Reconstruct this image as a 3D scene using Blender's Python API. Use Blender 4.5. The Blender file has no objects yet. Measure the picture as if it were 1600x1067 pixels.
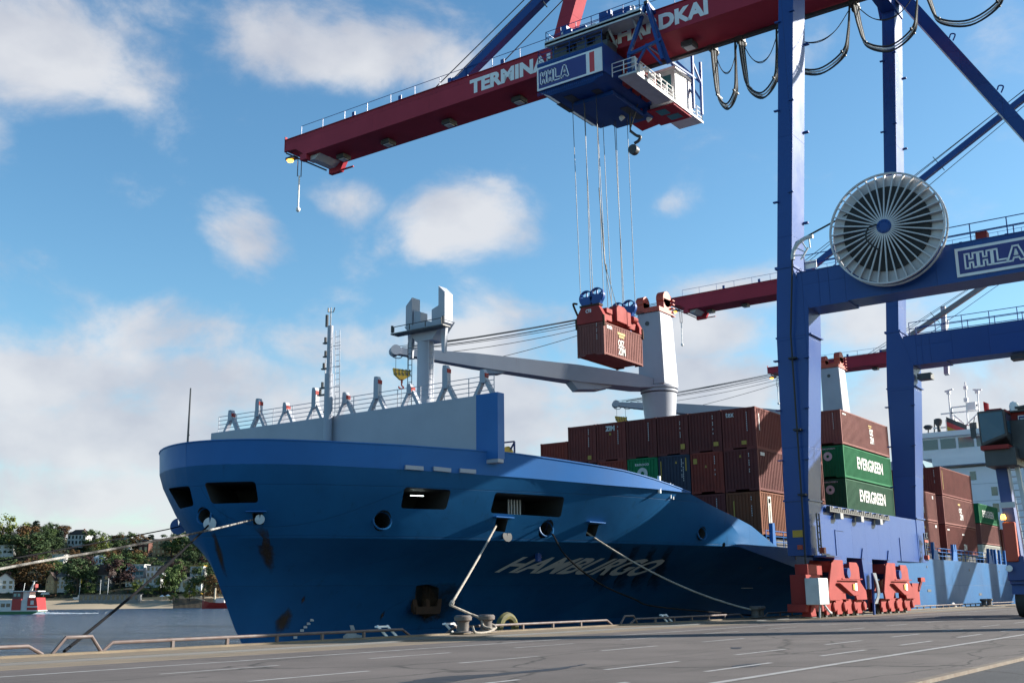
import bpy, bmesh, math, random
from mathutils import Vector, Matrix, noise

random.seed(11)
scene = bpy.context.scene
C = scene.collection
R = math.radians

# ------------------------------------------------------------------ camera
# World axes: x runs along the quay (away to the right), y runs across the
# water, z is up.  z = 0 is the quay surface.
EYE = Vector((0.0, 0.0, 1.35))
F_PX, PITCH, ROLL, YAW = 1718.43, 0.2280649, -0.0111415, 0.6201538
_fwd = Vector((math.cos(YAW), math.sin(YAW), 0))
_rgt = Vector((math.sin(YAW), -math.cos(YAW), 0))
_up = Vector((0, 0, 1))
FWD = _fwd * math.cos(PITCH) + _up * math.sin(PITCH)
_u2 = _up * math.cos(PITCH) - _fwd * math.sin(PITCH)
RGT = _rgt * math.cos(ROLL) + _u2 * math.sin(ROLL)
UPV = _u2 * math.cos(ROLL) - _rgt * math.sin(ROLL)
cam_d = bpy.data.cameras.new('camera')
cam = bpy.data.objects.new('camera', cam_d)
C.objects.link(cam)
cam.matrix_world = Matrix(((RGT.x, UPV.x, -FWD.x, EYE.x), (RGT.y, UPV.y, -FWD.y, EYE.y),
                           (RGT.z, UPV.z, -FWD.z, EYE.z), (0, 0, 0, 1)))
cam_d.sensor_width = 36
cam_d.lens = F_PX / 1600 * 36
cam_d.clip_start = 0.3
cam_d.clip_end = 9000
scene.camera = cam


def ray(x, y):
    """direction of a sight line of the survey photograph (1600 x 1067)"""
    return (RGT * ((x - 800) / F_PX) - UPV * ((y - 533.5) / F_PX) + FWD)


def PX(x, y, u):
    d = ray(x, y)
    return EYE + d * ((u - EYE.x) / d.x)


def PY(x, y, v):
    d = ray(x, y)
    return EYE + d * ((v - EYE.y) / d.y)


def PZ(x, y, z):
    d = ray(x, y)
    return EYE + d * ((z - EYE.z) / d.z)


# ------------------------------------------------------------------ world, sun
SUN_EL = R(22)
SUN_AZ = Vector((0.722, -0.692, 0)).normalized()
SUN = SUN_AZ * math.cos(SUN_EL) + Vector((0, 0, math.sin(SUN_EL)))
scene.view_settings.view_transform = 'Standard'
scene.view_settings.look = 'None'
scene.view_settings.exposure = 1.2
scene.view_settings.gamma = 1
world = bpy.data.worlds.new('World')
scene.world = world
world.use_nodes = True
wt = world.node_tree
wt.nodes.clear()


def wn(kind, **kw):
    n = wt.nodes.new(kind)
    for k, v in kw.items():
        setattr(n, k, v)
    return n


def wl(a, b):
    wt.links.new(a, b)


w_out = wn('ShaderNodeOutputWorld')
w_bg = wn('ShaderNodeBackground')
w_bg.inputs['Strength'].default_value = 0.09
sky = wn('ShaderNodeTexSky')
sky.sky_type = 'NISHITA'
sky.sun_disc = False
sky.sun_elevation = SUN_EL
sky.sun_rotation = math.atan2(SUN_AZ.x, SUN_AZ.y)
sky.altitude = 0
sky.air_density = 1.0
sky.dust_density = 0.6
sky.ozone_density = 2.0
w_tc = wn('ShaderNodeTexCoord')
DIRV = w_tc.outputs['Generated']


def wmath(op, a, b=None, c=None, clamp=False):
    n = wn('ShaderNodeMath', operation=op)
    n.use_clamp = clamp
    for i, q in enumerate((a, b, c)):
        if q is None:
            continue
        if isinstance(q, (int, float)):
            n.inputs[i].default_value = q
        else:
            wl(q, n.inputs[i])
    return n.outputs[0]


# clouds: each is a soft patch of sky given by its bearing, its width and its
# height (in degrees of arc), broken up by fractal noise.
# (x, y, half-width, half-height, weight)
CLOUDS = [
    (95, 95, 150, 85, 1.0), (190, 150, 80, 45, .8), (30, 40, 90, 60, .7),
    (560, 70, 210, 80, .95), (690, 100, 120, 60, .85), (400, 40, 110, 60, .6), (390, 170, 60, 40, .38), (260, 20, 120, 50, .45),
    (382, 362, 66, 62, .85), (540, 312, 85, 42, .78), (720, 345, 120, 58, 1.0), (800, 330, 60, 40, .55),
    (200, 300, 50, 35, .35), (30, 280, 60, 40, .3),
    (250, 525, 190, 62, .8), (80, 590, 220, 85, 1.0), (300, 600, 260, 80, 1.0), (480, 545, 180, 62, .75),
    (620, 520, 120, 50, .5), (120, 690, 320, 75, 1.05), (60, 770, 360, 60, 1.05), (330, 780, 300, 70, 1.05), (150, 850, 500, 50, 1.1), (20, 640, 120, 50, .8),
    (760, 530, 160, 75, .85), (880, 510, 140, 60, .8), (800, 640, 220, 90, 1.0), (560, 650, 200, 90, .9),
    (1150, 455, 130, 45, .85), (1110, 525, 140, 60, .9), (1330, 520, 200, 60, .9), (1130, 600, 200, 70, 1.0), (1050, 320, 40, 24, .42),
    (1500, 640, 260, 110, 1.1), (1360, 250, 160, 70, .3), (1560, 60, 90, 90, .35), (1250, 90, 80, 60, .45), (1060, 170, 80, 50, .3),
    (960, 60, 160, 70, .45), (1560, 330, 120, 120, .32), (1450, 440, 180, 60, .5),
    (-200, 200, 160, 90, .9), (-350, 500, 260, 120, 1.0), (1900, 500, 260, 120, 1.0), (1850, 200, 170, 80, .7), (700, -300, 330, 120, .9), (1500, -250, 260, 90, .8),
]
w_noise = wn('ShaderNodeTexNoise')
w_map = wn('ShaderNodeMapping')
w_map.inputs['Scale'].default_value = (1.0, 1.0, 1.5)
wl(DIRV, w_map.inputs['Vector'])
wl(w_map.outputs[0], w_noise.inputs['Vector'])
w_noise.inputs['Scale'].default_value = 8.5
w_noise.inputs['Detail'].default_value = 12
w_noise.inputs['Roughness'].default_value = 0.6
w_noise.inputs['Distortion'].default_value = 0.25
cover = None
for (cx, cy, hw, hh, wgt) in CLOUDS:
    d = ray(cx, cy).normalized()
    side = Vector((d.y, -d.x, 0)).normalized()
    upd = side.cross(d).normalized()
    a, b = hw / F_PX, hh / F_PX
    n1 = wn('ShaderNodeVectorMath', operation='DOT_PRODUCT')
    wl(DIRV, n1.inputs[0])
    n1.inputs[1].default_value = side / a
    n2 = wn('ShaderNodeVectorMath', operation='DOT_PRODUCT')
    wl(DIRV, n2.inputs[0])
    n2.inputs[1].default_value = upd / b
    n3 = wn('ShaderNodeVectorMath', operation='DOT_PRODUCT')
    wl(DIRV, n3.inputs[0])
    n3.inputs[1].default_value = d
    q = wmath('ADD', wmath('MULTIPLY', n1.outputs['Value'], n1.outputs['Value']),
              wmath('MULTIPLY', n2.outputs['Value'], n2.outputs['Value']))
    g = wmath('MULTIPLY', wmath('EXPONENT', wmath('MULTIPLY', q, -0.8)), wgt)
    g = wmath('MULTIPLY', g, wmath('GREATER_THAN', n3.outputs['Value'], 0.2))
    cover = g if cover is None else wmath('MAXIMUM', cover, g)
# density = smooth( cover + noise )
dens = wmath('ADD', cover, wmath('MULTIPLY', wmath('SUBTRACT', w_noise.outputs['Fac'], 0.5), 1.9))
w_mr = wn('ShaderNodeMapRange')
w_mr.interpolation_type = 'SMOOTHERSTEP'
wl(dens, w_mr.inputs['Value'])
w_mr.inputs['From Min'].default_value = 0.22
w_mr.inputs['From Max'].default_value = 1.0
# a second, finer noise shades the cloud bodies a little
w_n2 = wn('ShaderNodeTexNoise')
wl(w_map.outputs[0], w_n2.inputs['Vector'])
w_n2.inputs['Scale'].default_value = 9
w_n2.inputs['Detail'].default_value = 5
w_cr = wn('ShaderNodeMix', data_type='RGBA')
w_r2 = wn('ShaderNodeMapRange')
w_r2.inputs['From Min'].default_value = 0.36
w_r2.inputs['From Max'].default_value = 0.62
wl(w_n2.outputs['Fac'], w_r2.inputs['Value'])
wl(w_r2.outputs[0], w_cr.inputs['Factor'])
w_cr.inputs['A'].default_value = (2.75, 2.9, 3.3, 1)
w_cr.inputs['B'].default_value = (3.8, 3.87, 4.05, 1)
w_mix = wn('ShaderNodeMix', data_type='RGBA')
w_fac = wmath('MULTIPLY', w_mr.outputs[0], 0.93)
wl(w_fac, w_mix.inputs['Factor'])
w_hsv = wn('ShaderNodeHueSaturation')
w_hsv.inputs['Saturation'].default_value = 1.2
w_hsv.inputs['Value'].default_value = 1.0
wl(sky.outputs['Color'], w_hsv.inputs['Color'])
w_tint = wn('ShaderNodeMix', data_type='RGBA', blend_type='MULTIPLY')
w_tint.inputs['Factor'].default_value = 1.0
w_tint.inputs['B'].default_value = (0.94, 1.04, 0.98, 1)
wl(w_hsv.outputs['Color'], w_tint.inputs['A'])
wl(w_tint.outputs['Result'], w_mix.inputs['A'])
wl(w_cr.outputs['Result'], w_mix.inputs['B'])
wl(w_mix.outputs['Result'], w_bg.inputs['Color'])
wl(w_bg.outputs[0], w_out.inputs['Surface'])

sun_d = bpy.data.lights.new('sun', 'SUN')
sun_d.energy = 5.0
sun_d.angle = R(0.5)
sun_d.color = (1.0, 0.94, 0.84)
sun_o = bpy.data.objects.new('sun', sun_d)
C.objects.link(sun_o)
sun_o.location = (100, -80, 120)
sun_o.rotation_euler = SUN.to_track_quat('Z', 'Y').to_euler()

# ------------------------------------------------------------------ helpers


class MB:
    """collects geometry (world coordinates) for one mesh object"""

    def __init__(self):
        self.v, self.f, self.m, self.s = [], [], [], []

    def add(self, verts, faces, mi=0, smooth=False):
        o = len(self.v)
        self.v += [tuple(p) for p in verts]
        for f in faces:
            self.f.append([i + o for i in f])
            self.m.append(mi)
            self.s.append(smooth)
        return self

    def box(self, a, b, mi=0):
        x0, x1 = sorted((a[0], b[0]))
        y0, y1 = sorted((a[1], b[1]))
        z0, z1 = sorted((a[2], b[2]))
        vs = [(x0, y0, z0), (x1, y0, z0), (x1, y1, z0), (x0, y1, z0), (x0, y0, z1), (x1, y0, z1), (x1, y1, z1), (x0, y1, z1)]
        return self.add(vs, [(0, 3, 2, 1), (4, 5, 6, 7), (0, 1, 5, 4), (1, 2, 6, 5), (2, 3, 7, 6), (3, 0, 4, 7)], mi)

    def prism(self, poly, ext, mi=0):
        """polygon (3-D points) pushed along the vector ext"""
        ext = Vector(ext)
        n = len(poly)
        p = [Vector(q) for q in poly]
        nrm = Vector((0, 0, 0))
        for i in range(n):
            a, b = p[i], p[(i + 1) % n]
            nrm += a.cross(b)
        if nrm.dot(ext) > 0:
            p.reverse()
        vs = p + [q + ext for q in p]
        fs = [list(range(n)), list(range(2 * n - 1, n - 1, -1))]
        for i in range(n):
            j = (i + 1) % n
            fs.append((j, i, i + n, j + n))
        return self.add(vs, fs, mi)

    def bar(self, a, b, w, h=None, mi=0, up=(0, 0, 1)):
        """box beam from a to b; w across, h along 'up'"""
        h = w if h is None else h
        a, b = Vector(a), Vector(b)
        d = (b - a).normalized()
        upv = Vector(up)
        if abs(d.dot(upv)) > 0.98:
            upv = Vector((0, 1, 0)) if abs(d.y) < 0.9 else Vector((1, 0, 0))
        s = d.cross(upv).normalized()
        t = s.cross(d).normalized()
        s, t = s * w / 2, t * h / 2
        vs = [a - s - t, a + s - t, a + s + t, a - s + t, b - s - t, b + s - t, b + s + t, b - s + t]
        return self.add(vs, [(0, 1, 2, 3), (7, 6, 5, 4), (0, 4, 5, 1), (1, 5, 6, 2), (2, 6, 7, 3), (3, 7, 4, 0)], mi)

    def tube(self, pts, r, n=6, mi=0, cap=True):
        pts = [Vector(p) for p in pts]
        rs = r if isinstance(r, (list, tuple)) else [r] * len(pts)
        rings = []
        prev = None
        for i, p in enumerate(pts):
            d = (pts[min(i + 1, len(pts) - 1)] - pts[max(i - 1, 0)]).normalized()
            if prev is None:
                ref = Vector((0, 0, 1)) if abs(d.z) < 0.9 else Vector((1, 0, 0))
                s = d.cross(ref).normalized()
            else:
                s = (prev - d * prev.dot(d)).normalized()
            prev = s
            t = d.cross(s)
            rings.append([p + (s * math.cos(2 * math.pi * k / n) + t * math.sin(2 * math.pi * k / n)) * rs[i] for k in range(n)])
        vs = [q for rg in rings for q in rg]
        fs = []
        for i in range(len(pts) - 1):
            for k in range(n):
                l = (k + 1) % n
                fs.append((i * n + k, i * n + l, (i + 1) * n + l, (i + 1) * n + k))
        self.add(vs, fs, mi, True)
        if cap:
            self.add(rings[0], [list(range(n - 1, -1, -1))], mi)
            self.add(rings[-1], [list(range(n))], mi)
        return self

    def lathe(self, base, axis, prof, n=24, mi=0):
        """prof: list of (radius, distance along axis)"""
        base, ax = Vector(base), Vector(axis).normalized()
        ref = Vector((0, 0, 1)) if abs(ax.z) < 0.9 else Vector((1, 0, 0))
        s = ax.cross(ref).normalized()
        t = ax.cross(s)
        vs, fs = [], []
        for (r, d) in prof:
            for k in range(n):
                a = 2 * math.pi * k / n
                vs.append(base + ax * d + (s * math.cos(a) + t * math.sin(a)) * r)
        for i in range(len(prof) - 1):
            for k in range(n):
                l = (k + 1) % n
                fs.append((i * n + k, i * n + l, (i + 1) * n + l, (i + 1) * n + k))
        self.add(vs, fs, mi, True)
        self.add(vs[:n], [list(range(n - 1, -1, -1))], mi)
        self.add(vs[-n:], [list(range(n))], mi)
        return self

    def pieces(self):
        """groups of faces that stand clear of one another"""
        n = len(self.v)
        root = list(range(n))

        def find(i):
            while root[i] != i:
                root[i] = root[root[i]]
                i = root[i]
            return i
        for f in self.f:
            a = find(f[0])
            for i in f[1:]:
                root[find(i)] = a
        isl = {}
        for f in range(len(self.f)):
            isl.setdefault(find(self.f[f][0]), []).append(f)
        keys = list(isl)
        if len(keys) < 2 or len(keys) > 400:
            return None
        bx = []
        for k in keys:
            P = [self.v[i] for f in isl[k] for i in self.f[f]]
            lo = [min(p[a] for p in P) for a in range(3)]
            hi = [max(p[a] for p in P) for a in range(3)]
            bx.append((lo, hi, max(h - l for l, h in zip(lo, hi))))
        g = list(range(len(keys)))

        def fg(i):
            while g[i] != i:
                i = g[i]
            return i
        for i in range(len(keys)):
            for j in range(i + 1, len(keys)):
                d = math.sqrt(sum(max(0, bx[i][0][a] - bx[j][1][a], bx[j][0][a] - bx[i][1][a]) ** 2 for a in range(3)))
                if d <= max(.02, .5 * max(bx[i][2], bx[j][2])):
                    g[fg(i)] = fg(j)
        grp = {}
        for i, k in enumerate(keys):
            grp.setdefault(fg(i), []).extend(isl[k])
        return [sorted(q) for q in grp.values()] if len(grp) > 1 else None

    def build(self, name, mats, parent=None, origin=None, sharp=35, bevel=0):
        if parent is not None and name not in ('cutter', 'hull', 'crown', 'trunk', 'serial_number', 'ship_name', 'frame'):
            ps = self.pieces()
            if ps and len(ps) <= 60:
                out = []
                for q in ps:
                    m_ = MB()
                    mp = {}
                    for f in q:
                        m_.f.append([mp.setdefault(i, len(mp)) for i in self.f[f]])
                        m_.m.append(self.m[f])
                        m_.s.append(self.s[f])
                    m_.v = [self.v[i] for i in mp]
                    o_ = m_._build(name, mats, parent, origin, sharp, bevel)
                    fix(o_.data)
                    out.append(o_)
                return out[0]
        return self._build(name, mats, parent, origin, sharp, bevel)

    def _build(self, name, mats, parent=None, origin=None, sharp=35, bevel=0):
        me = bpy.data.meshes.new(name)
        o = Vector(origin) if origin is not None else (Vector(parent['_org']) if parent is not None else Vector((0, 0, 0)))
        me.from_pydata([(a - o.x, b - o.y, c - o.z) for a, b, c in self.v], [], self.f)
        if not isinstance(mats, (list, tuple)):
            mats = [mats]
        for m in mats:
            me.materials.append(m)
        me.polygons.foreach_set('material_index', self.m)
        me.polygons.foreach_set('use_smooth', [True] * len(self.f) if any(self.s) else [False] * len(self.f))
        me.update()
        if any(self.s):
            me.set_sharp_from_angle(angle=R(sharp))
        ob = bpy.data.objects.new(name, me)
        C.objects.link(ob)
        ob['_org'] = tuple(o)
        if parent is not None:
            ob.parent = parent
        else:
            ob.location = o
        if bevel:
            md = ob.modifiers.new('bevel', 'BEVEL')
            md.width = bevel
            md.segments = 1
            md.limit_method = 'ANGLE'
        return ob


def tag(o, label, cat, group=None):
    o['label'] = label
    o['category'] = cat
    if group:
        o['group'] = group
    return o


def struct(o):
    o['kind'] = 'structure'
    return o


def thing(name, loc, label, cat, group=None):
    o = bpy.data.objects.new(name, None)
    C.objects.link(o)
    o.location = loc
    o['_org'] = tuple(loc)
    o.empty_display_size = 0.5
    return tag(o, label, cat, group)


def copy_tree(o, parent=None):
    c = o.copy()
    C.objects.link(c)
    c.parent = parent
    for ch in list(o.children):
        copy_tree(ch, c)
    return c


def curve_pts(ctrl, n=10):
    """Catmull-Rom through the control points"""
    p = [Vector(q) for q in ctrl]
    p = [p[0] * 2 - p[1]] + p + [p[-1] * 2 - p[-2]]
    out = []
    for i in range(1, len(p) - 2):
        for k in range(n):
            t = k / n
            a, b, c, d = p[i - 1], p[i], p[i + 1], p[i + 2]
            out.append(0.5 * ((2 * b) + (c - a) * t + (2 * a - 5 * b + 4 * c - d) * t * t + (3 * b - a - 3 * c + d) * t ** 3))
    out.append(p[-2])
    return out


def sag(a, b, drop, n=14):
    a, b = Vector(a), Vector(b)
    return [a.lerp(b, i / n) - Vector((0, 0, 4 * drop * (i / n) * (1 - i / n))) for i in range(n + 1)]


# ------------------------------------------------------------------ materials
MATS = {}


def mat(name, col, rough=0.5, metal=0.0, dirt=0.25, dcol=None, scale=0.6, bump=0.0, bscale=20, streak=0.0, scol=(0.16, 0.07, 0.03), spec=0.5, coat=0.0, fleck=0.0, plates=None, mott=0.0):
    """painted or mineral surface: base colour broken by large soft variation,
    grime patches and, if asked, vertical rust streaks and small chips"""
    if name in MATS:
        return MATS[name]
    m = bpy.data.materials.new(name)
    m.use_nodes = True
    nt = m.node_tree
    N, L = nt.nodes, nt.links
    bs = N['Principled BSDF']
    bs.inputs['Roughness'].default_value = rough
    bs.inputs['Metallic'].default_value = metal
    bs.inputs['Specular IOR Level'].default_value = spec
    bs.inputs['Coat Weight'].default_value = coat
    tc = N.new('ShaderNodeTexCoord')
    n1 = N.new('ShaderNodeTexNoise')
    n1.inputs['Scale'].default_value = scale
    n1.inputs['Detail'].default_value = 7
    n1.inputs['Roughness'].default_value = 0.62
    L.new(tc.outputs['Object'], n1.inputs['Vector'])
    r1 = N.new('ShaderNodeMapRange')
    r1.inputs['From Min'].default_value = 0.35
    r1.inputs['From Max'].default_value = 0.75
    L.new(n1.outputs['Fac'], r1.inputs['Value'])
    mx = N.new('ShaderNodeMix')
    mx.data_type = 'RGBA'
    mx.inputs['A'].default_value = (*col, 1)
    d = dcol if dcol else tuple(c * 0.55 + 0.012 for c in col)
    mx.inputs['B'].default_value = (*d, 1)
    ml = N.new('ShaderNodeMath')
    ml.operation = 'MULTIPLY'
    L.new(r1.outputs[0], ml.inputs[0])
    ml.inputs[1].default_value = dirt * 2
    ml.use_clamp = True
    L.new(ml.outputs[0], mx.inputs['Factor'])
    out = mx.outputs['Result']
    if streak > 0:
        mp = N.new('ShaderNodeMapping')
        mp.inputs['Scale'].default_value = (1.6, 1.6, 0.09)
        L.new(tc.outputs['Object'], mp.inputs['Vector'])
        n2 = N.new('ShaderNodeTexNoise')
        n2.inputs['Scale'].default_value = 1.0
        n2.inputs['Detail'].default_value = 6
        n2.inputs['Roughness'].default_value = 0.7
        L.new(mp.outputs[0], n2.inputs['Vector'])
        r2 = N.new('ShaderNodeMapRange')
        r2.inputs['From Min'].default_value = 0.66 - 0.12 * streak
        r2.inputs['From Max'].default_value = 0.84
        L.new(n2.outputs['Fac'], r2.inputs['Value'])
        m3 = N.new('ShaderNodeMath')
        m3.operation = 'MULTIPLY'
        L.new(r2.outputs[0], m3.inputs[0])
        m3.inputs[1].default_value = min(1, 0.5 + streak * .5)
        m2 = N.new('ShaderNodeMix')
        m2.data_type = 'RGBA'
        L.new(m3.outputs[0], m2.inputs['Factor'])
        L.new(out, m2.inputs['A'])
        m2.inputs['B'].default_value = (*scol, 1)
        out = m2.outputs['Result']
    if fleck > 0:
        n3 = N.new('ShaderNodeTexNoise')
        n3.inputs['Scale'].default_value = 2.2
        n3.inputs['Detail'].default_value = 9
        n3.inputs['Roughness'].default_value = 0.75
        L.new(tc.outputs['Object'], n3.inputs['Vector'])
        r3 = N.new('ShaderNodeMapRange')
        r3.inputs['From Min'].default_value = 0.70 - 0.06 * fleck
        r3.inputs['From Max'].default_value = 0.76 - 0.04 * fleck
        L.new(n3.outputs['Fac'], r3.inputs['Value'])
        m4 = N.new('ShaderNodeMix')
        m4.data_type = 'RGBA'
        L.new(r3.outputs[0], m4.inputs['Factor'])
        L.new(out, m4.inputs['A'])
        m4.inputs['B'].default_value = (*scol, 1)
        out = m4.outputs['Result']
    height = None
    if plates:
        pw, ph, vert, depth = plates
        sx = N.new('ShaderNodeSeparateXYZ')
        L.new(tc.outputs['Object'], sx.inputs[0])
        cb = N.new('ShaderNodeCombineXYZ')
        sm_ = N.new('ShaderNodeMath')
        sm_.operation = 'ADD'
        L.new(sx.outputs['X'], sm_.inputs[0])
        L.new(sx.outputs['Y'], sm_.inputs[1])
        L.new(sx.outputs['Z'] if vert else sm_.outputs[0], cb.inputs['X'])
        L.new(sm_.outputs[0] if vert else sx.outputs['Z'], cb.inputs['Y'])
        bk = N.new('ShaderNodeTexBrick')
        L.new(cb.outputs[0], bk.inputs['Vector'])
        bk.inputs['Scale'].default_value = 1.0
        bk.inputs['Brick Width'].default_value = pw
        bk.inputs['Row Height'].default_value = ph
        bk.inputs['Mortar Size'].default_value = 0.018
        bk.inputs['Mortar Smooth'].default_value = 0.6
        bk.inputs['Color1'].default_value = (1, 1, 1, 1)
        bk.inputs['Color2'].default_value = (.86, .87, .89, 1)
        bk.inputs['Mortar'].default_value = (.72, .72, .74, 1)
        mb_ = N.new('ShaderNodeMix')
        mb_.data_type = 'RGBA'
        mb_.blend_type = 'MULTIPLY'
        mb_.inputs['Factor'].default_value = 1
        L.new(out, mb_.inputs['A'])
        L.new(bk.outputs['Color'], mb_.inputs['B'])
        out = mb_.outputs['Result']
        height = bk.outputs['Fac']
    L.new(out, bs.inputs['Base Color'])
    rr = N.new('ShaderNodeMapRange')
    L.new(n1.outputs['Fac'], rr.inputs['Value'])
    rr.inputs['To Min'].default_value = max(0.05, rough - 0.12)
    rr.inputs['To Max'].default_value = min(1, rough + 0.15)
    L.new(rr.outputs[0], bs.inputs['Roughness'])
    if bump > 0:
        nb = N.new('ShaderNodeTexNoise')
        nb.inputs['Scale'].default_value = bscale
        nb.inputs['Detail'].default_value = 4
        L.new(tc.outputs['Object'], nb.inputs['Vector'])
        b = N.new('ShaderNodeBump')
        b.inputs['Strength'].default_value = bump
        b.inputs['Distance'].default_value = 0.05
        L.new(nb.outputs['Fac'], b.inputs['Height'])
        nrm = b.outputs[0]
        if height is not None:
            b2 = N.new('ShaderNodeBump')
            b2.inputs['Strength'].default_value = 0.6
            b2.inputs['Distance'].default_value = 0.02
            b2.invert = True
            L.new(height, b2.inputs['Height'])
            L.new(nrm, b2.inputs['Normal'])
            nrm = b2.outputs[0]
        L.new(nrm, bs.inputs['Normal'])
    MATS[name] = m
    return m


def glass(name, col, rough=0.06):
    if name in MATS:
        return MATS[name]
    m = bpy.data.materials.new(name)
    m.use_nodes = True
    b = m.node_tree.nodes['Principled BSDF']
    b.inputs['Base Color'].default_value = (*col, 1)
    b.inputs['Roughness'].default_value = rough
    b.inputs['Specular IOR Level'].default_value = 0.9
    MATS[name] = m
    return m


def lamp_mat(name, col, power):
    m = bpy.data.materials.new(name)
    m.use_nodes = True
    b = m.node_tree.nodes['Principled BSDF']
    b.inputs['Base Color'].default_value = (*col, 1)
    b.inputs['Emission Color'].default_value = (*col, 1)
    b.inputs['Emission Strength'].default_value = power
    MATS[name] = m
    return m


CRANE_BLUE = mat('crane_blue_paint', (0.013, 0.062, 0.25), 0.33, spec=0.28, dirt=0.12, scale=0.25, streak=0.15, scol=(0.03, 0.045, 0.10), bump=0.08, bscale=1.5, plates=(6.5, 2.6, True, 1))
CRANE_RED = mat('crane_red_paint', (0.40, 0.038, 0.062), 0.6, spec=0.15, dirt=0.2, scale=0.3, streak=0.2, scol=(0.2, 0.03, 0.04), bump=0.08, bscale=1.5, plates=(7.0, 3.1, False, 1))
BOGIE_RED = mat('bogie_red_paint', (0.30, 0.036, 0.032), 0.65, spec=0.2, dirt=0.3, scale=0.9, streak=0.3, scol=(0.16, 0.05, 0.035))
ORANGE_RED = mat('orange_red_paint', (0.45, 0.05, 0.02), 0.45, dirt=0.2, scale=0.8, streak=0.2)
HULL_BLUE = mat('hull_blue_paint', (0.014, 0.108, 0.27), 0.45, spec=0.16, dirt=0.4, dcol=(0.010, 0.072, 0.19), scale=0.3, streak=0.55, scol=(0.010, 0.04, 0.09), bump=0.3, bscale=0.7, plates=(9.0, 2.3, False, 1))
BULWARK_BLUE = mat('bulwark_blue_paint', (0.018, 0.125, 0.37), 0.45, spec=0.2, dirt=0.2, scale=0.3, streak=0.2, scol=(0.02, 0.07, 0.16))
SHIP_GREY = mat('ship_grey_paint', (0.36, 0.38, 0.44), 0.5, spec=0.25, dirt=0.25, dcol=(0.27, 0.29, 0.33), scale=0.35, streak=0.35, scol=(0.25, 0.22, 0.20))
SHIP_WHITE = mat('ship_white_paint', (0.84, 0.85, 0.86), 0.5, dirt=0.06, scale=0.4, streak=0.2, scol=(0.45, 0.42, 0.38))
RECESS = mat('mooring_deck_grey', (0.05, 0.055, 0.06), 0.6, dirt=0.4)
LIGHT_GREY = mat('light_grey_steel', (0.55, 0.57, 0.58), 0.5, dirt=0.25, scale=1.2)
WHITE = mat('white_paint', (0.80, 0.80, 0.80), 0.5, dirt=0.12, scale=1.5)
DIMWHITE = mat('worn_white_paint', (0.55, 0.56, 0.57), 0.6, dirt=0.45, scale=2.0)
SIGN_BLUE = mat('sign_navy_paint', (0.022, 0.032, 0.19), 0.5, dirt=0.08)
SIGN_RED = mat('sign_red_paint', (0.55, 0.04, 0.045), 0.5, dirt=0.08)
BLACK = mat('black_rubber', (0.018, 0.018, 0.02), 0.7, dirt=0.3, dcol=(0.05, 0.05, 0.05), scale=3)
DARK = mat('dark_steel', (0.05, 0.052, 0.058), 0.5, dirt=0.3, scale=2)
RUST = mat('rusty_steel', (0.075, 0.038, 0.024), 0.85, spec=0.2, dirt=0.5, scale=2, bump=0.3)
RAILM = mat('galvanised_rail', (0.13, 0.105, 0.10), 0.55, spec=0.3, dirt=0.5, dcol=(0.10, 0.06, 0.05), scale=3)
YELLOW = mat('yellow_paint', (0.55, 0.33, 0.03), 0.5, dirt=0.2, scale=3)
ROPE_PALE = mat('pale_rope', (0.42, 0.38, 0.33), 0.9, dirt=0.5, dcol=(0.2, 0.17, 0.14), scale=9, bump=0.6, bscale=60)
ROPE_DARK = mat('dark_rope', (0.008, 0.008, 0.010), 0.95, spec=0.08, dirt=0.4, scale=9, bump=0.6, bscale=60)
GLASS_DARK = glass('dark_glass', (0.015, 0.03, 0.045))
GLASS_TEAL = glass('teal_glass', (0.05, 0.22, 0.26), 0.12)
AMBER = lamp_mat('amber_lamp_light', (1.0, 0.38, 0.03), 6)
LAMPW = lamp_mat('tube_lamp_light', (0.85, 1.0, 0.95), 3)


def fix(me):
    bm = bmesh.new()
    bm.from_mesh(me)
    bmesh.ops.recalc_face_normals(bm, faces=bm.faces)
    bm.to_mesh(me)
    bm.free()


def text_geo(txt, bold=0.0, extrude=0.0, shear=0.0):
    """letters as flat mesh: list of verts (x right, y up), faces; width, cap height"""
    cu = bpy.data.curves.new('letters', 'FONT')
    cu.body = txt
    cu.size = 1.0
    cu.offset = bold
    cu.shear = shear
    cu.fill_mode = 'FRONT'
    cu.resolution_u = 3
    ob = bpy.data.objects.new('letters', cu)
    C.objects.link(ob)
    dg = bpy.context.evaluated_depsgraph_get()
    me = bpy.data.meshes.new_from_object(ob.evaluated_get(dg))
    vs = [v.co.copy() for v in me.vertices]
    fs = [list(p.vertices) for p in me.polygons]
    bpy.data.objects.remove(ob)
    bpy.data.curves.remove(cu)
    bpy.data.meshes.remove(me)
    x0, x1 = min(v.x for v in vs), max(v.x for v in vs)
    y0, y1 = min(v.y for v in vs), max(v.y for v in vs)
    # normalise to the unit square
    vs = [((v.x - x0) / (x1 - x0), (v.y - y0) / (y1 - y0)) for v in vs]
    return vs, fs


def lettering(mb, txt, origin, right, up, w, h, bold=0.0, shear=0.0, off=None, mi=0, mapf=None):
    """lay text on a plane: origin = lower left, right/up unit vectors"""
    vs, fs = text_geo(txt, bold, shear=shear)
    o, r, u = Vector(origin), Vector(right), Vector(up)
    nrm = r.cross(u).normalized()
    P = [o + r * (x * w) + u * (y * h) for x, y in vs]
    if mapf:
        P = [mapf(p) for p in P]
    ff = []
    for f in fs:
        a, b, c = P[f[0]], P[f[1]], P[f[2]]
        ff.append(f if (b - a).cross(c - a).dot(nrm) >= 0 else f[::-1])
    mb.add(P, ff, mi)
    return mb


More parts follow.
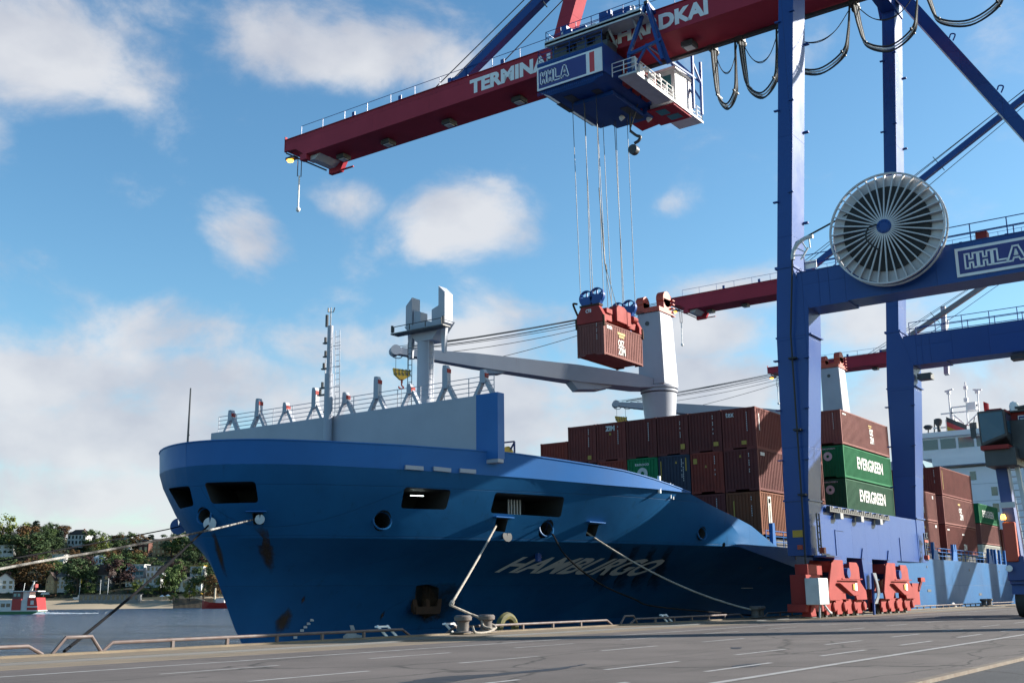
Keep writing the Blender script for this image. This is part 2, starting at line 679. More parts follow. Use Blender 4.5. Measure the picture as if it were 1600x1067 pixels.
def stroke_logo(mb, origin, right, up, w, h, th, mi=0):
    """the four outlined capitals H H L A of the terminal operator's sign"""
    o, r, u = Vector(origin), Vector(right), Vector(up)
    nrm = r.cross(u).normalized()

    def H(x):
        s = 0.075
        return [(x, 0), (x + s, 0), (x + s, .38), (x + .135, .38), (x + .135, 0), (x + .135 + s, 0), (x + .135 + s, 1), (x + .135, 1),
                (x + .135, .62), (x + s, .62), (x + s, 1), (x, 1)]
    loops = [H(0.0), H(0.235),
             [(.47, 1), (.47, 0), (.70, 0), (.70, .22), (.545, .22), (.545, 1)],
             [(.70, 0), (.785, 0), (.81, .2), (.89, .2), (.915, 0), (1.0, 0), (.895, 1), (.805, 1)],
             [(.828, .4), (.872, .4), (.85, .72)]]
    for lp in loops:
        P = [o + r * (x * w) + u * (y * h) + nrm * 0.012 for x, y in lp]
        for i in range(len(P)):
            a, b = P[i], P[(i + 1) % len(P)]
            e = (b - a).normalized() * th * 0.5
            mb.bar(a - e, b + e, th, 0.02, mi, up=nrm)
    return mb


def railing(mb, pts, h=1.05, step=1.5, r=0.025, mid=2, posts=True, n=5, mi=0):
    """tubular guard rail standing along a polyline"""
    pts = [Vector(p) for p in pts]
    for k in range(mid + 1):
        z = h * (k + 1) / (mid + 1)
        mb.tube([p + Vector((0, 0, z)) for p in pts], r, n, mi)
    if posts:
        for a, b in zip(pts[:-1], pts[1:]):
            cnt = max(1, int(round((b - a).length / step)))
            for i in range(cnt + 1):
                p = a.lerp(b, i / cnt)
                mb.tube([p, p + Vector((0, 0, h))], r * 1.15, n, mi)
    return mb


def ladder(mb, a, b, side, w=0.4, r=0.02, step=0.35, mi=0):
    a, b, s = Vector(a), Vector(b), Vector(side).normalized() * w / 2
    mb.tube([a - s, b - s], r, 5, mi)
    mb.tube([a + s, b + s], r, 5, mi)
    n = int((b - a).length / step)
    for i in range(1, n):
        p = a.lerp(b, i / n)
        mb.tube([p - s, p + s], r * .8, 4, mi)
    return mb
# ================================================================== setting
WATER_Z = -2.6
EDGE = 27.0          # quay edge
SIDE = 28.6          # ship's side
VC = 43.0            # ship's centre line
HALF = 14.4


def asphalt(name, c0, c1, patch):
    m = bpy.data.materials.new(name)
    m.use_nodes = True
    nt = m.node_tree
    N, L = nt.nodes, nt.links
    bs = N['Principled BSDF']
    tc = N.new('ShaderNodeTexCoord')

    def noise_(scale, det, rough=.6, sc=(1, 1, 1)):
        mp = N.new('ShaderNodeMapping')
        mp.inputs['Scale'].default_value = sc
        L.new(tc.outputs['Object'], mp.inputs['Vector'])
        n = N.new('ShaderNodeTexNoise')
        n.inputs['Scale'].default_value = scale
        n.inputs['Detail'].default_value = det
        n.inputs['Roughness'].default_value = rough
        L.new(mp.outputs[0], n.inputs['Vector'])
        return n.outputs['Fac']

    def rng(src, a, b):
        r = N.new('ShaderNodeMapRange')
        r.inputs['From Min'].default_value = a
        r.inputs['From Max'].default_value = b
        L.new(src, r.inputs['Value'])
        return r.outputs[0]

    def mix(f, a, b):
        x = N.new('ShaderNodeMix')
        x.data_type = 'RGBA'
        L.new(f, x.inputs['Factor'])
        for s, q in (('A', a), ('B', b)):
            if isinstance(q, tuple):
                x.inputs[s].default_value = (*q, 1)
            else:
                L.new(q, x.inputs[s])
        return x.outputs['Result']
    c = mix(rng(noise_(0.35, 6), .36, .64), tuple(q * .88 for q in c0), tuple(q * 1.08 for q in c1))
    c = mix(rng(noise_(55, 3, .8), .45, .8), c, tuple(q * 1.75 for q in c1))
    c = mix(rng(noise_(38, 3, .8), .56, .8), c, tuple(q * .4 for q in c0))
    # tyre-polished lanes and drips, drawn out along the quay
    c = mix(rng(noise_(0.9, 5, .65, (.10, 1.0, 1)), .56, .75), c, tuple(q * .62 for q in c0))
    # small dark oil and repair spots
    c = mix(rng(noise_(0.75, 4, .55, (.55, 1.5, 1)), .69, .73), c, patch)
    # pale grit
    c = mix(rng(noise_(3.5, 6, .8), .72, .78), c, tuple(q * 2.1 for q in c1))
    # paving joints along the quay, cracks, and squares of newer asphalt
    bk = N.new('ShaderNodeTexBrick')
    L.new(tc.outputs['Object'], bk.inputs['Vector'])
    bk.inputs['Scale'].default_value = 1.0
    bk.inputs['Brick Width'].default_value = 23.0
    bk.inputs['Row Height'].default_value = 3.9
    bk.inputs['Mortar Size'].default_value = 0.02
    bk.inputs['Color1'].default_value = (1, 1, 1, 1)
    bk.inputs['Color2'].default_value = (.86, .86, .87, 1)
    bk.inputs['Mortar'].default_value = (.5, .5, .5, 1)
    mm = N.new('ShaderNodeMix')
    mm.data_type = 'RGBA'
    mm.blend_type = 'MULTIPLY'
    mm.inputs['Factor'].default_value = 1
    L.new(c, mm.inputs['A'])
    L.new(bk.outputs['Color'], mm.inputs['B'])
    c = mm.outputs['Result']
    vo = N.new('ShaderNodeTexVoronoi')
    vo.feature = 'DISTANCE_TO_EDGE'
    vm = N.new('ShaderNodeMapping')
    vm.inputs['Scale'].default_value = (.13, .3, 1)
    wv = N.new('ShaderNodeMix')
    wv.data_type = 'VECTOR'
    wv.inputs['Factor'].default_value = .12
    nv = N.new('ShaderNodeTexNoise')
    nv.inputs['Scale'].default_value = 1.1
    nv.inputs['Detail'].default_value = 6
    L.new(tc.outputs['Object'], nv.inputs['Vector'])
    L.new(tc.outputs['Object'], vm.inputs['Vector'])
    L.new(vm.outputs[0], wv.inputs['A'])
    L.new(nv.outputs['Color'], wv.inputs['B'])
    L.new(wv.outputs['Result'], vo.inputs['Vector'])
    L.new(vm.outputs[0], wv.inputs['A'])
    vo.inputs['Scale'].default_value = 1.0
    c = mix(rng(vo.outputs['Distance'], .012, .002), c, tuple(q * .45 for q in c0))
    L.new(c, bs.inputs['Base Color'])
    bs.inputs['Roughness'].default_value = 0.85
    b = N.new('ShaderNodeBump')
    b.inputs['Strength'].default_value = 0.5
    b.inputs['Distance'].default_value = 0.01
    L.new(noise_(60, 4, .7), b.inputs['Height'])
    L.new(b.outputs[0], bs.inputs['Normal'])
    MATS[name] = m
    return m


ASPHALT = asphalt('quay_asphalt', (0.076, 0.063, 0.057), (0.102, 0.085, 0.078), (0.022, 0.02, 0.021))
ASPHALT2 = asphalt('yard_asphalt', (0.03, 0.031, 0.035), (0.042, 0.043, 0.048), (0.015, 0.015, 0.018))
SANDC = mat('sandy_concrete', (0.20, 0.155, 0.105), 0.9, dirt=0.5, dcol=(0.12, 0.095, 0.07), scale=0.8, bump=0.4, bscale=25)
CONC = mat('quay_concrete', (0.13, 0.12, 0.11), 0.85, dirt=0.5, scale=1.0, bump=0.4, bscale=20)
KERBM = mat('kerb_stone', (0.16, 0.135, 0.11), 0.85, dirt=0.5, dcol=(0.10, 0.065, 0.045), scale=2.5)
LINE = mat('road_paint', (0.36, 0.35, 0.34), 0.7, dirt=0.45, dcol=(0.16, 0.15, 0.145), scale=2.5, fleck=1.2, scol=(0.075, 0.068, 0.064))


def grid_sheet(x0, x1, y0, y1, z, name, m):
    mb = MB()
    xs = [x0, -60, -20, 0, 20, 40, 60, 90, 130, 200, 320, 600, x1]
    xs = [x for x in xs if x0 <= x <= x1]
    for a, b in zip(xs[:-1], xs[1:]):
        mb.add([(a, y0, z), (b, y0, z), (b, y1, z), (a, y1, z)], [(0, 1, 2, 3)])
    return mb.build(name, m)


quay = grid_sheet(-400, 2600, 5.4, 22.2, 0.0, 'quay_road', ASPHALT)
struct(quay)
quay['_org'] = (0, 0, 0)
mb = MB()
mb.box((-400, 22.2, -6), (2600, EDGE, 0.004))
mb.box((-400, EDGE - .35, 0.004), (2600, EDGE + .02, 0.06))
apron = struct(mb.build('quay_edge', SANDC))
mb = MB()
mb.box((-400, 5.24, -.3), (2600, 5.4, 0.012))
struct(mb.build('kerb', KERBM))
struct(grid_sheet(-400, 2600, -900, 5.24, -0.05, 'yard_road', ASPHALT2))
# crane rails let into the sandy strip
mb = MB()
for v in (23.9,):
    mb.box((-400, v - .05, 0.004), (2600, v + .05, 0.05))
    mb.box((-400, v - .22, 0.004), (2600, v - .16, 0.012))
    mb.box((-400, v + .16, 0.004), (2600, v + .22, 0.012))
mb.build('crane_rail', DARK, apron)


def ground_mark(name, a, b, v, w=0.15, mm=LINE):
    mb = MB()
    z = 0.004
    n = max(2, int((b - a) / 1.5))
    for i in range(n):
        x0, x1 = a + (b - a) * i / n, a + (b - a) * (i + 1) / n
        mb.add([(x0, v - w / 2, z), (x1, v - w / 2, z), (x1, v + w / 2, z), (x0, v + w / 2, z)], [(0, 1, 2, 3)])
    return mb.build(name, mm, quay)


ground_mark('lane_line', -60, 320, 20.25, 0.17)
ground_mark('lane_line', -60, 320, 7.95, 0.17)
for v, s0 in ((18.1, -2.6 - 1.0), (15.05, 13.9 - 18), (11.15, 13.3 - 18), (9.25, 13.65 - 18)):
    for k in range(-1, 14):
        a = s0 + 5.8 * k
        if v == 15.05 or v == 18.1:
            a = s0 + 5.78 * k
        ground_mark('lane_dash', a, a + 3.0, v, 0.13)
# bitumen repairs and wet stains
STAIN = mat('bitumen_patch', (0.018, 0.017, 0.019), 0.45, dirt=0.5, dcol=(0.05, 0.046, 0.043), scale=3)
def stain(pts):
    P = [PZ(x, y, 0) for x, y in pts]
    P = curve_pts(P + [P[0]], 5)[:-1]
    P = [Vector((p.x, p.y, 0.003)) for p in P]
    c = sum(P, Vector((0, 0, 0))) / len(P)
    P2 = [c + (p - c) * (1 + .22 * noise.noise(p * 2.3)) for p in P]
    m_ = MB().add(P2, [list(range(len(P2)))])
    o = m_.build('bitumen_stain', STAIN, quay)
    fix(o.data)
    if o.data.polygons[0].normal.z < 0:
        o.data.flip_normals()


stain([(618, 1067), (650, 1062), (700, 1056), (760, 1053), (815, 1048), (870, 1043), (905, 1038), (880, 1045), (800, 1053), (730, 1061), (690, 1067)])
stain([(1142, 1040), (1165, 1037), (1190, 1036), (1180, 1041), (1150, 1043)])
stain([(1142, 1011), (1158, 1011), (1156, 1013), (1144, 1013)])

# ---------------------------------------------------------------- water
WATER = bpy.data.materials.new('river_water')
WATER.use_nodes = True
nt = WATER.node_tree
b = nt.nodes['Principled BSDF']
b.inputs['Base Color'].default_value = (0.016, 0.055, 0.13, 1)
b.inputs['Roughness'].default_value = 0.2
b.inputs['IOR'].default_value = 1.33
tc = nt.nodes.new('ShaderNodeTexCoord')


def wnoise(scale, det, sc):
    mp = nt.nodes.new('ShaderNodeMapping')
    mp.inputs['Scale'].default_value = sc
    mp.inputs['Rotation'].default_value = (0, 0, R(36))
    nt.links.new(tc.outputs['Object'], mp.inputs['Vector'])
    n = nt.nodes.new('ShaderNodeTexNoise')
    n.inputs['Scale'].default_value = scale
    n.inputs['Detail'].default_value = det
    n.inputs['Roughness'].default_value = .62
    nt.links.new(mp.outputs[0], n.inputs['Vector'])
    return n.outputs['Fac']


wa = wnoise(0.42, 10, (1, .45, 1))
wb = wnoise(0.035, 4, (1, .6, 1))
ad = nt.nodes.new('ShaderNodeMath')
ad.operation = 'MULTIPLY_ADD'
nt.links.new(wb, ad.inputs[0])
ad.inputs[1].default_value = 1.2
nt.links.new(wa, ad.inputs[2])
bp = nt.nodes.new('ShaderNodeBump')
bp.inputs['Strength'].default_value = 1.0
bp.inputs['Distance'].default_value = 11
nt.links.new(ad.outputs[0], bp.inputs['Height'])
nt.links.new(bp.outputs[0], b.inputs['Normal'])
mb = MB()
mb.add([(-2500, EDGE - 1, WATER_Z), (4000, EDGE - 1, WATER_Z), (4000, 4000, WATER_Z), (-2500, 4000, WATER_Z)], [(0, 1, 2, 3)])
struct(mb.build('river_water', WATER))

# ---------------------------------------------------------------- far bank
D0 = 620.0           # distance of the far waterline


def FB(s, d, z=0.0):
    p = _rgt * s + _fwd * d
    return Vector((p.x, p.y, z))


def bank_z(s, d):
    e = d - D0 - 5 * math.sin(s * .021) - 2.5 * math.sin(s * .09 + 1)
    if e < 0:
        return max(-6, WATER_Z + e * .2)
    if e < 34:
        return WATER_Z + e * .16
    z = WATER_Z + 34 * .16
    if e < 44:
        return z + .6
    t = min(1, (e - 44) / 150)
    rise = 43 + 6 * math.sin(s * .013 + .6) + 3 * math.sin(s * .05)
    z = z + .6 + rise * (t ** 0.85) * (1 - .12 * t)
    return z + 1.5 * noise.noise(Vector((s * .05, d * .05, 0)))


BANKM = mat('bank_undergrowth', (0.016, 0.026, 0.011), 0.9, dirt=0.6, dcol=(0.03, 0.024, 0.012), scale=0.08, bump=0.8, bscale=0.6)
BEACH = mat('beach_sand', (0.36, 0.285, 0.19), 0.9, dirt=0.3, dcol=(0.2, 0.155, 0.115), scale=0.05, bump=0.2, bscale=2)
mb = MB()
ss = [-900, -760, -640, -560, -500] + [-460 + 6 * i for i in range(62)] + [-60, 0, 100, 250, 500, 900]
ds = [D0 - 20, D0 - 8, D0, D0 + 6] + [D0 + 12 + 6 * i for i in range(34)] + [D0 + 240, D0 + 300, D0 + 420]
for s in ss:
    for d in ds:
        mb.v.append(tuple(FB(s, d, bank_z(s, d))))
nd = len(ds)
for i in range(len(ss) - 1):
    for j in range(nd - 1):
        mb.f.append([i * nd + j, (i + 1) * nd + j, (i + 1) * nd + j + 1, i * nd + j + 1])
        mb.m.append(1 if ds[j + 1] - D0 < 40 else 0)
        mb.s.append(True)
struct(mb.build('hill_terrain', [BANKM, BEACH], sharp=80))


def bank_hit(x, y):
    """where a sight line meets the far bank: (s, d, z)"""
    r = ray(x, y)
    f, g = r.dot(_fwd), r.dot(_rgt)
    d = D0 - 4
    while d < D0 + 330:
        s = g / f * d
        z = EYE.z + r.z / f * d
        if z <= bank_z(s, d):
            return s, d, bank_z(s, d)
        d += 1.0
    return g / f * d, d, bank_z(g / f * d, d)


def at_bank(x, d):
    r = ray(x, 900)
    return r.dot(_rgt) / r.dot(_fwd) * d
# ================================================================== the ship
def lerp_tab(tab, x):
    if x <= tab[0][0]:
        return tab[0][1]
    for (a, p), (b_, q) in zip(tab[:-1], tab[1:]):
        if x <= b_:
            return p + (q - p) * (x - a) / (b_ - a)
    return tab[-1][1]


STEM = [(-4, 39.8), (-3, 39.0), (-.5, 37.1), (2, 35.8), (4.2, 34.7), (5.6, 34.0), (7.3, 33.45), (8.7, 33.4)]
LEN = [(-4, 64), (-3, 62), (0, 55), (2.2, 44), (4.2, 29), (7.3, 25), (8.7, 25)]
EXP = [(-4, 1.15), (-3, 1.1), (0, .96), (2.2, .80), (4.2, .56), (8.7, .56)]
# half-breadth of the forecastle deck, which is blunt at the nose and full from frame 58 on
TOPB = [(33.4, 0), (33.43, .5), (33.5, 1.0), (33.65, 1.6), (33.9, 2.3), (34.3, 3.1), (34.8, 3.85), (35.4, 4.55), (36.1, 5.2), (37.0, 5.9), (38.2, 6.65), (40, 7.8), (42, 8.7), (44, 9.65), (46, 10.6), (48, 11.6), (50, 12.6), (52, 13.4), (54, 13.95), (56, 14.25), (58, 14.4)]
ZSEAM = 4.2
STERN = 240.0


def stem(z):
    return lerp_tab(STEM, z)


def half(u, z):
    s_ = stem(z)
    if u <= s_:
        return 0.0
    if z <= ZSEAM:
        return HALF * min(1, ((u - s_) / lerp_tab(LEN, z)) ** lerp_tab(EXP, z))
    k = min(1, (z - ZSEAM) / 3.0)
    low = HALF * min(1, ((u - s_) / 29) ** .56)
    top = lerp_tab(TOPB, u - s_ + 33.4)
    return low + (top - low) * k


TOP = [(33.4, 7.55), (46, 7.3), (51, 7.1), (57.6, 7.05), (62.5, 6.15), (67.8, 5.2), (68.1, 4.42), (74, 4.32), (STERN, 4.3)]
BUL = [(33.4, 8.68), (36, 8.6), (45.5, 8.5), (48, 8.3), (52, 7.9), (57.6, 7.06)]


def ztop(u):
    return lerp_tab(TOP, u)


def hull_hit(x, y, off=0.0):
    """where a sight line meets the starboard side of the hull"""
    r = ray(x, y)
    lo = None
    t = 20 / r.length
    while t < 160:
        p = EYE + r * t
        if p.x > stem(p.z) and abs(VC - p.y) < half(p.x, p.z) and p.y < VC + 5:
            a, b_ = t - .25, t
            for _ in range(20):
                m_ = (a + b_) / 2
                q = EYE + r * m_
                if q.x > stem(q.z) and abs(VC - q.y) < half(q.x, q.z):
                    b_ = m_
                else:
                    a = m_
            return EYE + r * (b_ - off)
        t += .25
    return None


def hull_pt(u, z, off=0.0, side=-1):
    e = .05
    b0 = half(u, z)
    p = Vector((u, VC + side * b0, z))
    du = Vector((2 * e, side * (half(u + e, z) - half(u - e, z)), 0))
    dz = Vector((0, side * (half(u, z + e) - half(u, z - e)), 2 * e))
    n = du.cross(dz)
    if n.y * side < 0:
        n = -n
    return p + n.normalized() * off, n.normalized()


ship = thing('container_ship', (60, VC, WATER_Z), 'large blue container ship moored at the quay with white name on its flared bow', 'ship')

# --- hull solid
rowsz = [-4, -3, -1.5, 0, .8, 1.5, 2.2, 2.7, 3.2, 3.7, ZSEAM]
fr = [.2, .4, .6, .8, 1.0]
NT = 70
cols = [('t', (j / NT) ** 3.4) for j in range(NT + 1)] + [('u', 1.0 * k) for k in (1.6, 3.2, 5, 7, 9, 12, 16, 22, 30, 45, 70, 100, 140, 200)]


def hull_u(c, z):
    if c[0] == 't':
        return stem(z) + c[1] * lerp_tab(LEN, z)
    end = stem(z) + lerp_tab(LEN, z)
    return min(STERN, end + c[1] * (STERN - end) / 200.0)


NR = len(rowsz) + len(fr)
mb = MB()
idx = {}


def hv(p):
    mb.v.append(p)
    return len(mb.v) - 1


TOPROW = {}
for ci, c in enumerate(cols):
    for ri in range(NR):
        if ri < len(rowsz):
            z = rowsz[ri]
            u = hull_u(c, z)
        else:
            f = fr[ri - len(rowsz)]
            z = ZSEAM
            u = hull_u(c, z)
            for _ in range(12):
                z = .5 * z + .5 * (ZSEAM + f * (max(ZSEAM + .12, ztop(u)) - ZSEAM))
                u = hull_u(c, z)
        b_ = half(u, z) if ci > 0 else 0
        if ci == 0:
            a = hv((u, VC, z))
            idx[ci, ri] = (a, a)
        else:
            idx[ci, ri] = (hv((u, VC - b_, z)), hv((u, VC + b_, z)))
NC = len(cols)
for ci in range(NC - 1):
    for ri in range(NR - 1):
        for sd in (0, 1):
            q = [idx[ci, ri][sd], idx[ci + 1, ri][sd], idx[ci + 1, ri + 1][sd], idx[ci, ri + 1][sd]]
            q = list(dict.fromkeys(q))
            mb.f.append(q if sd == 0 else q[::-1])
            mb.m.append(0)
            mb.s.append(True)
    for ri, rev in ((NR - 1, 0), (0, 1)):
        q = [idx[ci, ri][0], idx[ci + 1, ri][0], idx[ci + 1, ri][1], idx[ci, ri][1]]
        q = list(dict.fromkeys(q))
        mb.f.append(q[::-1] if rev else q)
        mb.m.append(0)
        mb.s.append(True)
q = [idx[NC - 1, r][0] for r in range(NR)] + [idx[NC - 1, r][1] for r in range(NR - 1, -1, -1)]
mb.f.append(q)
mb.m.append(0)
mb.s.append(True)
hull = mb.build('hull', [HULL_BLUE, RECESS], ship, sharp=14)
fix(hull.data)
hull.data.set_sharp_from_angle(angle=R(14))

# --- openings cut into the hull: mooring-deck ports, fairleads, hawse pipes
cut = MB()
IN = Vector((0.42, 0.9, 0.0))


def round_poly(P, r):
    out = []
    n = len(P)
    for i in range(n):
        a, p, b_ = P[i - 1], P[i], P[(i + 1) % n]
        da, db = (a - p).normalized(), (b_ - p).normalized()
        k = min(r, (a - p).length * .4, (b_ - p).length * .4)
        for t in (0, .33, .67, 1):
            out.append(p + da * k * (1 - t) ** 1.7 + db * k * t ** 1.7)
    return out


def cut_poly(pix, depth=4.0, rr=.16, back=1.2):
    P = [hull_hit(*p) for p in pix]
    c = sum(P, Vector()) / len(P)
    _, n = hull_pt(c.x, c.z)
    d = Vector((-n.x, -n.y, 0)).normalized()
    P = round_poly(P, rr)
    cut.prism([p - d * back for p in P], d * (depth + back), 0)
    return c, d


PORTS = [[(263, 763), (296, 759), (303, 790), (281, 795)],
         [(319, 754), (399, 752), (404, 785), (331, 787)],
         [(632, 761), (705, 765), (697, 796), (626, 794)],
         [(774, 769), (882, 776), (876, 808), (766, 801)]]
PORTC = [cut_poly(p) for p in PORTS]
FAIR = [[(776, 809), (794, 810), (789, 831), (771, 829)],
        [(920, 818), (936, 819), (930, 838), (915, 837)],
        [(394, 801), (411, 801), (412, 820), (396, 819)]]
FAIRC = [cut_poly(p, 1.3, .04) for p in FAIR]
HOLES = [(597, 813, .42), (853, 826, .40), (1096, 833, .36), (320, 806, .38), (1131, 851, .14)]
HOLEC = []
for x, y, r in HOLES:
    c = hull_hit(x, y)
    _, n = hull_pt(c.x, c.z)
    d = Vector((-n.x, -n.y, -.15)).normalized()
    s = d.cross(Vector((0, 0, 1))).normalized()
    t = s.cross(d)
    P = [c - d * .8 + (s * math.cos(2 * math.pi * k / 20) * r * 1.05 + t * math.sin(2 * math.pi * k / 20) * r) for k in range(20)]
    cut.prism(P, d * 2.6)
    HOLEC.append((c, d, r))
# anchor pocket
AN = [[(650, 915), (668, 912), (686, 918), (684, 958), (664, 966), (648, 955)]]
for p in AN:
    cut_poly(p, 0.9, .1, 2.0)
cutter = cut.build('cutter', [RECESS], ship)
fix(cutter.data)
md = hull.modifiers.new('cut', 'BOOLEAN')
md.operation = 'DIFFERENCE'
md.solver = 'EXACT'
md.object = cutter
md.use_self = True
try:
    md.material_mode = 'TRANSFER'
except Exception:
    pass
dg = bpy.context.evaluated_depsgraph_get()
me2 = bpy.data.meshes.new_from_object(hull.evaluated_get(dg), preserve_all_data_layers=True, depsgraph=dg)
hull.modifiers.clear()
old = hull.data
hull.data = me2
me2.name = 'hull'
print('hull faces', len(old.polygons), '->', len(me2.polygons), [m.name for m in me2.materials])
bpy.data.objects.remove(cutter)
hull.data.set_sharp_from_angle(angle=R(14))

# rims round the openings
mb = MB()
for c, d, r in HOLEC[:4]:
    s = d.cross(Vector((0, 0, 1))).normalized()
    t = s.cross(d)
    P = [c - d * .03 + (s * math.cos(2 * math.pi * k / 24) * r * 1.08 + t * math.sin(2 * math.pi * k / 24) * r * 1.04) for k in range(25)]
    m_ = MB().tube(P, .05, 6, 0, False)
    m_.build('hawse_rim', HULL_BLUE, ship)
for pix in ((771, 808, 799, 810), (916, 816, 941, 818), (386, 800, 417, 800)):
    a, b_ = hull_hit(pix[0], pix[1], .0), hull_hit(pix[2], pix[3], .0)
    _, n = hull_pt(a.x, a.z)
    o = Vector((n.x, n.y, 0)).normalized()
    m_ = MB()
    m_.prism([a - o * .1, b_ - o * .1, b_ + o * .32, a + o * .32], (0, 0, .05))
    m_.build('fairlead_hood', BULWARK_BLUE, ship)
# inner bulkheads and a fluorescent tube seen through the ports
m_ = MB()
c, d = PORTC[3]
p = hull_hit(808, 790)
for k in range(5):
    q = p + d * .9 + Vector((.19 * k, -.05 * k, 0))
    m_.box(q + Vector((-.03, -.03, -.45)), q + Vector((.03, .03, .4)))
m_.box(p + d * .8 + Vector((-.1, -.1, -.62)), p + d * 1.1 + Vector((1.0, .2, -.4)))
m_.build('winch_grating', LIGHT_GREY, ship)
p = hull_hit(667, 771)
MB().bar(p + PORTC[2][1] * 1.2 + Vector((-.3, .15, 0)), p + PORTC[2][1] * 1.2 + Vector((.35, -.15, .0)), .05, .03).build('tube_light', LAMPW, ship)

# --- bulwark round the forecastle (thin shell above the hull)
mb = MB()
us = [33.46 + (i / 46) ** 2.4 * (57.5 - 33.46) for i in range(1, 47)]
path = [(u, VC - half(u, 7.25)) for u in us][::-1] + [(33.45, VC)] + [(u, VC + half(u, 7.25)) for u in us]
sideP = []
for i, (u, v) in enumerate(path):
    a = Vector(path[max(0, i - 1)])
    b_ = Vector(path[min(len(path) - 1, i + 1)])
    d = (b_ - a).normalized()
    nrm = Vector((d.y, -d.x))
    if (Vector((u, v)) - Vector((50, VC))).dot(nrm) < 0:
        nrm = -nrm
    zt, zb = lerp_tab(BUL, u), ztop(u) - .02
    out = Vector((u, v)) + nrm * .02
    top = Vector((u, v)) + nrm * (.02 + .06 * (zt - zb))
    inn = Vector((u, v)) - nrm * .14
    sideP.append([(out.x, out.y, zb), (top.x, top.y, zt), (inn.x, inn.y, zt), (inn.x, inn.y, zb)])
for P in sideP:
    mb.v += P
for i in range(len(sideP) - 1):
    for k in range(4):
        l = (k + 1) % 4
        mb.f.append([i * 4 + k, (i + 1) * 4 + k, (i + 1) * 4 + l, i * 4 + l])
        mb.m.append(0)
        mb.s.append(True)
bul = mb.build('bulwark', BULWARK_BLUE, ship, sharp=30)
fix(bul.data)
mb = MB()
mb.tube([(q[1][0], q[1][1], q[1][2]) for q in sideP], .045, 5)
mb.build('bulwark_capping', BULWARK_BLUE, ship)
# three short grey fender blocks on the knuckle line
for a, b_ in (((632, 726), (660, 728)), ((676, 728), (703, 731)), ((717, 731), (742, 733))):
    p, q = hull_hit(a[0], a[1] + 4), hull_hit(b_[0], b_[1] + 4)
    _, n = hull_pt(p.x, p.z)
    n = Vector((n.x, n.y, 0)).normalized()
    m_ = MB()
    m_.prism([p - n * .1 - Vector((0, 0, .1)), q - n * .1 - Vector((0, 0, .1)), q + n * .14 - Vector((0, 0, .1)), p + n * .14 - Vector((0, 0, .1))], (0, 0, .2))
    m_.build('fender_block', SHIP_GREY, ship)

# --- ship's name, laid on the flare of the bow
mb = MB()
NU0, NU1, NZ0, NZ1 = None, None, None, None
pl, pr = hull_hit(793, 893), hull_hit(1000, 899)
plt, prt = hull_hit(810, 868), hull_hit(1010, 872)
vs, fs = text_geo('HAMBURGO', bold=0.03, shear=0.22)
bmt = bmesh.new()
bv = [bmt.verts.new((x, y, 0)) for x, y in vs]
for f in fs:
    try:
        bmt.faces.new([bv[i] for i in f])
    except ValueError:
        pass
for k in range(1, 60):
    bmesh.ops.bisect_plane(bmt, geom=bmt.verts[:] + bmt.edges[:] + bmt.faces[:], plane_co=(k / 60, 0, 0), plane_no=(1, 0, 0))
for k in range(1, 4):
    bmesh.ops.bisect_plane(bmt, geom=bmt.verts[:] + bmt.edges[:] + bmt.faces[:], plane_co=(0, k / 4, 0), plane_no=(0, 1, 0))
bmt.verts.index_update()
u0, u1 = min(pl.x, plt.x), max(pr.x, prt.x)
P = []
for v in bmt.verts:
    u = u0 + (u1 - u0) * v.co.x
    zb = pl.z + (pr.z - pl.z) * v.co.x
    zt = plt.z + (prt.z - plt.z) * v.co.x
    P.append(hull_pt(u, zb + (zt - zb) * v.co.y, .045)[0])
F = [[v.index for v in f.verts] for f in bmt.faces]
bmt.free()
FF = []
for f in F:
    a, b_, c = P[f[0]], P[f[1]], P[f[2]]
    FF.append(f if (b_ - a).cross(c - a).y < 0 else f[::-1])
mb.add(P, FF)
nm = mb.build('ship_name', WHITE, ship)


def hull_patch(name, outline, m, off=.012, sub=7):
    """a stain or painted mark that follows the plating"""
    H = [hull_hit(x, y) for x, y in outline]
    cx = sum(h.x for h in H) / len(H)
    cz = sum(h.z for h in H) / len(H)
    rings = []
    for k in range(sub + 1):
        f = k / sub
        rings.append([hull_pt(cx + (h.x - cx) * f, cz + (h.z - cz) * f, off)[0] for h in H])
    m_ = MB()
    n = len(H)
    for rg in rings:
        m_.v += [tuple(p) for p in rg]
    for k in range(sub):
        for i in range(n):
            j = (i + 1) % n
            m_.f.append([k * n + i, k * n + j, (k + 1) * n + j, (k + 1) * n + i])
            m_.m.append(0)
            m_.s.append(False)
    o = m_.build(name, m, ship)
    at = o.data.attributes.new('fade', 'FLOAT', 'POINT')
    for k in range(sub + 1):
        for i in range(n):
            at.data[k * n + i].value = 1 - (k / sub) ** 2.2
    return o


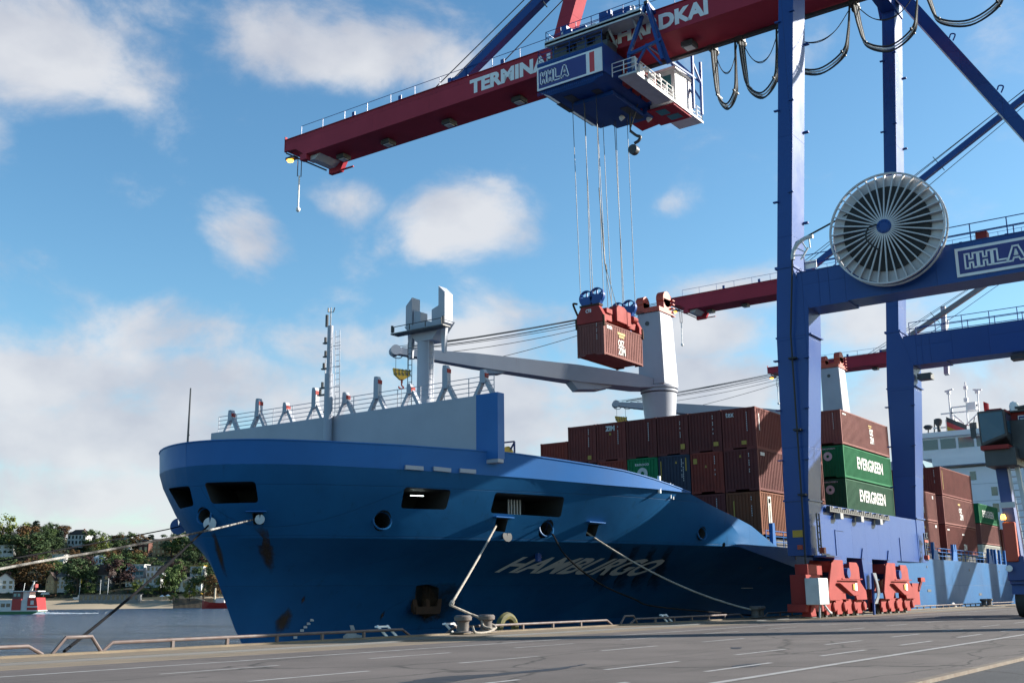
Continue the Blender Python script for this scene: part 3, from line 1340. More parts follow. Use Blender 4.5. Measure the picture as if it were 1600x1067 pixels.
def streak_mat(name, col, lo, hi, alpha=.9, sc=(1.2, 1.2, .25)):
    m = bpy.data.materials.new(name)
    m.use_nodes = True
    N, L = m.node_tree.nodes, m.node_tree.links
    bs = N['Principled BSDF']
    bs.inputs['Base Color'].default_value = (*col, 1)
    bs.inputs['Roughness'].default_value = .85
    tc = N.new('ShaderNodeTexCoord')
    mp = N.new('ShaderNodeMapping')
    mp.inputs['Scale'].default_value = sc
    L.new(tc.outputs['Object'], mp.inputs['Vector'])
    n = N.new('ShaderNodeTexNoise')
    n.inputs['Scale'].default_value = 2.2
    n.inputs['Detail'].default_value = 8
    n.inputs['Roughness'].default_value = .7
    L.new(mp.outputs[0], n.inputs['Vector'])
    r = N.new('ShaderNodeMapRange')
    r.inputs['From Min'].default_value = lo
    r.inputs['From Max'].default_value = hi
    r.inputs['To Max'].default_value = alpha
    at = N.new('ShaderNodeAttribute')
    at.attribute_name = 'fade'
    ml = N.new('ShaderNodeMath')
    ml.operation = 'MULTIPLY_ADD'
    ml.inputs[1].default_value = .6
    L.new(at.outputs['Fac'], ml.inputs[0])
    sb = N.new('ShaderNodeMath')
    sb.operation = 'SUBTRACT'
    sb.inputs[1].default_value = .38
    L.new(n.outputs['Fac'], sb.inputs[0])
    L.new(sb.outputs[0], ml.inputs[2])
    L.new(ml.outputs[0], r.inputs['Value'])
    L.new(r.outputs[0], bs.inputs['Alpha'])
    return m


RUSTS = streak_mat('rust_streaks', (0.055, 0.028, 0.012), .22, .72, .85)
SOOT = streak_mat('black_scrapes', (0.012, 0.011, 0.011), .3, .75, .6)
SOOT2 = streak_mat('tarry_scrapes', (0.012, 0.012, 0.012), .36, .58, .9, (1, 1, 1))
hull_patch('rust_stain', [(392, 818), (416, 820), (428, 850), (432, 890), (424, 900), (410, 880), (398, 850)], RUSTS)
hull_patch('rust_stain', [(324, 822), (334, 828), (348, 860), (356, 905), (350, 900), (336, 860)], RUSTS)
hull_patch('rust_stain', [(640, 905), (690, 900), (735, 905), (728, 960), (700, 975), (640, 978), (625, 955)], SOOT)
hull_patch('rust_stain', [(655, 930), (672, 912), (684, 930), (690, 968), (668, 975), (655, 972)], RUSTS, .02)
hull_patch('scrape', [(440, 955), (452, 945), (460, 958), (452, 985), (430, 992), (428, 970)], RUSTS, .015)
hull_patch('scrape', [(594, 960), (603, 950), (600, 962), (592, 972)], RUSTS, .015)
hull_patch('scrape', [(470, 935), (478, 927), (477, 938), (470, 945)], RUSTS, .015)
for x, dx in ((965, -22), (994, -20), (1020, -18), (1045, -18)):
    hull_patch('black_scrape', [(x - 7, 842), (x + 7, 842), (x + 6, 860), (x + dx + 14, 900), (x + dx, 930), (x + dx - 18, 925), (x + dx - 4, 890), (x - 9, 862)], SOOT, .015)
# draught marks and bulb symbol by the stem
m_ = MB()
for k in range(6):
    p = hull_hit(487 - 5.2 * k, 968 + 5.4 * k, .0)
    q, n = hull_pt(p.x, p.z, .02)
    m_.box(q + Vector((-.12, -.02, -.06)), q + Vector((.12, .0, .06)))
m_.build('draught_marks', DIMWHITE, ship)
hull_patch('bulb_symbol', [(546, 976), (552, 976), (557, 990), (566, 992), (566, 997), (536, 997), (536, 993), (541, 989), (549, 988)], DIMWHITE, .02, 1)
m_ = MB()
for a, b_ in (((858, 791 + 126), (877, 918)), ((860 + 297, 917), (860 + 316, 917))):
    pass
p, q = hull_hit(1158, 918), hull_hit(1176, 918)
m_.bar(hull_pt(p.x, p.z, .02)[0], hull_pt(q.x, q.z, .02)[0], .03, .05)
m_.build('load_mark', DIMWHITE, ship)

# --- transverse breakwater wall on the forecastle with cell-guide posts
WU = 44.2
WZ = PX(700, 624, WU).z
vR, vL = 33.3, 53.8
mb = MB()
mb.box((WU, vR - .8, 7.9), (WU + .5, vL + .8, WZ))
wall = mb.build('breakwater_wall', SHIP_GREY, ship, bevel=.03)
mb = MB()
mb.prism([(WU - .03, vR - .82, 8.1), (WU - .03, vR + .55, 8.1), (WU - .03, vR + .55, (WZ + .02)), (WU - .03, vR - .82, (WZ + .02))], (.56, 0, 0))
mb.build('wall_end_plate', BULWARK_BLUE, ship)
mb = MB()
for k in range(5):
    v = vR + 2.2 + k * 3.6
    mb.prism([(WU + .5, v, 7.2), (WU + 2.6, v, 7.2), (WU + .5, v, WZ - .5)], (0, .1, 0))
mb.build('wall_bracket', SHIP_GREY, ship)
mb = MB()
railing(mb, [(WU + .25, vR - .4, WZ), (WU + .25, vL + .4, WZ)], 1.0, 1.6, .022, 3)
mb.build('guard_rail', SHIP_GREY, ship)
GP = [(756, 1.35), (697, 1.9), (641, 1.2), (589, 1.9), (540, 1.3), (492, 1.85), (447, 1.25), (404, 1.75), (362, 1.3)]
for i, (x, hgt) in enumerate(GP):
    v = PX(x, 640, WU + .25).y
    m_ = MB()
    for sg in (-1, 1):
        m_.prism([(WU + .2, v + sg * .68, WZ), (WU + .2, v + sg * .46, WZ), (WU + .2, v + sg * .02, WZ + .75), (WU + .2, v + sg * .12, WZ + .95)], (.25, 0, 0))
    m_.box((WU + .12, v - .17, WZ + .65), (WU + .42, v + .17, WZ + hgt - .25))
    m_.prism([(WU + .12, v - .17, WZ + hgt - .25), (WU + .12, v + .17, WZ + hgt - .25), (WU + .12, v + .14, WZ + hgt), (WU + .12, v - .06, WZ + hgt)], (.3, 0, 0))
    g = m_.build('cell_guide_post', SHIP_GREY, ship)
    m2 = MB()
    m2.box((WU + .10, v - .185, WZ + hgt - .42), (WU + .44, v - .172, WZ + hgt - .2))
    m2.build('post_edge_pad', BOGIE_RED, g)
# signal mast standing against the wall
mv = PX(514, 600, WU - .3).y
mb = MB()
mb.tube([(WU - .3, mv, 8.0), (WU - .3, mv, 13.4)], .24, 14)
mb.tube([(WU - .3, mv, 13.4), (WU - .3, mv, 16.2)], .17, 12)
mb.box((WU - .62, mv - .35, 8.1), (WU + .05, mv + .35, 8.2))
sm = mb.build('signal_mast', SHIP_GREY, ship)
sm.location.z = PX(514, 510, WU - .3).z - 16.2
mb = MB()
mb.tube([(WU - .3, mv, 16.2), (WU - .3, mv, 17.3)], .03, 5)
mb.tube([(WU - .3, mv - .2, 17.0), (WU - .3, mv + .2, 17.05)], .02, 5)
mb.tube([(WU - .3, mv - .2, 17.0), (WU - .3, mv - .3, 17.25)], .03, 5)
mb.tube([(WU - .3, mv + .2, 17.05), (WU - .3, mv + .2, 17.3)], .05, 5)
for z, l in ((15.2, .5), (14.4, .45), (13.7, .6), (12.6, .7), (12.2, .9), (11.2, .3)):
    mb.box((WU - .4, mv + .1, z), (WU - .2, mv + .1 + l * .8, z + .07))
    mb.tube([(WU - .3, mv + l * .75, z + .05), (WU - .3, mv + l * .75, z + .38)], .075, 8)
mb.tube([(WU - .3, mv + .3, 16.2), (WU - .3, mv + .3, 16.9)], .09, 8)
mb.build('mast_lamp', DARK, sm)
mb = MB()
ladder(mb, (WU - .15, mv - .55, 10.9), (WU - .15, mv - .45, 15.9), (0, 1, 0), .34)
for z in (11.4, 12.6, 13.8, 15):
    mb.tube([(WU - .25, mv - .2, z), (WU - .15, mv - .7, z)], .02, 4)
mb.tube([(WU - .2, mv + .42, 10.5), (WU - .2, mv + .42, 14.3)], .03, 5)
mb.build('mast_ladder', SHIP_GREY, sm)
# jackstaff at the stem
jb = PX(295.5, 650, 34.0)
JY = jb.y
mb = MB()
mb.tube([(34.0, JY, 8.3), (34.0, JY, 11.5)], [.055, .035], 6)
mb.box((33.9, JY - .12, 9.2), (34.0, JY - .05, 9.15))
mb.build('jackstaff', DARK, ship)
# jib-rest column with its two horns
CV = 44.5
c0 = PY(665, 560, CV)
mb = MB()
mb.tube([(c0.x, CV, 7), (c0.x, CV, 13.5), (c0.x, CV, 18.6)], [.56, .55, .53], 26)
rest = mb.build('jib_rest_column', SHIP_GREY, ship)
mb = MB()
x0 = c0.x
lu = PY(645, 500, CV).x - x0
ru = PY(695, 500, CV).x - x0
# yoke runs across the ship
yl, yr = PX(646, 480, x0).y, PX(697, 470, x0).y
mb.prism([(x0 - .55, yl + .3, 18.45), (x0 - .55, yr - .3, 18.45), (x0 - .55, yr + .1, 18.0), (x0 - .55, yr + .7, 17.3), (x0 - .55, yl - .7, 17.3), (x0 - .55, yl - .1, 18.0)], (1.1, 0, 0))
for y, zt, sg in ((yl, 20.35, -1), (yr, 20.75, 1)):
    mb.prism([(x0 - .45, y - .26, 18.3), (x0 - .45, y + .26, 18.3), (x0 - .45, y + .26, zt - (.5 if sg < 0 else 0)), (x0 - .45, y - .26, zt - (0.0 if sg < 0 else .5))], (.8, 0, 0))
    mb.prism([(x0 - .35, y + sg * .32, 18.5), (x0 - .35, y + sg * .9, 18.5), (x0 - .35, y + sg * .9, 19.3), (x0 - .35, y + sg * .32, 19.5)], (.7, 0, 0))
    mb.prism([(x0 - .3, y - .22, 18.1), (x0 - .3, y + .22, 18.1), (x0 - .3, y + .1, 16.4), (x0 - .3, y - .1, 16.4)], (.25, 0, 0))
mb.build('jib_yoke', SHIP_GREY, rest)
mb = MB()
railing(mb, [(x0 - 1.2, yl + .6, 18.0), (x0 - 1.2, yr - .6, 18.0)], .35, 1.5, .03, 0)
mb.box((x0 - 1.3, yl + .8, 17.85), (x0 - .55, yr - .8, 17.93))
for yy in (yl + .75, yr - .75):
    mb.tube([(x0 - 1.2, yy, 18.0), (x0 - 1.2, yy, 18.45)], .09, 6)
ladder(mb, (x0 - .7, CV + .72, 11), (x0 - .7, CV + .72, 17.3), (0, 1, 0), .34, .025)
mb.build('yoke_walkway', DARK, rest)
mb = MB()
ladder(mb, (x0 - .3, CV - .68, 13.7), (x0 - .3, CV - .68, 17.3), (1, 0, 0), .45, .035)
mb.build('column_ladder', SHIP_GREY, rest)
# anchor housed in its pocket
ac = hull_hit(668, 935)
mb = MB()
_, n_ = hull_pt(ac.x, ac.z)
o_ = Vector((n_.x, n_.y, 0)).normalized()
sd = Vector((0, 0, 1)).cross(o_).normalized()
mb.bar(ac + Vector((0, 0, 1.2)) - o_ * .2, ac + Vector((0, 0, -.8)) - o_ * .1, .28, .28)
mb.bar(ac - o_ * .1 + sd * .75 + Vector((0, 0, -.6)), ac - o_ * .1 - sd * .75 + Vector((0, 0, -.6)), .35, .4)
for sg in (-1, 1):
    mb.prism([ac + sd * sg * .55 + Vector((0, 0, -.7)), ac + sd * sg * .85 + Vector((0, 0, -.7)), ac + sd * sg * .95 + Vector((0, 0, .3)), ac + sd * sg * .8 + Vector((0, 0, .55))], -o_ * .25)
mb.build('anchor', RUST, ship)
# rescue light frame beside the wall
mb = MB()
q = PX(793, 705, 46.5)
fv, fz = q.y, 7.9
for a, b_ in (((46.5, fv + .5, 7.6), (46.5, fv + .5, 9.25)), ((46.5, fv - .45, 7.6), (46.5, fv - .45, 9.25)), ((46.5, fv + .5, 9.25), (46.5, fv - .45, 9.25)), ((46.5, fv + .5, 9.2), (46.5, fv - .45, 7.9)), ((46.5, fv - .45, 9.2), (46.5, fv + .5, 7.9))):
    mb.bar(a, b_, .07)
mb.build('rope_reel_frame', CRANE_BLUE, ship)
MB().lathe((46.3, fv + .35, 8.5), (0, -1, 0), [(.35, 0), (.35, .5), (.5, .5), (.5, .56)], 16).build('rope_reel', YELLOW, ship)

# --- two deck cranes
def deck_crane(pu, tipx, tipy, lift):
    """post on the centre line at pu; the jib lies forward, towards the bow"""
    mb = MB()
    base = 4.2 + lift
    mb.lathe((pu, CV, 3.5), (0, 0, 1), [(1.15, 0), (1.15, 9 + lift), (1.2, 11.2 + lift), (1.48, 14.3 + lift), (1.52, 14.9 + lift)], 30)
    post = mb.build('deck_crane', SHIP_GREY, ship)
    mb = MB()
    mb.lathe((pu, CV, base + 14.3), (0, 0, 1), [(1.62, 0), (1.62, .18), (1.5, .18), (1.5, .32), (1.65, .32), (1.65, .5)], 30)
    mb.build('slewing_ring', SHIP_GREY, post)
    zb = base + 14.8
    zt = zb + 6.5
    mb = MB()
    lo = [(pu - 1.4, CV - 1.25, zb), (pu + 1.4, CV - 1.25, zb), (pu + 1.4, CV + 1.25, zb), (pu - 1.4, CV + 1.25, zb)]
    hi = [(pu - 1.4, CV - 1.08, zt), (pu + 1.05, CV - 1.08, zt), (pu + 1.05, CV + 1.15, zt), (pu - 1.4, CV + 1.15, zt)]
    mb.add(lo + hi, [(0, 3, 2, 1), (4, 5, 6, 7), (0, 1, 5, 4), (1, 2, 6, 5), (2, 3, 7, 6), (3, 0, 4, 7)])
    tw = mb.build('crane_tower', SHIP_GREY, post, bevel=.12)
    mb = MB()
    mb.lathe((pu - 1.39, CV + .15, zt - 1.0), (-1, 0, 0), [(.2, 0), (.2, .05)], 18)
    mb.build('vent_hole', DARK, post)
    mb = MB()
    mb.box((pu - 1.45, CV - 1.12, zt), (pu + 1.1, CV + 1.2, zt + .4))
    for yy, ru, rr in ((CV + .8, -1.1, .62), (CV - .6, .5, .72)):
        zz = zt + .95 + (.45 if ru > 0 else 0)
        mb.lathe((pu + ru * .8, yy - .36, zz), (0, 1, 0), [(rr, 0), (rr, .72)], 20)
        mb.box((pu + ru * .8 - rr * .9, yy - .36, zt), (pu + ru * .8 + rr * .9, yy + .36, zz))
    mb.box((pu - .6, CV - .4, zt + .3), (pu + .4, CV + .5, zt + .7))
    for k in range(5):
        mb.box((pu + .9, CV - 1.25, zt - .1 + .36 * k), (pu + 1.3, CV - .5, zt - .02 + .36 * k))
    mb.build('sheave_head', ORANGE_RED, post)
    # jib
    tip = PZ(tipx, tipy, 21.0 + lift * 1.15)
    hz = Vector((tip.x - pu, tip.y - CV, 0)).normalized()      # the way the jib points, slewed out to port
    sv = Vector((-hz.y, hz.x, 0))
    r0 = Vector((pu, CV, zb + .15)) + hz * 1.0
    L = tip - r0
    mb = MB()
    tops = []
    for t, hh, ww in ((0, .8, 2.2), (.06, 1.15, 2.2), (.3, 1.45, 1.6), (.7, 1.15, 1.2), (.93, .65, .8), (1, .5, .7)):
        p = r0 + L * t
        for dy, dz in ((-ww / 2, -hh * .45), (ww / 2, -hh * .45), (ww / 2, hh * .55), (-ww / 2, hh * .55)):
            tops.append(p + sv * dy + Vector((0, 0, dz)))
    fs = [(0, 1, 2, 3), (20, 23, 22, 21)]
    for i in range(5):
        for k in range(4):
            l = (k + 1) % 4
            fs.append((i * 4 + k, (i + 1) * 4 + k, (i + 1) * 4 + l, i * 4 + l))
    mb.add(tops, fs)
    jib = mb.build('jib', SHIP_GREY, post)
    fix(jib.data)
    for t, q, ww in ((.24, 1.0, .7), (.62, .55, .5)):
        mb = MB()
        p = r0 + L * t - sv * ww
        c = [(-2.0, -.5), (2.0, -.35), (1.6, -.85), (.6, -1.1), (-1.4, -1.2)]
        mb.prism([p - hz * a * q + Vector((0, 0, b_ * (q * .6 + .4))) for a, b_ in c], sv * ww * 2)
        fix(mb.build('sheave_box', SHIP_GREY, post).data)
    mb = MB()
    mb.lathe(tip - sv * .5 + Vector((0, 0, .05)), sv, [(.42, 0), (.42, .3), (.34, .3), (.34, .7), (.42, .7), (.42, 1.0)], 20)
    for d_ in (.5, 1.7, 2.6):
        c0_ = tip - hz * (d_ - .3)
        mb.tube(curve_pts([c0_ + hz * .5 + Vector((0, 0, -.25)), c0_ + hz * .3 + Vector((0, 0, -.5)), c0_ - hz * .2 + Vector((0, 0, -.55)), c0_ - hz * .5 + Vector((0, 0, -.3))], 5), .045, 5)
    mb.build('jib_head', SHIP_GREY, post)
    for k, (dz, du, tt) in enumerate(((1.9, 1.0, .97), (1.7, 1.0, .99), (1.2, -1.0, .93), (1.15, -1.0, .95), (.5, -1.2, .90), (.45, -1.2, .80), (.2, -1.4, .62))):
        a = Vector((pu, CV, zt + dz * .75)) - hz * du * .8 + sv * (-.6 + .2 * k)
        b_ = r0 + L * tt + sv * (-.35 + .12 * k) + Vector((0, 0, .5))
        mb = MB()
        mb.tube(sag(a, b_, .25 + .1 * (k % 3), 10), .028 if k not in (2, 3) else .045, 5)
        mb.build('luffing_wire', DARK, post)
    # hook block
    q = .68
    hb = tip - hz * .5 + Vector((0, 0, -2.1))

    def hp(a, c, dy=0.0):
        return hb - hz * (a * q) + sv * (-.2 + dy if sv.y > 0 else .2 - dy) + Vector((0, 0, c * q))
    for dx in (-.6, .95):
        c0_ = hb - hz * dx * q
        mb = MB()
        mb.tube([c0_ + Vector((0, 0, 1.9)), c0_ + Vector((0, 0, .6))], .02, 5)
        mb.build('hoist_wire', DARK, post)
    sy = sv if sv.y > 0 else -sv
    mb = MB()
    mb.prism([hp(-.95, 1.0), hp(1.2, .75), hp(1.05, .1), hp(.35, -.35), hp(-.1, -.35), hp(-.8, .3)], sy * .4)
    fix(mb.build('hook_block', YELLOW, post).data)
    mb = MB()
    for k in range(5):
        xx = -.75 + .42 * k
        mb.prism([hp(xx, .55, -.012), hp(xx + .14, .55, -.012), hp(xx + .3, .15, -.012), hp(xx + .16, .15, -.012)], sy * .01)
        mb.prism([hp(xx, .9, -.012), hp(xx + .14, .9, -.012), hp(xx + .24, .65, -.012), hp(xx + .1, .65, -.012)], sy * .01)
    mb.build('hook_stripe', DARK, post)
    mb = MB()

    def hk(a, c):
        return hb - hz * a + Vector((0, 0, c))
    mb.tube([hk(.1, -.2), hk(.1, -.5)], .09, 6)
    mb.tube(curve_pts([hk(.1, -.45), hk(.1, -.7), hk(.25, -.86), hk(.1, -.98), hk(-.12, -.9), hk(-.14, -.78)], 6), .06, 7)
    mb.tube([hk(.1, -.98), hk(.05, -2.4)], .018, 4)
    mb.build('hook', ORANGE_RED, post)
    return post


deck_crane(84.3, 617, 549, 0)
deck_crane(129.6, 962, 632, 2.4)
# third crane, jib raised, far aft
mb = MB()
a, b_ = PY(1474, 480, 50.0), PY(1466, 520, 50.0)
mb.bar(Vector((a.x - 2.5, 50, 40)), a, 1.0, .8)
mb.bar(a + Vector((2.0, 0, -2.2)), a + Vector((.4, 0, -4.2)), .5, .5)
mb.build('raised_jib', SHIP_GREY, ship)

# --- deck-side railing and bulwark stanchions along the main deck
mb = MB()
for u0_, u1_ in ((68.6, 86), (98, 106.5), (107.5, 113.5), (114.5, 128), (129, 150)):
    railing(mb, [(u0_, SIDE + .25, 4.35), (u1_, SIDE + .25, 4.35)], 1.05, 1.5, .03, 2)
mb.build('deck_railing', BULWARK_BLUE, ship)
mb = MB()
for u in (69.2, 99, 106.9, 113.9, 114.6, 128.4, 130, 131.5, 133.5, 136, 140, 145):
    mb.prism([(u, SIDE + .05, 4.3), (u + .55, SIDE + .05, 4.3), (u + .45, SIDE + .05, 5.9), (u + .1, SIDE + .05, 5.9)], (0, .25, 0))
for u in (99.5, 107.2, 114.0, 128.6):
    mb.prism([(u - .6, SIDE + .03, 4.3), (u + 1.2, SIDE + .03, 4.3), (u + .8, SIDE + .03, 5.2), (u - .2, SIDE + .03, 5.2)], (0, .12, 0))
mb.build('lashing_stanchion', BULWARK_BLUE, ship)
mb = MB()
for u0_, u1_ in ((69.0, 81.7), (86.0, 98.7), (99.6, 112.3), (114.5, 127.3), (129.5, 165)):
    mb.box((u0_, SIDE + 1.0, 3.0), (u1_, VC + 13, 5.0))
mb.build('hatch_coaming', DARK, ship)
mb = MB()
for u, z in ((103.5, 1.4), (122, 1.0), (139, 1.1)):
    mb.box((u, SIDE - .03, z), (u + 1.1, SIDE + .02, z + .22))
for u, z, w in ((92.4, 1.9, .35),):
    mb.lathe((u, SIDE - .04, z), (0, 1, 0), [(w, 0), (w, .1)], 14)
for u, z in ((72.8, 3.7), (104, 3.6), (119, 3.5), (132, 3.5)):
    mb.lathe((u, SIDE - .03, z), (0, 1, 0), [(.12, 0), (.12, .1)], 10)
mb.build('hull_opening', DARK, ship)
# deck clutter at the break of the forecastle
mb = MB()
for u, h_ in ((54.6, .55), (55.9, .45), (56.2, .45)):
    z = lerp_tab(BUL, u) - .25
    mb.tube([(u, SIDE + .45, z - .4), (u, SIDE + .45, z + h_)], .1 if u < 55 else .05, 8)
mb.build('air_pipe', SHIP_WHITE, ship)
m_ = MB()
m_.box((63.0, SIDE + .5, 5.6), (63.7, SIDE + .9, 6.25))
m_.build('fire_box', ORANGE_RED, ship, bevel=.05)

# --- superstructure
SU = 205.0
sl = PX(1457, 800, SU).y
sr = SIDE + 1.0
zbr = PX(1480, 706, SU).z
house = MB()
house.box((SU, sr, 4), (SU + 18, sl, zbr - 3))
hs = house.build('superstructure', SHIP_WHITE, ship)
mb = MB()
for k in range(1, 6):
    z = zbr - 3 - k * 3.0
    mb.box((SU - .05, sr, z - .05), (SU, sl, z + .05))
mb.build('deck_line', LIGHT_GREY, hs)
mb = MB()
for x, y in ((1482, 721), (1489, 720.5), (1518, 717), (1520.5, 743), (1554, 767), (1571, 792), (1556.5, 793), (1557, 819)):
    p = PX(x, y, SU)
    mb.box((SU - .06, p.y - .5, p.z - .75), (SU, p.y + .5, p.z + .75))
mb.build('cabin_window', GLASS_DARK, hs)
# navigation bridge with wings
wl_ = PX(1440, 690, SU).y
P1 = PX(1441, 696, SU)
P2 = PX(1497, 683, SU - 3)
zt_, zb_ = PX(1500, 682, SU).z, PX(1500, 704, SU).z
mb = MB()
mb.box((SU - 1.5, sr - 2, zb_ - 1.2), (SU + 10, wl_, zt_))
br = mb.build('navigation_bridge', SHIP_WHITE, ship)
mb = MB()
mb.box((SU - 2.2, sr - 2.5, zt_), (SU + 10.5, wl_ + .5, zt_ + .9))
mb.box((SU - 1.9, sr - 2.2, zb_ - 2.6), (SU + 10, wl_ - 2, zb_ - 1.2))
mb.build('bridge_roof', SHIP_WHITE, br)
y = wl_ - .6
while y > sr:
    m_ = MB()
    m_.box((SU - 1.56, y - 2.6, zb_ + .35), (SU - 1.5, y, zt_ - .35))
    m_.build('bridge_window', GLASS_DARK, br)
    y -= 3.05
m_ = MB()
p = PX(1442, 712, SU)
m_.prism([(SU - 2, wl_ + .2, zb_ - 1.2), (SU - 2, wl_ + 9, zb_ - 1.2), (SU - 2, wl_ + 9, zb_ - 5), (SU - 2, wl_ + 3, zb_ - 7.5), (SU - 2, sl, zb_ - 8.2), (SU - 2, sl, zb_ - 3)], (1.2, 0, 0))
m_.build('wing_bracket', SHIP_GREY, br)
# radar mast and aerials
top = zt_ + .9
mb = MB()
mx_ = PX(1490, 650, SU + 3).y
for x, yt in ((1482, 611), (1508, 597), (1527, 609)):
    p = PX(x, yt, SU + 3)
    q = PX(x + 4, 660, SU + 3)
    mb.tube([q, p], .15, 6)
for x0_, y0_, x1_, y1_ in ((1470, 647, 1528, 641), (1487, 637, 1528, 632), (1490, 648, 1507, 662), (1528, 646, 1510, 664), (1487, 637, 1490, 680), (1523, 640, 1527, 632), (1476, 612, 1489, 608), (1520, 609, 1534, 609), (1458, 669, 1486, 667), (1486, 667, 1525, 663), (1478, 678, 1492, 664), (1497, 680, 1500, 664), (1508, 680, 1506, 664), (1518, 680, 1520, 664)):
    mb.bar(PX(x0_, y0_, SU + 3), PX(x1_, y1_, SU + 3), .26)
for x, y, w in ((1508.5, 606, .3), (1509.5, 625, .35), (1482, 613.5, .3), (1526.5, 612.5, .3), (1519, 635, .7)):
    p = PX(x, y, SU + 3)
    mb.box(p + Vector((-w, -w, -w)), p + Vector((w, w, w)))
mb.build('radar_mast', SHIP_WHITE, br)
mb = MB()
p = PX(1466, 660, SU + 2)
mb.tube([p + Vector((0, 0, -3.6)), p + Vector((0, 0, .6))], .3, 8)
mb.lathe(p + Vector((0, 0, -.6)), (0, 0, 1), [(.4, 0), (.7, .5), (.75, 1.0), (.5, 1.3)], 12)
p = PX(1522, 670, SU + 2)
mb.box(p + Vector((-.5, -.6, -1.1)), p + Vector((.5, .6, 1.1)))
mb.build('searchlight', DARK, br)
mb = MB()
p = PX(1486, 668, SU + 5)
mb.box(p + Vector((0, -.9, -6)), p + Vector((2, .9, 1.6)))
mb.build('funnel', LIGHT_GREY, br)
# ensign and courtesy flags
def flag(pix, w, h_, mats, u=SU):
    p = PX(*pix, u)
    for i, m_ in enumerate(mats):
        g = MB()
        n = 7
        vs, fs = [], []
        for k in range(n + 1):
            t = k / n
            wv = .25 * math.sin(t * 6)
            for s in (0, 1):
                vs.append((p.x + wv, p.y - w * t, p.z - h_ * (i + s) / len(mats) - .55 * w * t))
        for k in range(n):
            fs.append((2 * k, 2 * k + 1, 2 * k + 3, 2 * k + 2))
        g.add(vs, fs)
        g.build('ensign', m_, br)


flag((1478, 651), 3.4, 2.6, [DARK, SIGN_RED, YELLOW], SU + 1)
flag((1536, 627), .9, 2.2, [SIGN_RED], SU + 1)
mb = MB()
for x, y0_, y1_ in ((1450.5, 671, 690), (1460, 655, 690), (1440, 660, 690)):
    mb.tube([PX(x, y1_, SU + 4), PX(x, y0_, SU + 4)], .12, 5)
p = PX(1450.5, 671, SU + 4)
mb.lathe(p, (0, 0, 1), [(.5, 0), (.9, .5), (.6, .8)], 8)
mb.build('aerial', DARK, br)
# ================================================================== containers
BROWN = mat('container_oxide_brown', (0.155, 0.036, 0.03), 0.7, spec=0.18, dirt=0.35, scale=0.7, streak=0.35, scol=(0.05, 0.022, 0.018), fleck=.4)
BROWN2 = mat('container_dark_brown', (0.115, 0.029, 0.026), 0.7, spec=0.18, dirt=0.35, scale=0.7, streak=0.4, scol=(0.04, 0.018, 0.015), fleck=.5)
REDBR = mat('container_red_brown', (0.20, 0.036, 0.024), 0.7, spec=0.18, dirt=0.35, scale=0.7, streak=0.35, scol=(0.075, 0.025, 0.017), fleck=.5)
ORBR = mat('container_orange_brown', (0.17, 0.054, 0.024), 0.7, spec=0.18, dirt=0.4, scale=0.7, streak=0.4, scol=(0.075, 0.028, 0.017), fleck=.6)
PINKB = mat('container_faded_brown', (0.20, 0.072, 0.062), 0.7, spec=0.18, dirt=0.3, scale=0.7, streak=0.3, scol=(0.085, 0.032, 0.027), fleck=.4)
GREENC = mat('container_green', (0.012, 0.15, 0.06), 0.7, spec=0.12, dirt=0.25, scale=0.7, streak=0.25, scol=(0.01, 0.05, 0.025))
GREEND = mat('container_dark_green', (0.012, 0.085, 0.042), 0.7, spec=0.18, dirt=0.35, scale=0.7, streak=0.35, scol=(0.01, 0.035, 0.02))
SLATE = mat('container_slate_blue', (0.032, 0.04, 0.062), 0.7, spec=0.18, dirt=0.4, scale=0.7, streak=0.4, scol=(0.055, 0.028, 0.018), fleck=.7)
CREAM = mat('container_cream', (0.42, 0.41, 0.36), 0.55, dirt=0.25, scale=0.7, streak=0.4, scol=(0.18, 0.12, 0.07))
CLETTER = mat('container_lettering', (0.5, 0.5, 0.49), 0.6, dirt=0.3, scale=3)
CYEL = mat('container_yellow_mark', (0.36, 0.23, 0.025), 0.6, dirt=0.3, scale=3)
W_ = 2.438
_cache = {}


def corr(mb, axis, a0, a1, fix_, z0, z1, period, depth, inward):
    """trapezoid corrugation; axis 'x' (long side at y = fix_) or 'y' (end at x = fix_)"""
    n = max(2, int(round((a1 - a0) / period)))
    p = (a1 - a0) / n
    prof = []
    for i in range(n):
        s = a0 + i * p
        prof += [(s, 0), (s + p * .38, 0), (s + p * .5, depth), (s + p * .88, depth)]
    prof.append((a1, 0))
    vs = []
    for a, d in prof:
        f = fix_ + inward * d
        for z in (z0, z1):
            vs.append((a, f, z) if axis == 'x' else (f, a, z))
    fs = []
    for i in range(len(prof) - 1):
        q = (2 * i, 2 * i + 2, 2 * i + 3, 2 * i + 1)
        flip = (axis == 'x') == (inward < 0)
        fs.append(q[::-1] if flip else q)
    mb.add(vs, fs)


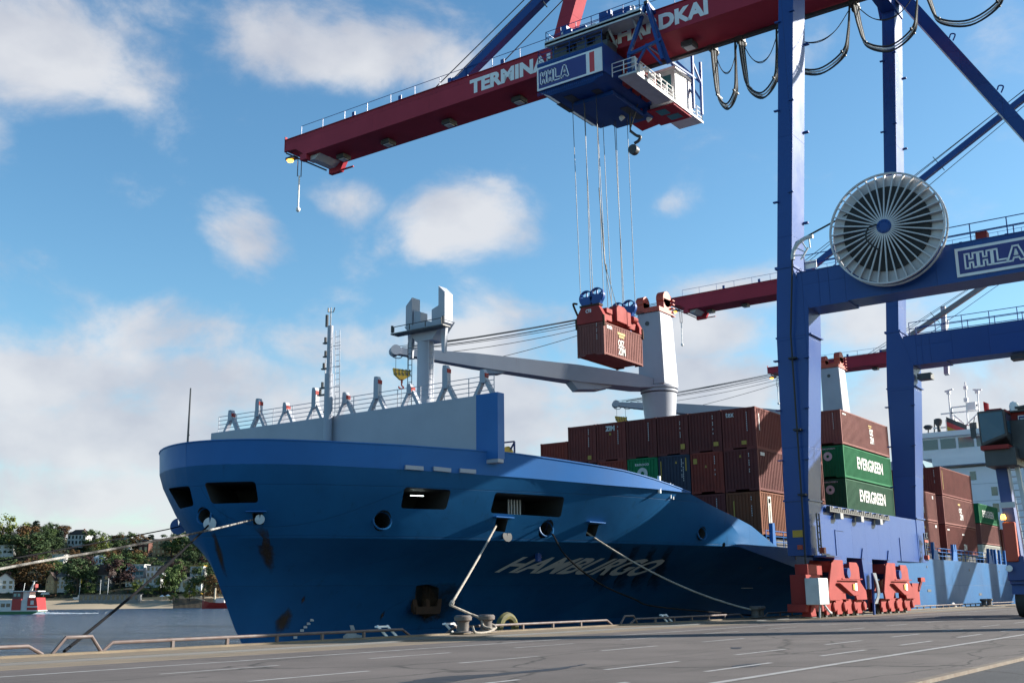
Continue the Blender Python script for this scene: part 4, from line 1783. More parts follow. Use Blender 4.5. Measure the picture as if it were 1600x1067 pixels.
def container_meshes(L, H, m):
    key = (L, H, m.name)
    if key in _cache:
        return _cache[key]
    out = []
    b = MB()
    pw = .13
    for x in (0, L - pw):
        for y in (0, W_ - pw):
            b.box((x, y, .02), (x + pw, y + pw, H - .02))
    for y in (0, W_ - .07):
        b.box((pw, y, H - .1), (L - pw, y + .07, H - .012))
        b.box((pw, y + .004, .05), (L - pw, y + .066, .2))
    for x in (0, L - .08):
        b.box((x + .004, pw, H - .14), (x + .076, W_ - pw, H - .012))
        b.box((x + .004, pw, .04), (x + .076, .72, .21))
        b.box((x + .004, W_ - .72, .04), (x + .076, W_ - pw, .21))
        b.box((x + .004, .72, .16), (x + .076, W_ - .72, .21))
    for x in (-.006, L - .172):
        for y in (-.006, W_ - .156):
            for z in (0, H - .118):
                b.box((x, y, z), (x + .178, y + .162, z + .118))
    out.append(('frame', b))
    for y, inw in ((.012, 1), (W_ - .012, -1)):
        b = MB()
        corr(b, 'x', pw, L - pw, y, .2, H - .1, .278, .036, inw)
        out.append(('side_panel', b))
    for x, inw in ((.02, 1), (L - .02, -1)):
        b = MB()
        corr(b, 'y', pw, W_ - pw, x, .21, H - .14, .24, .045, inw)
        out.append(('end_panel', b))
    b = MB()
    b.add([(0.1, .07, H - .03), (L - .1, .07, H - .03), (L - .1, W_ - .07, H - .03), (.1, W_ - .07, H - .03)], [(0, 1, 2, 3)])
    out.append(('roof', b))
    b = MB()
    b.add([(0.1, .07, .15), (.1, W_ - .07, .15), (L - .1, W_ - .07, .15), (L - .1, .07, .15)], [(0, 1, 2, 3)])
    out.append(('floor', b))
    res = []
    for nm_, b in out:
        o = b.build(nm_, m)
        res.append((nm_, o.data))
        bpy.data.objects.remove(o)
    _cache[key] = res
    return res


def container(u, v, z, L, H, m, label, group, marks=()):
    t = thing('shipping_container', (u, v, z), label, 'container', group)
    for nm_, me in container_meshes(L, H, m):
        o = bpy.data.objects.new(nm_, me)
        C.objects.link(o)
        o.parent = t
        o['_org'] = (u, v, z)
    for mk in marks:
        mk(t, u, v, z, L, H)
    return t


EXR, EXU = Vector((0, -1, 0)), Vector((0, 0, 1))       # reading an end face (-x): left to right is -y


def end_text(txt, y, zf, w, h, m=None, bold=.03, name='lettering', vertical=False):
    """on the end face; y from the face's left edge, zf from the floor"""
    def f(t, u, v, z, L, H):
        b = MB()
        if vertical:
            for k in range(txt.count('|') + 9):
                if random.random() < .15:
                    continue
                hh = h / (txt.count('|') + 9)
                b.box((u - .004, v + W_ - y - w, z + zf + hh * k), (u + .0, v + W_ - y, z + zf + hh * (k + .68)))
        else:
            lettering(b, txt, (u - .004, v + W_ - y, z + zf), EXR, EXU, w, h, bold)
        b.build(name, m or CLETTER, t)
    return f


def end_mark(y, zf, w, h, m=None, tri=False):
    def f(t, u, v, z, L, H):
        b = MB()
        x = u - .005
        y0 = v + W_ - y
        if tri:
            b.add([(x, y0, z + zf), (x, y0 - w, z + zf), (x, y0 - w / 2, z + zf + h)], [(0, 1, 2)])
        else:
            b.box((x, y0 - w, z + zf), (u + .015, y0, z + zf + h))
        b.build('warning_sticker', m or CYEL, t)
    return f


def end_ring(y, zf, r0, r1):
    def f(t, u, v, z, L, H):
        b = MB()
        vs, fs = [], []
        n = 24
        for k in range(n):
            a = 2 * math.pi * k / n
            for r in (r0, r1):
                vs.append((u - .006, v + W_ - y + r * math.cos(a), z + zf + r * math.sin(a)))
        for k in range(n):
            l = (k + 1) % n
            fs.append((2 * k, 2 * l, 2 * l + 1, 2 * k + 1))
        b.add(vs, fs)
        o = b.build('ring_emblem', CLETTER, t)
        if o.data.polygons[0].normal.x > 0:
            o.data.flip_normals()
    return f


def side_text(txt, x, zf, w, h, m=None, bold=.05, name='lettering'):
    def f(t, u, v, z, L, H):
        b = MB()
        lettering(b, txt, (u + x, v - .004, z + zf), (1, 0, 0), EXU, w, h, bold)
        b.build(name, m or CLETTER, t)
    return f


def side_mark(x, zf, w, h, m=None):
    def f(t, u, v, z, L, H):
        b = MB()
        b.box((u + x, v - .005, z + zf), (u + x + w, v + .01, z + zf + h))
        b.build('panel_marking', m or CLETTER, t)
    return f


ID = end_text('', 1.78, 1.25, .05, 1.35, vertical=True, name='serial_number')
GRP = 'containers stacked on the ship'
V0, PITCHV = 29.4, 2.515
T = [10.87, 8.07, 5.17]
HC = 2.87
U1 = 69.3
ZIMV = (side_text('OIZ', 7.0, 1.45, .95, .55), side_text('ZIM', 7.0, .75, 1.0, .6), side_mark(6.8, 2.2, .9, .1, CYEL), side_mark(6.9, 2.02, .6, .1, CYEL), side_mark(.5, 2.45, .8, .12))
front = [
    # column, tier, colour, label, marks
    (0, 0, BROWN, 'oxide brown container lettered tex, topmost of its stack beside the blue crane leg', (ID, end_text('tex', .28, 2.28, .62, .34, bold=.02), end_mark(1.35, .35, .36, .26), side_mark(.55, 1.3, .12, 1.15))),
    (1, 0, BROWN2, 'brown container directly left of the one lettered tex, yellow label low on its end', (ID, end_mark(1.8, .42, .36, .28))),
    (2, 0, BROWN2, 'brown top-tier container with a square yellow label, two to the left of the tex one', (ID, end_mark(1.8, .42, .32, .36))),
    (3, 0, BROWN2, 'plain brown top-tier container right of the one lettered ZIM, no yellow label', (ID,)),
    (4, 0, BROWN, 'brown top-tier container with small white ZIM lettering and a yellow triangle', (ID, end_text('ZIM', .75, 2.25, .8, .38, bold=.06), end_mark(1.05, 1.95, .2, .22, tri=True))),
    (5, 0, BROWN, 'brown container left of the ZIM one, at the port end of the top tier', (ID, end_mark(1.7, .3, .3, .3))),
    (6, 1, REDBR, 'low smooth red brown container at the far left end of the front row', ()),
    (0, 1, BROWN2, 'brown container in the middle of the stack under the one lettered tex', (ID, end_mark(1.1, 2.3, .18, .2, tri=True), side_mark(.5, 2.4, .7, .22))),
    (1, 1, REDBR, 'rusty red brown container with yellow corner label, between slate blue and brown ones', (ID, end_mark(.2, 2.1, .28, .36), end_mark(1.05, 1.8, .18, .2, tri=True))),
    (2, 1, SLATE, 'slate blue container with yellow edge strips right of the green one, front row', (ID, end_mark(.15, 1.2, .07, 1.3), end_mark(1.3, 2.25, .16, .2, tri=True), end_mark(2.1, 1.7, .08, .9), end_text('', 1.9, 1.0, .05, 1.35, vertical=True, name='serial_number'))),
    (3, 1, GREENC, 'green container with white ring emblem showing above the blue bulwark', (end_text('tenoco', .6, 2.3, 1.15, .2, bold=.02), end_ring(1.2, 1.75, .14, .42))),
    (4, 1, REDBR, 'red brown container left of the green one, nearly hidden by the bulwark', ()),
    (0, 2, ORBR, 'orange brown container with white side panel, lowest in the stack under the tex one', (ID, end_mark(.5, 1.2, .08, 1.1), side_mark(1.25, .5, .55, 2.1, CREAM), side_mark(1.36, 2.15, .32, .3, BROWN2), side_mark(1.48, .62, .1, 1.4, BROWN2))),
    (1, 2, BROWN2, 'dark brown container in the lowest tier, half hidden by the sloping bulwark', (ID,)),
]
for c, tr, m, lab, mk in front:
    container(U1, V0 + PITCHV * c, T[tr] if c < 6 else 9.83, 12.19, HC, m, lab, GRP, mk)

bay2 = [
    (86.4, 0, 12.97, 12.19, 2.8, PINKB, 'faded brown ZIM container on top of the two EVERGREEN ones', (ID,) + ZIMV),
    (86.4, 0, 10.3, 12.19, 2.6, GREENC, 'bright green EVERGREEN container directly under the faded brown ZIM one', (end_text('EVERGREEN', .5, 2.3, 1.3, .12, bold=.02), end_ring(1.15, 1.75, .12, .36), side_text('EVERGREEN', 3.2, .95, 6.6, 1.0, bold=.03))),
    (86.4, 0, 7.64, 12.19, 2.6, GREEND, 'dark green EVERGREEN container at the foot of its stack behind the crane sill', (end_text('EVERGREEN', .5, 2.3, 1.3, .12, bold=.02), end_ring(1.15, 1.75, .12, .36), side_text('EVERGREEN', 3.2, .95, 6.6, 1.0, bold=.03))),
    (86.4, 0, 5.02, 12.19, 2.6, GREEND, 'dark green container at deck level hidden behind the crane sill beam', ()),
]
for u, c, z, L, H, m, lab, mk in bay2:
    container(u, V0 + PITCHV * c, z, L, H, m, lab, GRP, mk)

bay34 = [
    (99.9, 0, 7.95, 12.19, 2.8, PINKB, 'pinkish brown ZIM container, upper of the pair right of the far crane leg', (side_text('ZIM', 6.6, .7, 1.3, .6), side_text('OIZ', 6.6, 1.4, 1.2, .5), side_mark(11.0, 2.2, .35, .3))),
    (99.9, 0, 5.12, 12.19, 2.8, PINKB, 'pinkish brown ZIM container at deck level right of the far crane leg', (side_text('ZIM', 7.0, .5, 1.4, .6), side_text('OIZ', 7.0, 1.2, 1.3, .5), side_mark(6.5, 2.1, 1.3, .2, CYEL), side_mark(11.2, 2.3, .5, .25))),
    (114.8, 0, 10.8, 12.19, 2.85, BROWN, 'brown container on top of the tall stack in front of the white superstructure', (ID, side_mark(.6, .6, .1, 1.9, CYEL), end_mark(.4, 1.7, .4, .4))),
    (114.8, 0, 7.93, 12.19, 2.84, PINKB, 'brown ZIM container in the middle of the tall stack before the superstructure', (side_text('ZIM', 6.0, .7, 1.3, .6), side_text('OIZ', 5.8, 1.4, 1.2, .5), side_mark(5.6, 2.15, .9, .2, CYEL))),
    (114.8, 0, 5.06, 12.19, 2.84, BROWN, 'brown ZIM container at the foot of the tall stack above the deck railing', (side_text('ZIM', 6.4, .5, 1.3, .6), side_mark(.6, 2.3, .8, .15), side_mark(6.2, 2.0, .9, .15))),
    (114.8, 1, 10.8, 12.19, 2.85, BROWN2, 'brown container behind the top of the tall stack, only its end showing', (ID, end_mark(1.2, 1.7, .4, .4))),
    (114.8, 1, 7.93, 12.19, 2.84, BROWN2, 'dark brown container second from the quay, in the middle tier of the tall stack', ()),
    (114.8, 1, 5.06, 12.19, 2.84, BROWN2, 'dark brown container second from the quay, at the foot of the tall stack', ()),
]
for u, c, z, L, H, m, lab, mk in bay34:
    container(u, V0 + PITCHV * c, z, L, H, m, lab, GRP, mk)
s5 = 33.5
container(147.2, s5, 9.75, 10.4, 2.45, GREENC, 'small green EVERGREEN container on an orange brown one beside the straddle carrier', GRP, (side_text('EVERGREEN', 1.8, .8, 6.0, .9, bold=.03),))
container(147.2, s5, 7.15, 10.4, 2.55, PINKB, 'light brown container between the green EVERGREEN one and a cream one', GRP)
container(147.2, s5, 4.6, 10.4, 2.5, CREAM, 'cream white container at deck level under a light brown one', GRP)
container(158.5, s5, 7.0, 6.06, 2.45, REDBR, 'red brown container half hidden behind the straddle carrier leg', GRP)
container(158.5, s5, 4.55, 6.06, 2.45, REDBR, 'red brown container at deck level behind the straddle carrier leg', GRP)
container(141, 37.5, 13.3, 12.19, 2.7, GREENC, 'green container peeping out behind the top of the tall brown stack', GRP, (side_mark(9.8, .5, 1.2, 1.4),))
container(141, 37.5, 10.6, 12.19, 2.7, GREEND, 'dark green container under the one peeping out behind the tall brown stack', GRP)
# the one on the hook of the crane
HU, HV, HZ = 71.05, 42.05, 19.38
container(HU, HV, HZ, 6.058, 2.591, PINKB, 'brown ZIM container hanging in the air from the red spreader', 'containers on the crane',
          (ID, side_text('OIZ', 2.15, 1.0, .95, .55, bold=.03), side_text('ZIM', 2.15, .35, 1.1, .6, bold=.03), side_mark(2.1, 1.95, 1.2, .2, CYEL), side_mark(2.3, 1.72, .8, .18, CYEL), side_mark(.5, 2.15, .75, .25)))
# ================================================================== quay crane
CU0, CU1, CW = 62.3, 83.7, 2.0           # the two portal frames and their width
FLOOD = mat('floodlight_housing', (0.30, 0.30, 0.31), 0.5, dirt=0.3)
crane = thing('quay_crane', (74, 6, 0), 'tall blue portal crane with lettered red boom reaching over the ship', 'crane', 'quay cranes along the terminal')


def frame_poly(P, u, w):
    m = MB()
    m.prism([(u, v, z) for v, z in P], (w, 0, 0))
    return m


LEG = [(23.5, 3.5), (23.47, 6.7), (22.70, 16.5), (22.62, 18.05), (23.0, 19.2), (23.46, 20.9), (21.44, 47.2), (22.46, 47.2), (24.40, 20.9), (24.56, 19.0), (24.73, 16.5), (24.93, 6.8), (24.93, 3.5)]
for u in (CU0, CU1):
    leg = frame_poly(LEG, u, CW).build('waterside_leg', CRANE_BLUE, crane)
    mb = MB()
    mb.box((u - .05, 23.32, 20.75), (u + CW + .05, 24.55, 20.9))
    mb.box((u - .02, 22.55, 16.42), (u + CW + .02, 24.8, 16.5))
    mb.box((u - .06, 23.38, 6.62), (u + CW + .06, 25.0, 6.72))
    for z in (9, 12, 15):
        v = 24.93 - .02 * (z - 6.8)
        mb.box((u - .22, v - .06, z), (u + .1, v + .2, z + .07))
        mb.box((u - .2, 22.6 + (16.5 - z) * .078, z), (u + .0, 22.95 + (16.5 - z) * .078, z + .06))
    for z in (25, 31, 37, 43):
        v1 = 24.40 - .0765 * (z - 20.9)
        v0 = 23.46 - .0768 * (z - 20.9)
        mb.box((u - .15, v1 - .1, z), (u + .05, v1 + .25, z + .08))
        mb.box((u - .12, v0 - .12, z + .5), (u + .1, v0 + .2, z + .58))
        mb.box((u + CW - .1, v0 - .2, z - 1), (u + CW + .15, v0 + .1, z - .9))
    mb.build('leg_bracket', CRANE_BLUE, leg)
    # portal beam, landside leg
    P = [(22.62, 18.05), (23.46, 20.3), (-12.5, 20.3), (-12.5, 18.05)]
    pb = frame_poly([(23.2, 18.1), (23.2, 20.3), (-8.12, 20.3), (-8.12, 18.1)], u + .012, CW - .024).build('portal_beam', CRANE_BLUE, crane)
    mb = MB()
    for v in (21.3, 21.9, 13.0, 4.5):
        mb.box((u - .012, v - .03, 18.09), (u + .02, v + .03, 20.32))
    mb.box((u - .02, 20.2, 18.02), (u + CW + .02, 22.6, 18.12))
    mb.box((u - .03, -8, 20.3), (u + CW + .03, 23.2, 20.34))
    mb.build('beam_stiffener', CRANE_BLUE, pb)
    ll = frame_poly([(-9.6, 3.5), (-9.9, 18), (-10.2, 47.2), (-9.0, 47.2), (-8.1, 20.3), (-8.1, 18), (-8.5, 3.5)], u, CW).build('landside_leg', CRANE_BLUE, crane)
# sill beams
SB = [(CU0 + CW, 3.5), (66.0, 3.5), (66.2, 2.45), (67.9, 2.45), (68.2, 3.5), (71.0, 3.5), (71.4, 1.6), (72.8, 1.6), (73.0, 3.5), (76.2, 3.5), (76.4, 2.45), (78.2, 2.45), (78.4, 3.5), (CU1, 3.5), (CU1, 6.55), (CU0 + CW, 6.55)]
for v in (23.5, -9.7):
    mb = MB()
    mb.prism([(u, v + .015, z) for u, z in SB], (0, 1.35, 0))
    sb = mb.build('sill_beam', CRANE_BLUE, crane)
    if v > 0:
        mb = MB()
        for u0_, u1_, z0_, z1_ in ((66.4, 66.45, 3.5, 5.1), (66.45, 68.0, 5.08, 5.13), (79.3, 79.35, 3.5, 5.1)):
            mb.box((u0_, v - .03, z0_), (u1_, v + .02, z1_))
        for u in (71.2, 76.5):
            mb.prism([(u - .35, v - .05, 3.5), (u + .35, v - .05, 3.5), (u, v - .05, 4.15)], (0, .08, 0), 0)
        mb.build('beam_stiffener', CRANE_BLUE, sb)
        # cable tray with flood lights
        mb = MB()
        mb.box((65.0, v - .3, 6.12), (76.5, v - .02, 6.2))
        u = 65.0
        while u < 76.4:
            mb.box((u, v - .32, 6.2), (u + .22, v - .08, 6.36 + .1 * (int(u * 7) % 2)))
            u += .36
        mb.build('cable_tray', DARK, sb)
        mb = MB()
        for u in (66.6, 70.4, 74.2):
            mb.box((u - .25, v - .45, 5.75), (u + .25, v - .1, 6.1))
            mb.bar((u, v - .2, 6.15), (u, v - .2, 6.0), .08)
        mb.build('floodlight', FLOOD, sb)
        mb = MB()
        ladder(mb, (62.9, v - .3, 3.7), (62.9, v - .3, 5.9), (1, 0, 0), .4, .05)
        ladder(mb, (84.6, v - .3, 3.6), (84.6, v - .3, 5.6), (1, 0, 0), .5, .06)
        mb.build('access_ladder', DARK, sb)
        mb = MB()
        mb.box((63.0, v - .5, 3.6), (63.3, v - .2, 3.95))
        mb.box((84.2, v - .5, 3.7), (84.5, v - .2, 4.0))
        mb.box((62.22, 24.0, 3.85), (62.3, 24.3, 4.1))
        mb.box((84.3, v - .35, 4.95), (85.2, v - .3, 5.1))
        mb.build('warning_beacon', ORANGE_RED, sb)
        mb = MB()
        mb.box((62.27, 23.95, 4.55), (62.3, 24.55, 4.95))
        mb.build('warning_plate', YELLOW, sb)
        mb = MB()
        mb.box((62.6, v - .75, 3.4), (65.2, v - .02, 3.5))
        mb.box((62.5, v - .55, 3.45), (64.4, v - .5, 3.6))
        mb.build('step_plate', CRANE_BLUE, sb)


def bogie_set(uc, v, end):
    """equaliser beam on four two-wheel bogies"""
    mb = MB()
    pl = [(-3.0, 2.15), (-2.6, 2.9), (-2.55, 3.05), (-2.2, 3.3), (-.55, 3.3), (-.5, 2.45), (-.3, 2.2), (.3, 2.2), (.5, 2.45), (.55, 3.2), (1.9, 3.2), (2.25, 2.95), (2.35, 2.05), (3.3, 1.5), (3.4, .95), (1.5, .95), (1.2, 1.35), (-1.2, 1.35), (-1.5, .95), (-3.2, .95), (-3.35, 1.4)]
    mb.prism([(uc + a, v - .72, z) for a, z in pl], (0, .12, 0))
    mb.prism([(uc + a, v + .60, z) for a, z in pl], (0, .12, 0))
    mb.box((uc - 2.5, v - .6, 2.6), (uc - .6, v + .6, 3.22))
    mb.box((uc + .6, v - .6, 2.5), (uc + 2.0, v + .6, 3.12))
    mb.prism([(uc - 2.0, v - .95, 1.95), (uc + 1.2, v - .95, 1.95), (uc + 1.2, v - .95, 1.2), (uc + .3, v - .95, 1.2)], (0, .25, 0))
    mb.box((uc - 1.6, v - 1.0, 2.15), (uc + 2.0, v - .9, 2.22))
    eq = mb.build('equaliser_beam', BOGIE_RED, crane, bevel=.02)
    MB().lathe((uc, v - .85, 2.55), (0, 1, 0), [(.3, 0), (.3, 1.7)], 14).build('pivot_pin', CRANE_BLUE, eq)
    mb = MB()
    mb.box((uc + .15, v - 1.01, 1.55), (uc + .45, v - .951, 1.9))
    mb.build('notice_plate', YELLOW, eq)
    mb = MB()
    mb.box((uc + .5, v - 1.01, 1.5), (uc + .85, v - .951, 1.95))
    mb.build('notice_plate', WHITE, eq)
    for k in range(4):
        ub = uc + (k - 1.5) * 1.78
        mb = MB()
        q = [(-.62, 1.0), (.55, 1.0), (.72, .7), (.62, .3), (.3, .14), (-.45, .14), (-.7, .4)]
        mb.prism([(ub + a, v - .45, z) for a, z in q], (0, .12, 0))
        mb.prism([(ub + a, v + .33, z) for a, z in q], (0, .12, 0))
        mb.box((ub - .5, v - .4, .72), (ub + .5, v + .4, .95))
        mb.box((ub - .62, v - .5, .14), (ub - .3, v - .42, .45))
        bg = mb.build('bogie', BOGIE_RED, crane, bevel=.015)
        for s in (-.36, .42):
            w = MB()
            w.lathe((ub + s, v - .13, .34), (0, 1, 0), [(.36, 0), (.36, .05), (.30, .05), (.30, .21), (.36, .21), (.36, .26)], 18)
            w.build('rail_wheel', DARK, bg)
        m2 = MB()
        m2.lathe((ub + .62, v - .62, .58), (0, 1, 0), [(.22, 0), (.28, .05), (.28, .2)], 12)
        m2.build('drive_motor', BOGIE_RED, bg)


for v in (23.9, -9.2):
    bogie_set(67.05, v, 0)
    bogie_set(77.3, v, 1)
    if v > 0:
        mb = MB()
        mb.box((60.6, v - .5, .35), (63.4, v + .6, .8))
        mb.box((61.0, v - .45, .8), (63.2, v + .5, 2.4))
        mb.prism([(60.9, v - .6, .1), (61.9, v - .6, .1), (61.6, v - .6, .85), (61.25, v - .6, .85)], (0, .5, 0))
        mb.box((61.6, v - .35, 2.4), (63.9, v + .4, 3.0))
        mb.build('buffer_frame', BOGIE_RED, crane, bevel=.02)
        mb = MB()
        mb.box((60.5, v - 1.35, .75), (62.0, v - .55, 2.2))
        bx = mb.build('switch_box', LIGHT_GREY, crane, bevel=.03)
        mb = MB()
        mb.tube(curve_pts([(61.5, v - 1.2, .75), (61.9, v - 1.3, .4), (62.6, v - 1.2, .25), (62.9, v - .9, .1)], 5), .06, 6)
        mb.bar((61.4, v - 1.0, .75), (61.0, v - 1.1, .05), .09)
        mb.build('box_bracket', LIGHT_GREY, bx)
        mb = MB()
        mb.box((81.0, v - .5, .5), (82.6, v + .5, 2.0))
        mb.tube([(82.4, v - .5, 1.5), (83.0, v - .6, 2.2)], .12, 6)
        mb.box((82.6, v - .7, 2.1), (83.6, v - .45, 2.4))
        mb.build('rail_clamp', BOGIE_RED, crane)
        mb = MB()
        for k in range(6):
            mb.tube(curve_pts([(72.0 + .1 * k, v - .7, 2.6), (72.1 + .08 * k, v - .85, 1.9 - .08 * k), (72.25 + .06 * k, v - .8, 1.2), (72.0 + .1 * k, v - .65, .7)], 4), .05, 5)
        mb.bar((71.9, v - .6, .0), (72.2, v - .6, 2.6), .16, .12, 1)
        mb.build('hose_bundle', [LIGHT_GREY, CRANE_BLUE], crane)

# --- boom
BZ0, BZ1, BT = 44.8, 47.0, 79.65
BU0, BU1 = 72.0, 76.0
mb = MB()
mb.prism([(BU0, BT, 46.95), (BU0, BT - .05, 45.85), (BU0, BT - 1.6, 45.7), (BU0, 76.8, BZ0), (BU0, -26, BZ0), (BU0, -26, BZ1), (BU0, BT, BZ1)], (BU1 - BU0, 0, 0))
mb.box((BU0 - .1, -26, 47.0), (BU1 + .1, BT, 47.06))
mb.box((BU0 - .03, BT - .06, 45.75), (BU0 + .25, BT + .04, 47.4))
boom = mb.build('boom', CRANE_RED, crane)
mb = MB()
mb.prism([(BU1 - .5, 76.8, BZ0), (BU1 - .5, 74.6, BZ0), (BU1 - .5, 75.2, BZ0 - 1.0), (BU1 - .5, 76.8, BZ0 - 1.0)], (.5, 0, 0))
mb.box((BU1 - .4, 73.5, BZ0 - .95), (BU1 - .25, 75.3, BZ0 - .82))
mb.box((BU0 + .02, 76.5, BZ0 - .5), (BU0 + .6, 77.4, BZ0 + .1))
mb.build('end_stop', CRANE_RED, boom)
mb = MB()
mb.prism([(BU0 + .6, 76.75, BZ0 - .05), (BU0 + .6, 75.2, BZ0 - .02), (BU0 + .6, 75.9, BZ0 - .5), (BU0 + .6, 76.7, BZ0 - .5)], (BU1 - BU0 - 1.0, 0, 0))
mb.build('tip_plate', LIGHT_GREY, boom)
mb = MB()
railing(mb, [(BU0 + .15, BT - 2.2, 47.05), (BU0 + .15, -25, 47.05)], 1.0, 3.0, .03, 0)
railing(mb, [(BU1 - .15, BT - 2.2, 47.05), (BU1 - .15, -25, 47.05)], 1.0, 3.0, .03, 0)
for v in range(-20, 76, 6):
    mb.box((BU0 + .1, v, 47.1), (BU0 + .14, v + .4, 47.6))
mb.build('boom_railing', CRANE_BLUE, boom)
mb = MB()
for v in (35.2, 52.0, 60.0, 67.6, 73.6):
    mb.box((BU0 + 1.8, v - .5, BZ0 - .55), (BU0 + 2.9, v + .5, BZ0 - .15))
    mb.bar((BU0 + 2.3, v, BZ0 - .2), (BU0 + 2.3, v, BZ0), .3)
mb.build('boom_floodlight', DARK, boom)
mb = MB()
for v in (35.2, 52.0, 60.0, 67.6, 73.6):
    mb.box((BU0 + 2.0, v - .35, BZ0 - .62), (BU0 + 2.7, v + .35, BZ0 - .552))
mb.build('lamp_glass', LIGHT_GREY, boom)
# trolley rail along the far lower edge
mb = MB()
mb.box((BU1 + .02, -26, BZ0 + .2), (BU1 + .3, 74.5, BZ0 + .32))
mb.box((BU1 - .2, -26, BZ0 - .3), (BU1 + .2, 40, BZ0 - .08))
mb.build('festoon_rail', DARK, boom)
# lettering on the near face
mb = MB()
vR_ = Vector((0, -1, 0))
lt = MB()
lettering(lt, 'TERMINAL', (BU0 - .015, 55.75, 45.18), vR_, (0, 0, 1), 9.3, 1.38, bold=.05)
lettering(lt, 'BURCHARDKAI', (BU0 - .015, 45.35, 45.18), vR_, (0, 0, 1), 13.0, 1.38, bold=.05)
lt.build('boom_lettering', WHITE, boom)
# tip lamp assembly
mb = MB()
tp = Vector((73.0, 78.2, 45.0))
mb.bar((71.6, 79.0, 45.35), (75.0, 76.6, 44.0), .12, .12)
mb.tube([(72.6, 78.3, 44.9), (72.6, 78.3, 43.0)], .05, 5)
mb.tube([(72.9, 78.1, 44.9), (72.9, 78.1, 43.0)], .05, 5)
mb.box((71.9, 78.2, 44.8), (72.5, 79.4, 45.05))
tl = mb.build('tip_mast', DARK, boom)
mb = MB()
mb.tube([(72.75, 78.2, 43.1), (72.75, 78.2, 39.7)], .085, 8)
mb.lathe((72.75, 78.2, 39.25), (0, 0, 1), [(.1, 0), (.22, .12), (.22, .35), (.1, .47)], 10)
mb.build('wind_sensor_tube', WHITE, tl)
mb = MB()
mb.lathe((72.2, 79.0, 44.55), (0, 0, 1), [(.12, 0), (.3, .1), (.34, .22), (.2, .3)], 12)
mb.build('amber_lamp', AMBER, tl)

# --- stays, pylon, bracing
AP = Vector((74, 22, 67.8))
for u in (72.6,):
    mb = MB()
    mb.bar((u, 57.3, 47.2), (u + .5, 22, 67.4), .75, .8)
    mb.box((u - .35, 56.2, 47.0), (u + .35, 58.2, 47.6))
    st = mb.build('forestay', CRANE_BLUE, crane)
    mb = MB()
    for du, dz, v0 in ((-.1, .9, 60.5), (.5, 1.3, 60), (.2, -.9, 53.5)):
        mb.tube([(u + du, v0, 47.2), (u + du + .4, 22, 67.4 + dz)], .05, 5)
    for v in (48.3, 36):
        z = 47.2 + (57.3 - v) / 35.3 * 20.2
        mb.bar((u, v - .6, z - 1.0), (u, v + .8, z + 1.3), .1, .1)
    mb.build('stay_cable', DARK, st)
mb = MB()
mb.prism([(72.3, 47.25, 47.05), (72.3, 44.2, 56.0), (72.3, 42.6, 56.0), (72.3, 45.9, 47.05)], (1.4, 0, 0))
mb.build('stay_strut', CRANE_RED, crane)
mb = MB()
for u in (CU0 + 1, CU1 + 1):
    mb.bar((u, 22.2, 47.2), (AP.x + (1.2 if u > 74 else -1.2), 22, 67.6), 1.2, 1.2)
    mb.bar((u, -9.6, 47.2), (AP.x + (1.2 if u > 74 else -1.2), 21, 67.4), .8, .8)
mb.box((AP.x - 2.4, 21, 67), (AP.x + 2.4, 23, 68.4))
mb.build('pylon', CRANE_BLUE, crane)
for v in (21.9, -9.6):
    mb = MB()
    mb.box((CU0 + .02, v - .55, 47.2), (CU1 + CW - .02, v + .55, 49.2))
    mb.build('cross_beam', CRANE_BLUE, crane)
mb = MB()
mb.prism([(CU1 + .15, 21.9, 51.2), (CU1 + .15, 4.6, 20.3), (CU1 + .15, 5.65, 20.3), (CU1 + .15, 22.4, 50.2)], (1.25, 0, 0))
dgl = mb.build('diagonal_brace', CRANE_BLUE, crane)
mb = MB()
mb.bar((CU1 + .1, 22.42, 50.1), (CU1 + .1, 5.7, 20.3), .09, .09)  # added pale bar, paints the bright lit line along the brace's lower edge
mb.build('brace_lit_edge', LIGHT_GREY, dgl)
mb = MB()
for v, z in ((17.6, 43.6), (14.6, 38.3), (11.2, 32)):
    mb.tube(curve_pts([(CU1 + .8, v - .15, z - .1), (CU1 + .8, v - .35, z + .35), (CU1 + .8, v - .05, z + .5), (CU1 + .8, v + .1, z + .2)], 5), .06, 5)
mb.build('lifting_eye', CRANE_BLUE, dgl)

# --- walkway railings on the portal beams, sign boards, flood lights
for u, nm_ in ((CU0, 'near'), (CU1, 'far')):
    mb = MB()
    railing(mb, [(u + .1, 22.7, 20.34), (u + .1, -8, 20.34)], 1.0, 1.9, .03, 1)
    railing(mb, [(u + CW - .1, 22.7, 20.34), (u + CW - .1, -8, 20.34)], 1.0, 1.9, .03, 1)
    mb.build('walkway_railing', CRANE_BLUE, crane)
s0 = PX(1487, 390, CU0)
sv0, sv1, sz0, sz1 = 14.0, 4.6, 18.35, 20.0
mb = MB()
mb.box((CU0 - .05, sv1, sz0), (CU0 - .012, sv0, sz1))
sg = mb.build('operator_sign', WHITE, crane)
mb = MB()
mb.box((CU0 - .058, sv1 + 3.1, sz0 + .16), (CU0 - .05, sv0 - .16, sz1 - .16))
mb.build('sign_panel', SIGN_BLUE, sg)
mb = MB()
mb.box((CU0 - .058, sv1 + 1.5, sz0 + .16), (CU0 - .05, sv1 + 2.6, sz1 - .16))
mb.build('sign_stripe', SIGN_RED, sg)
mb = MB()
stroke_logo(mb, (CU0 - .058, sv0 - .5, sz0 + .42), vR_, (0, 0, 1), 3.1, .82, .09)
mb.build('sign_logo', WHITE, sg)
mb = MB()
mb.box((CU0 + .6, 8.1, 17.55), (CU0 + 1.6, 9.2, 17.95))
mb.box((CU0 + .9, 8.5, 17.9), (CU0 + 1.1, 8.8, 18.1))
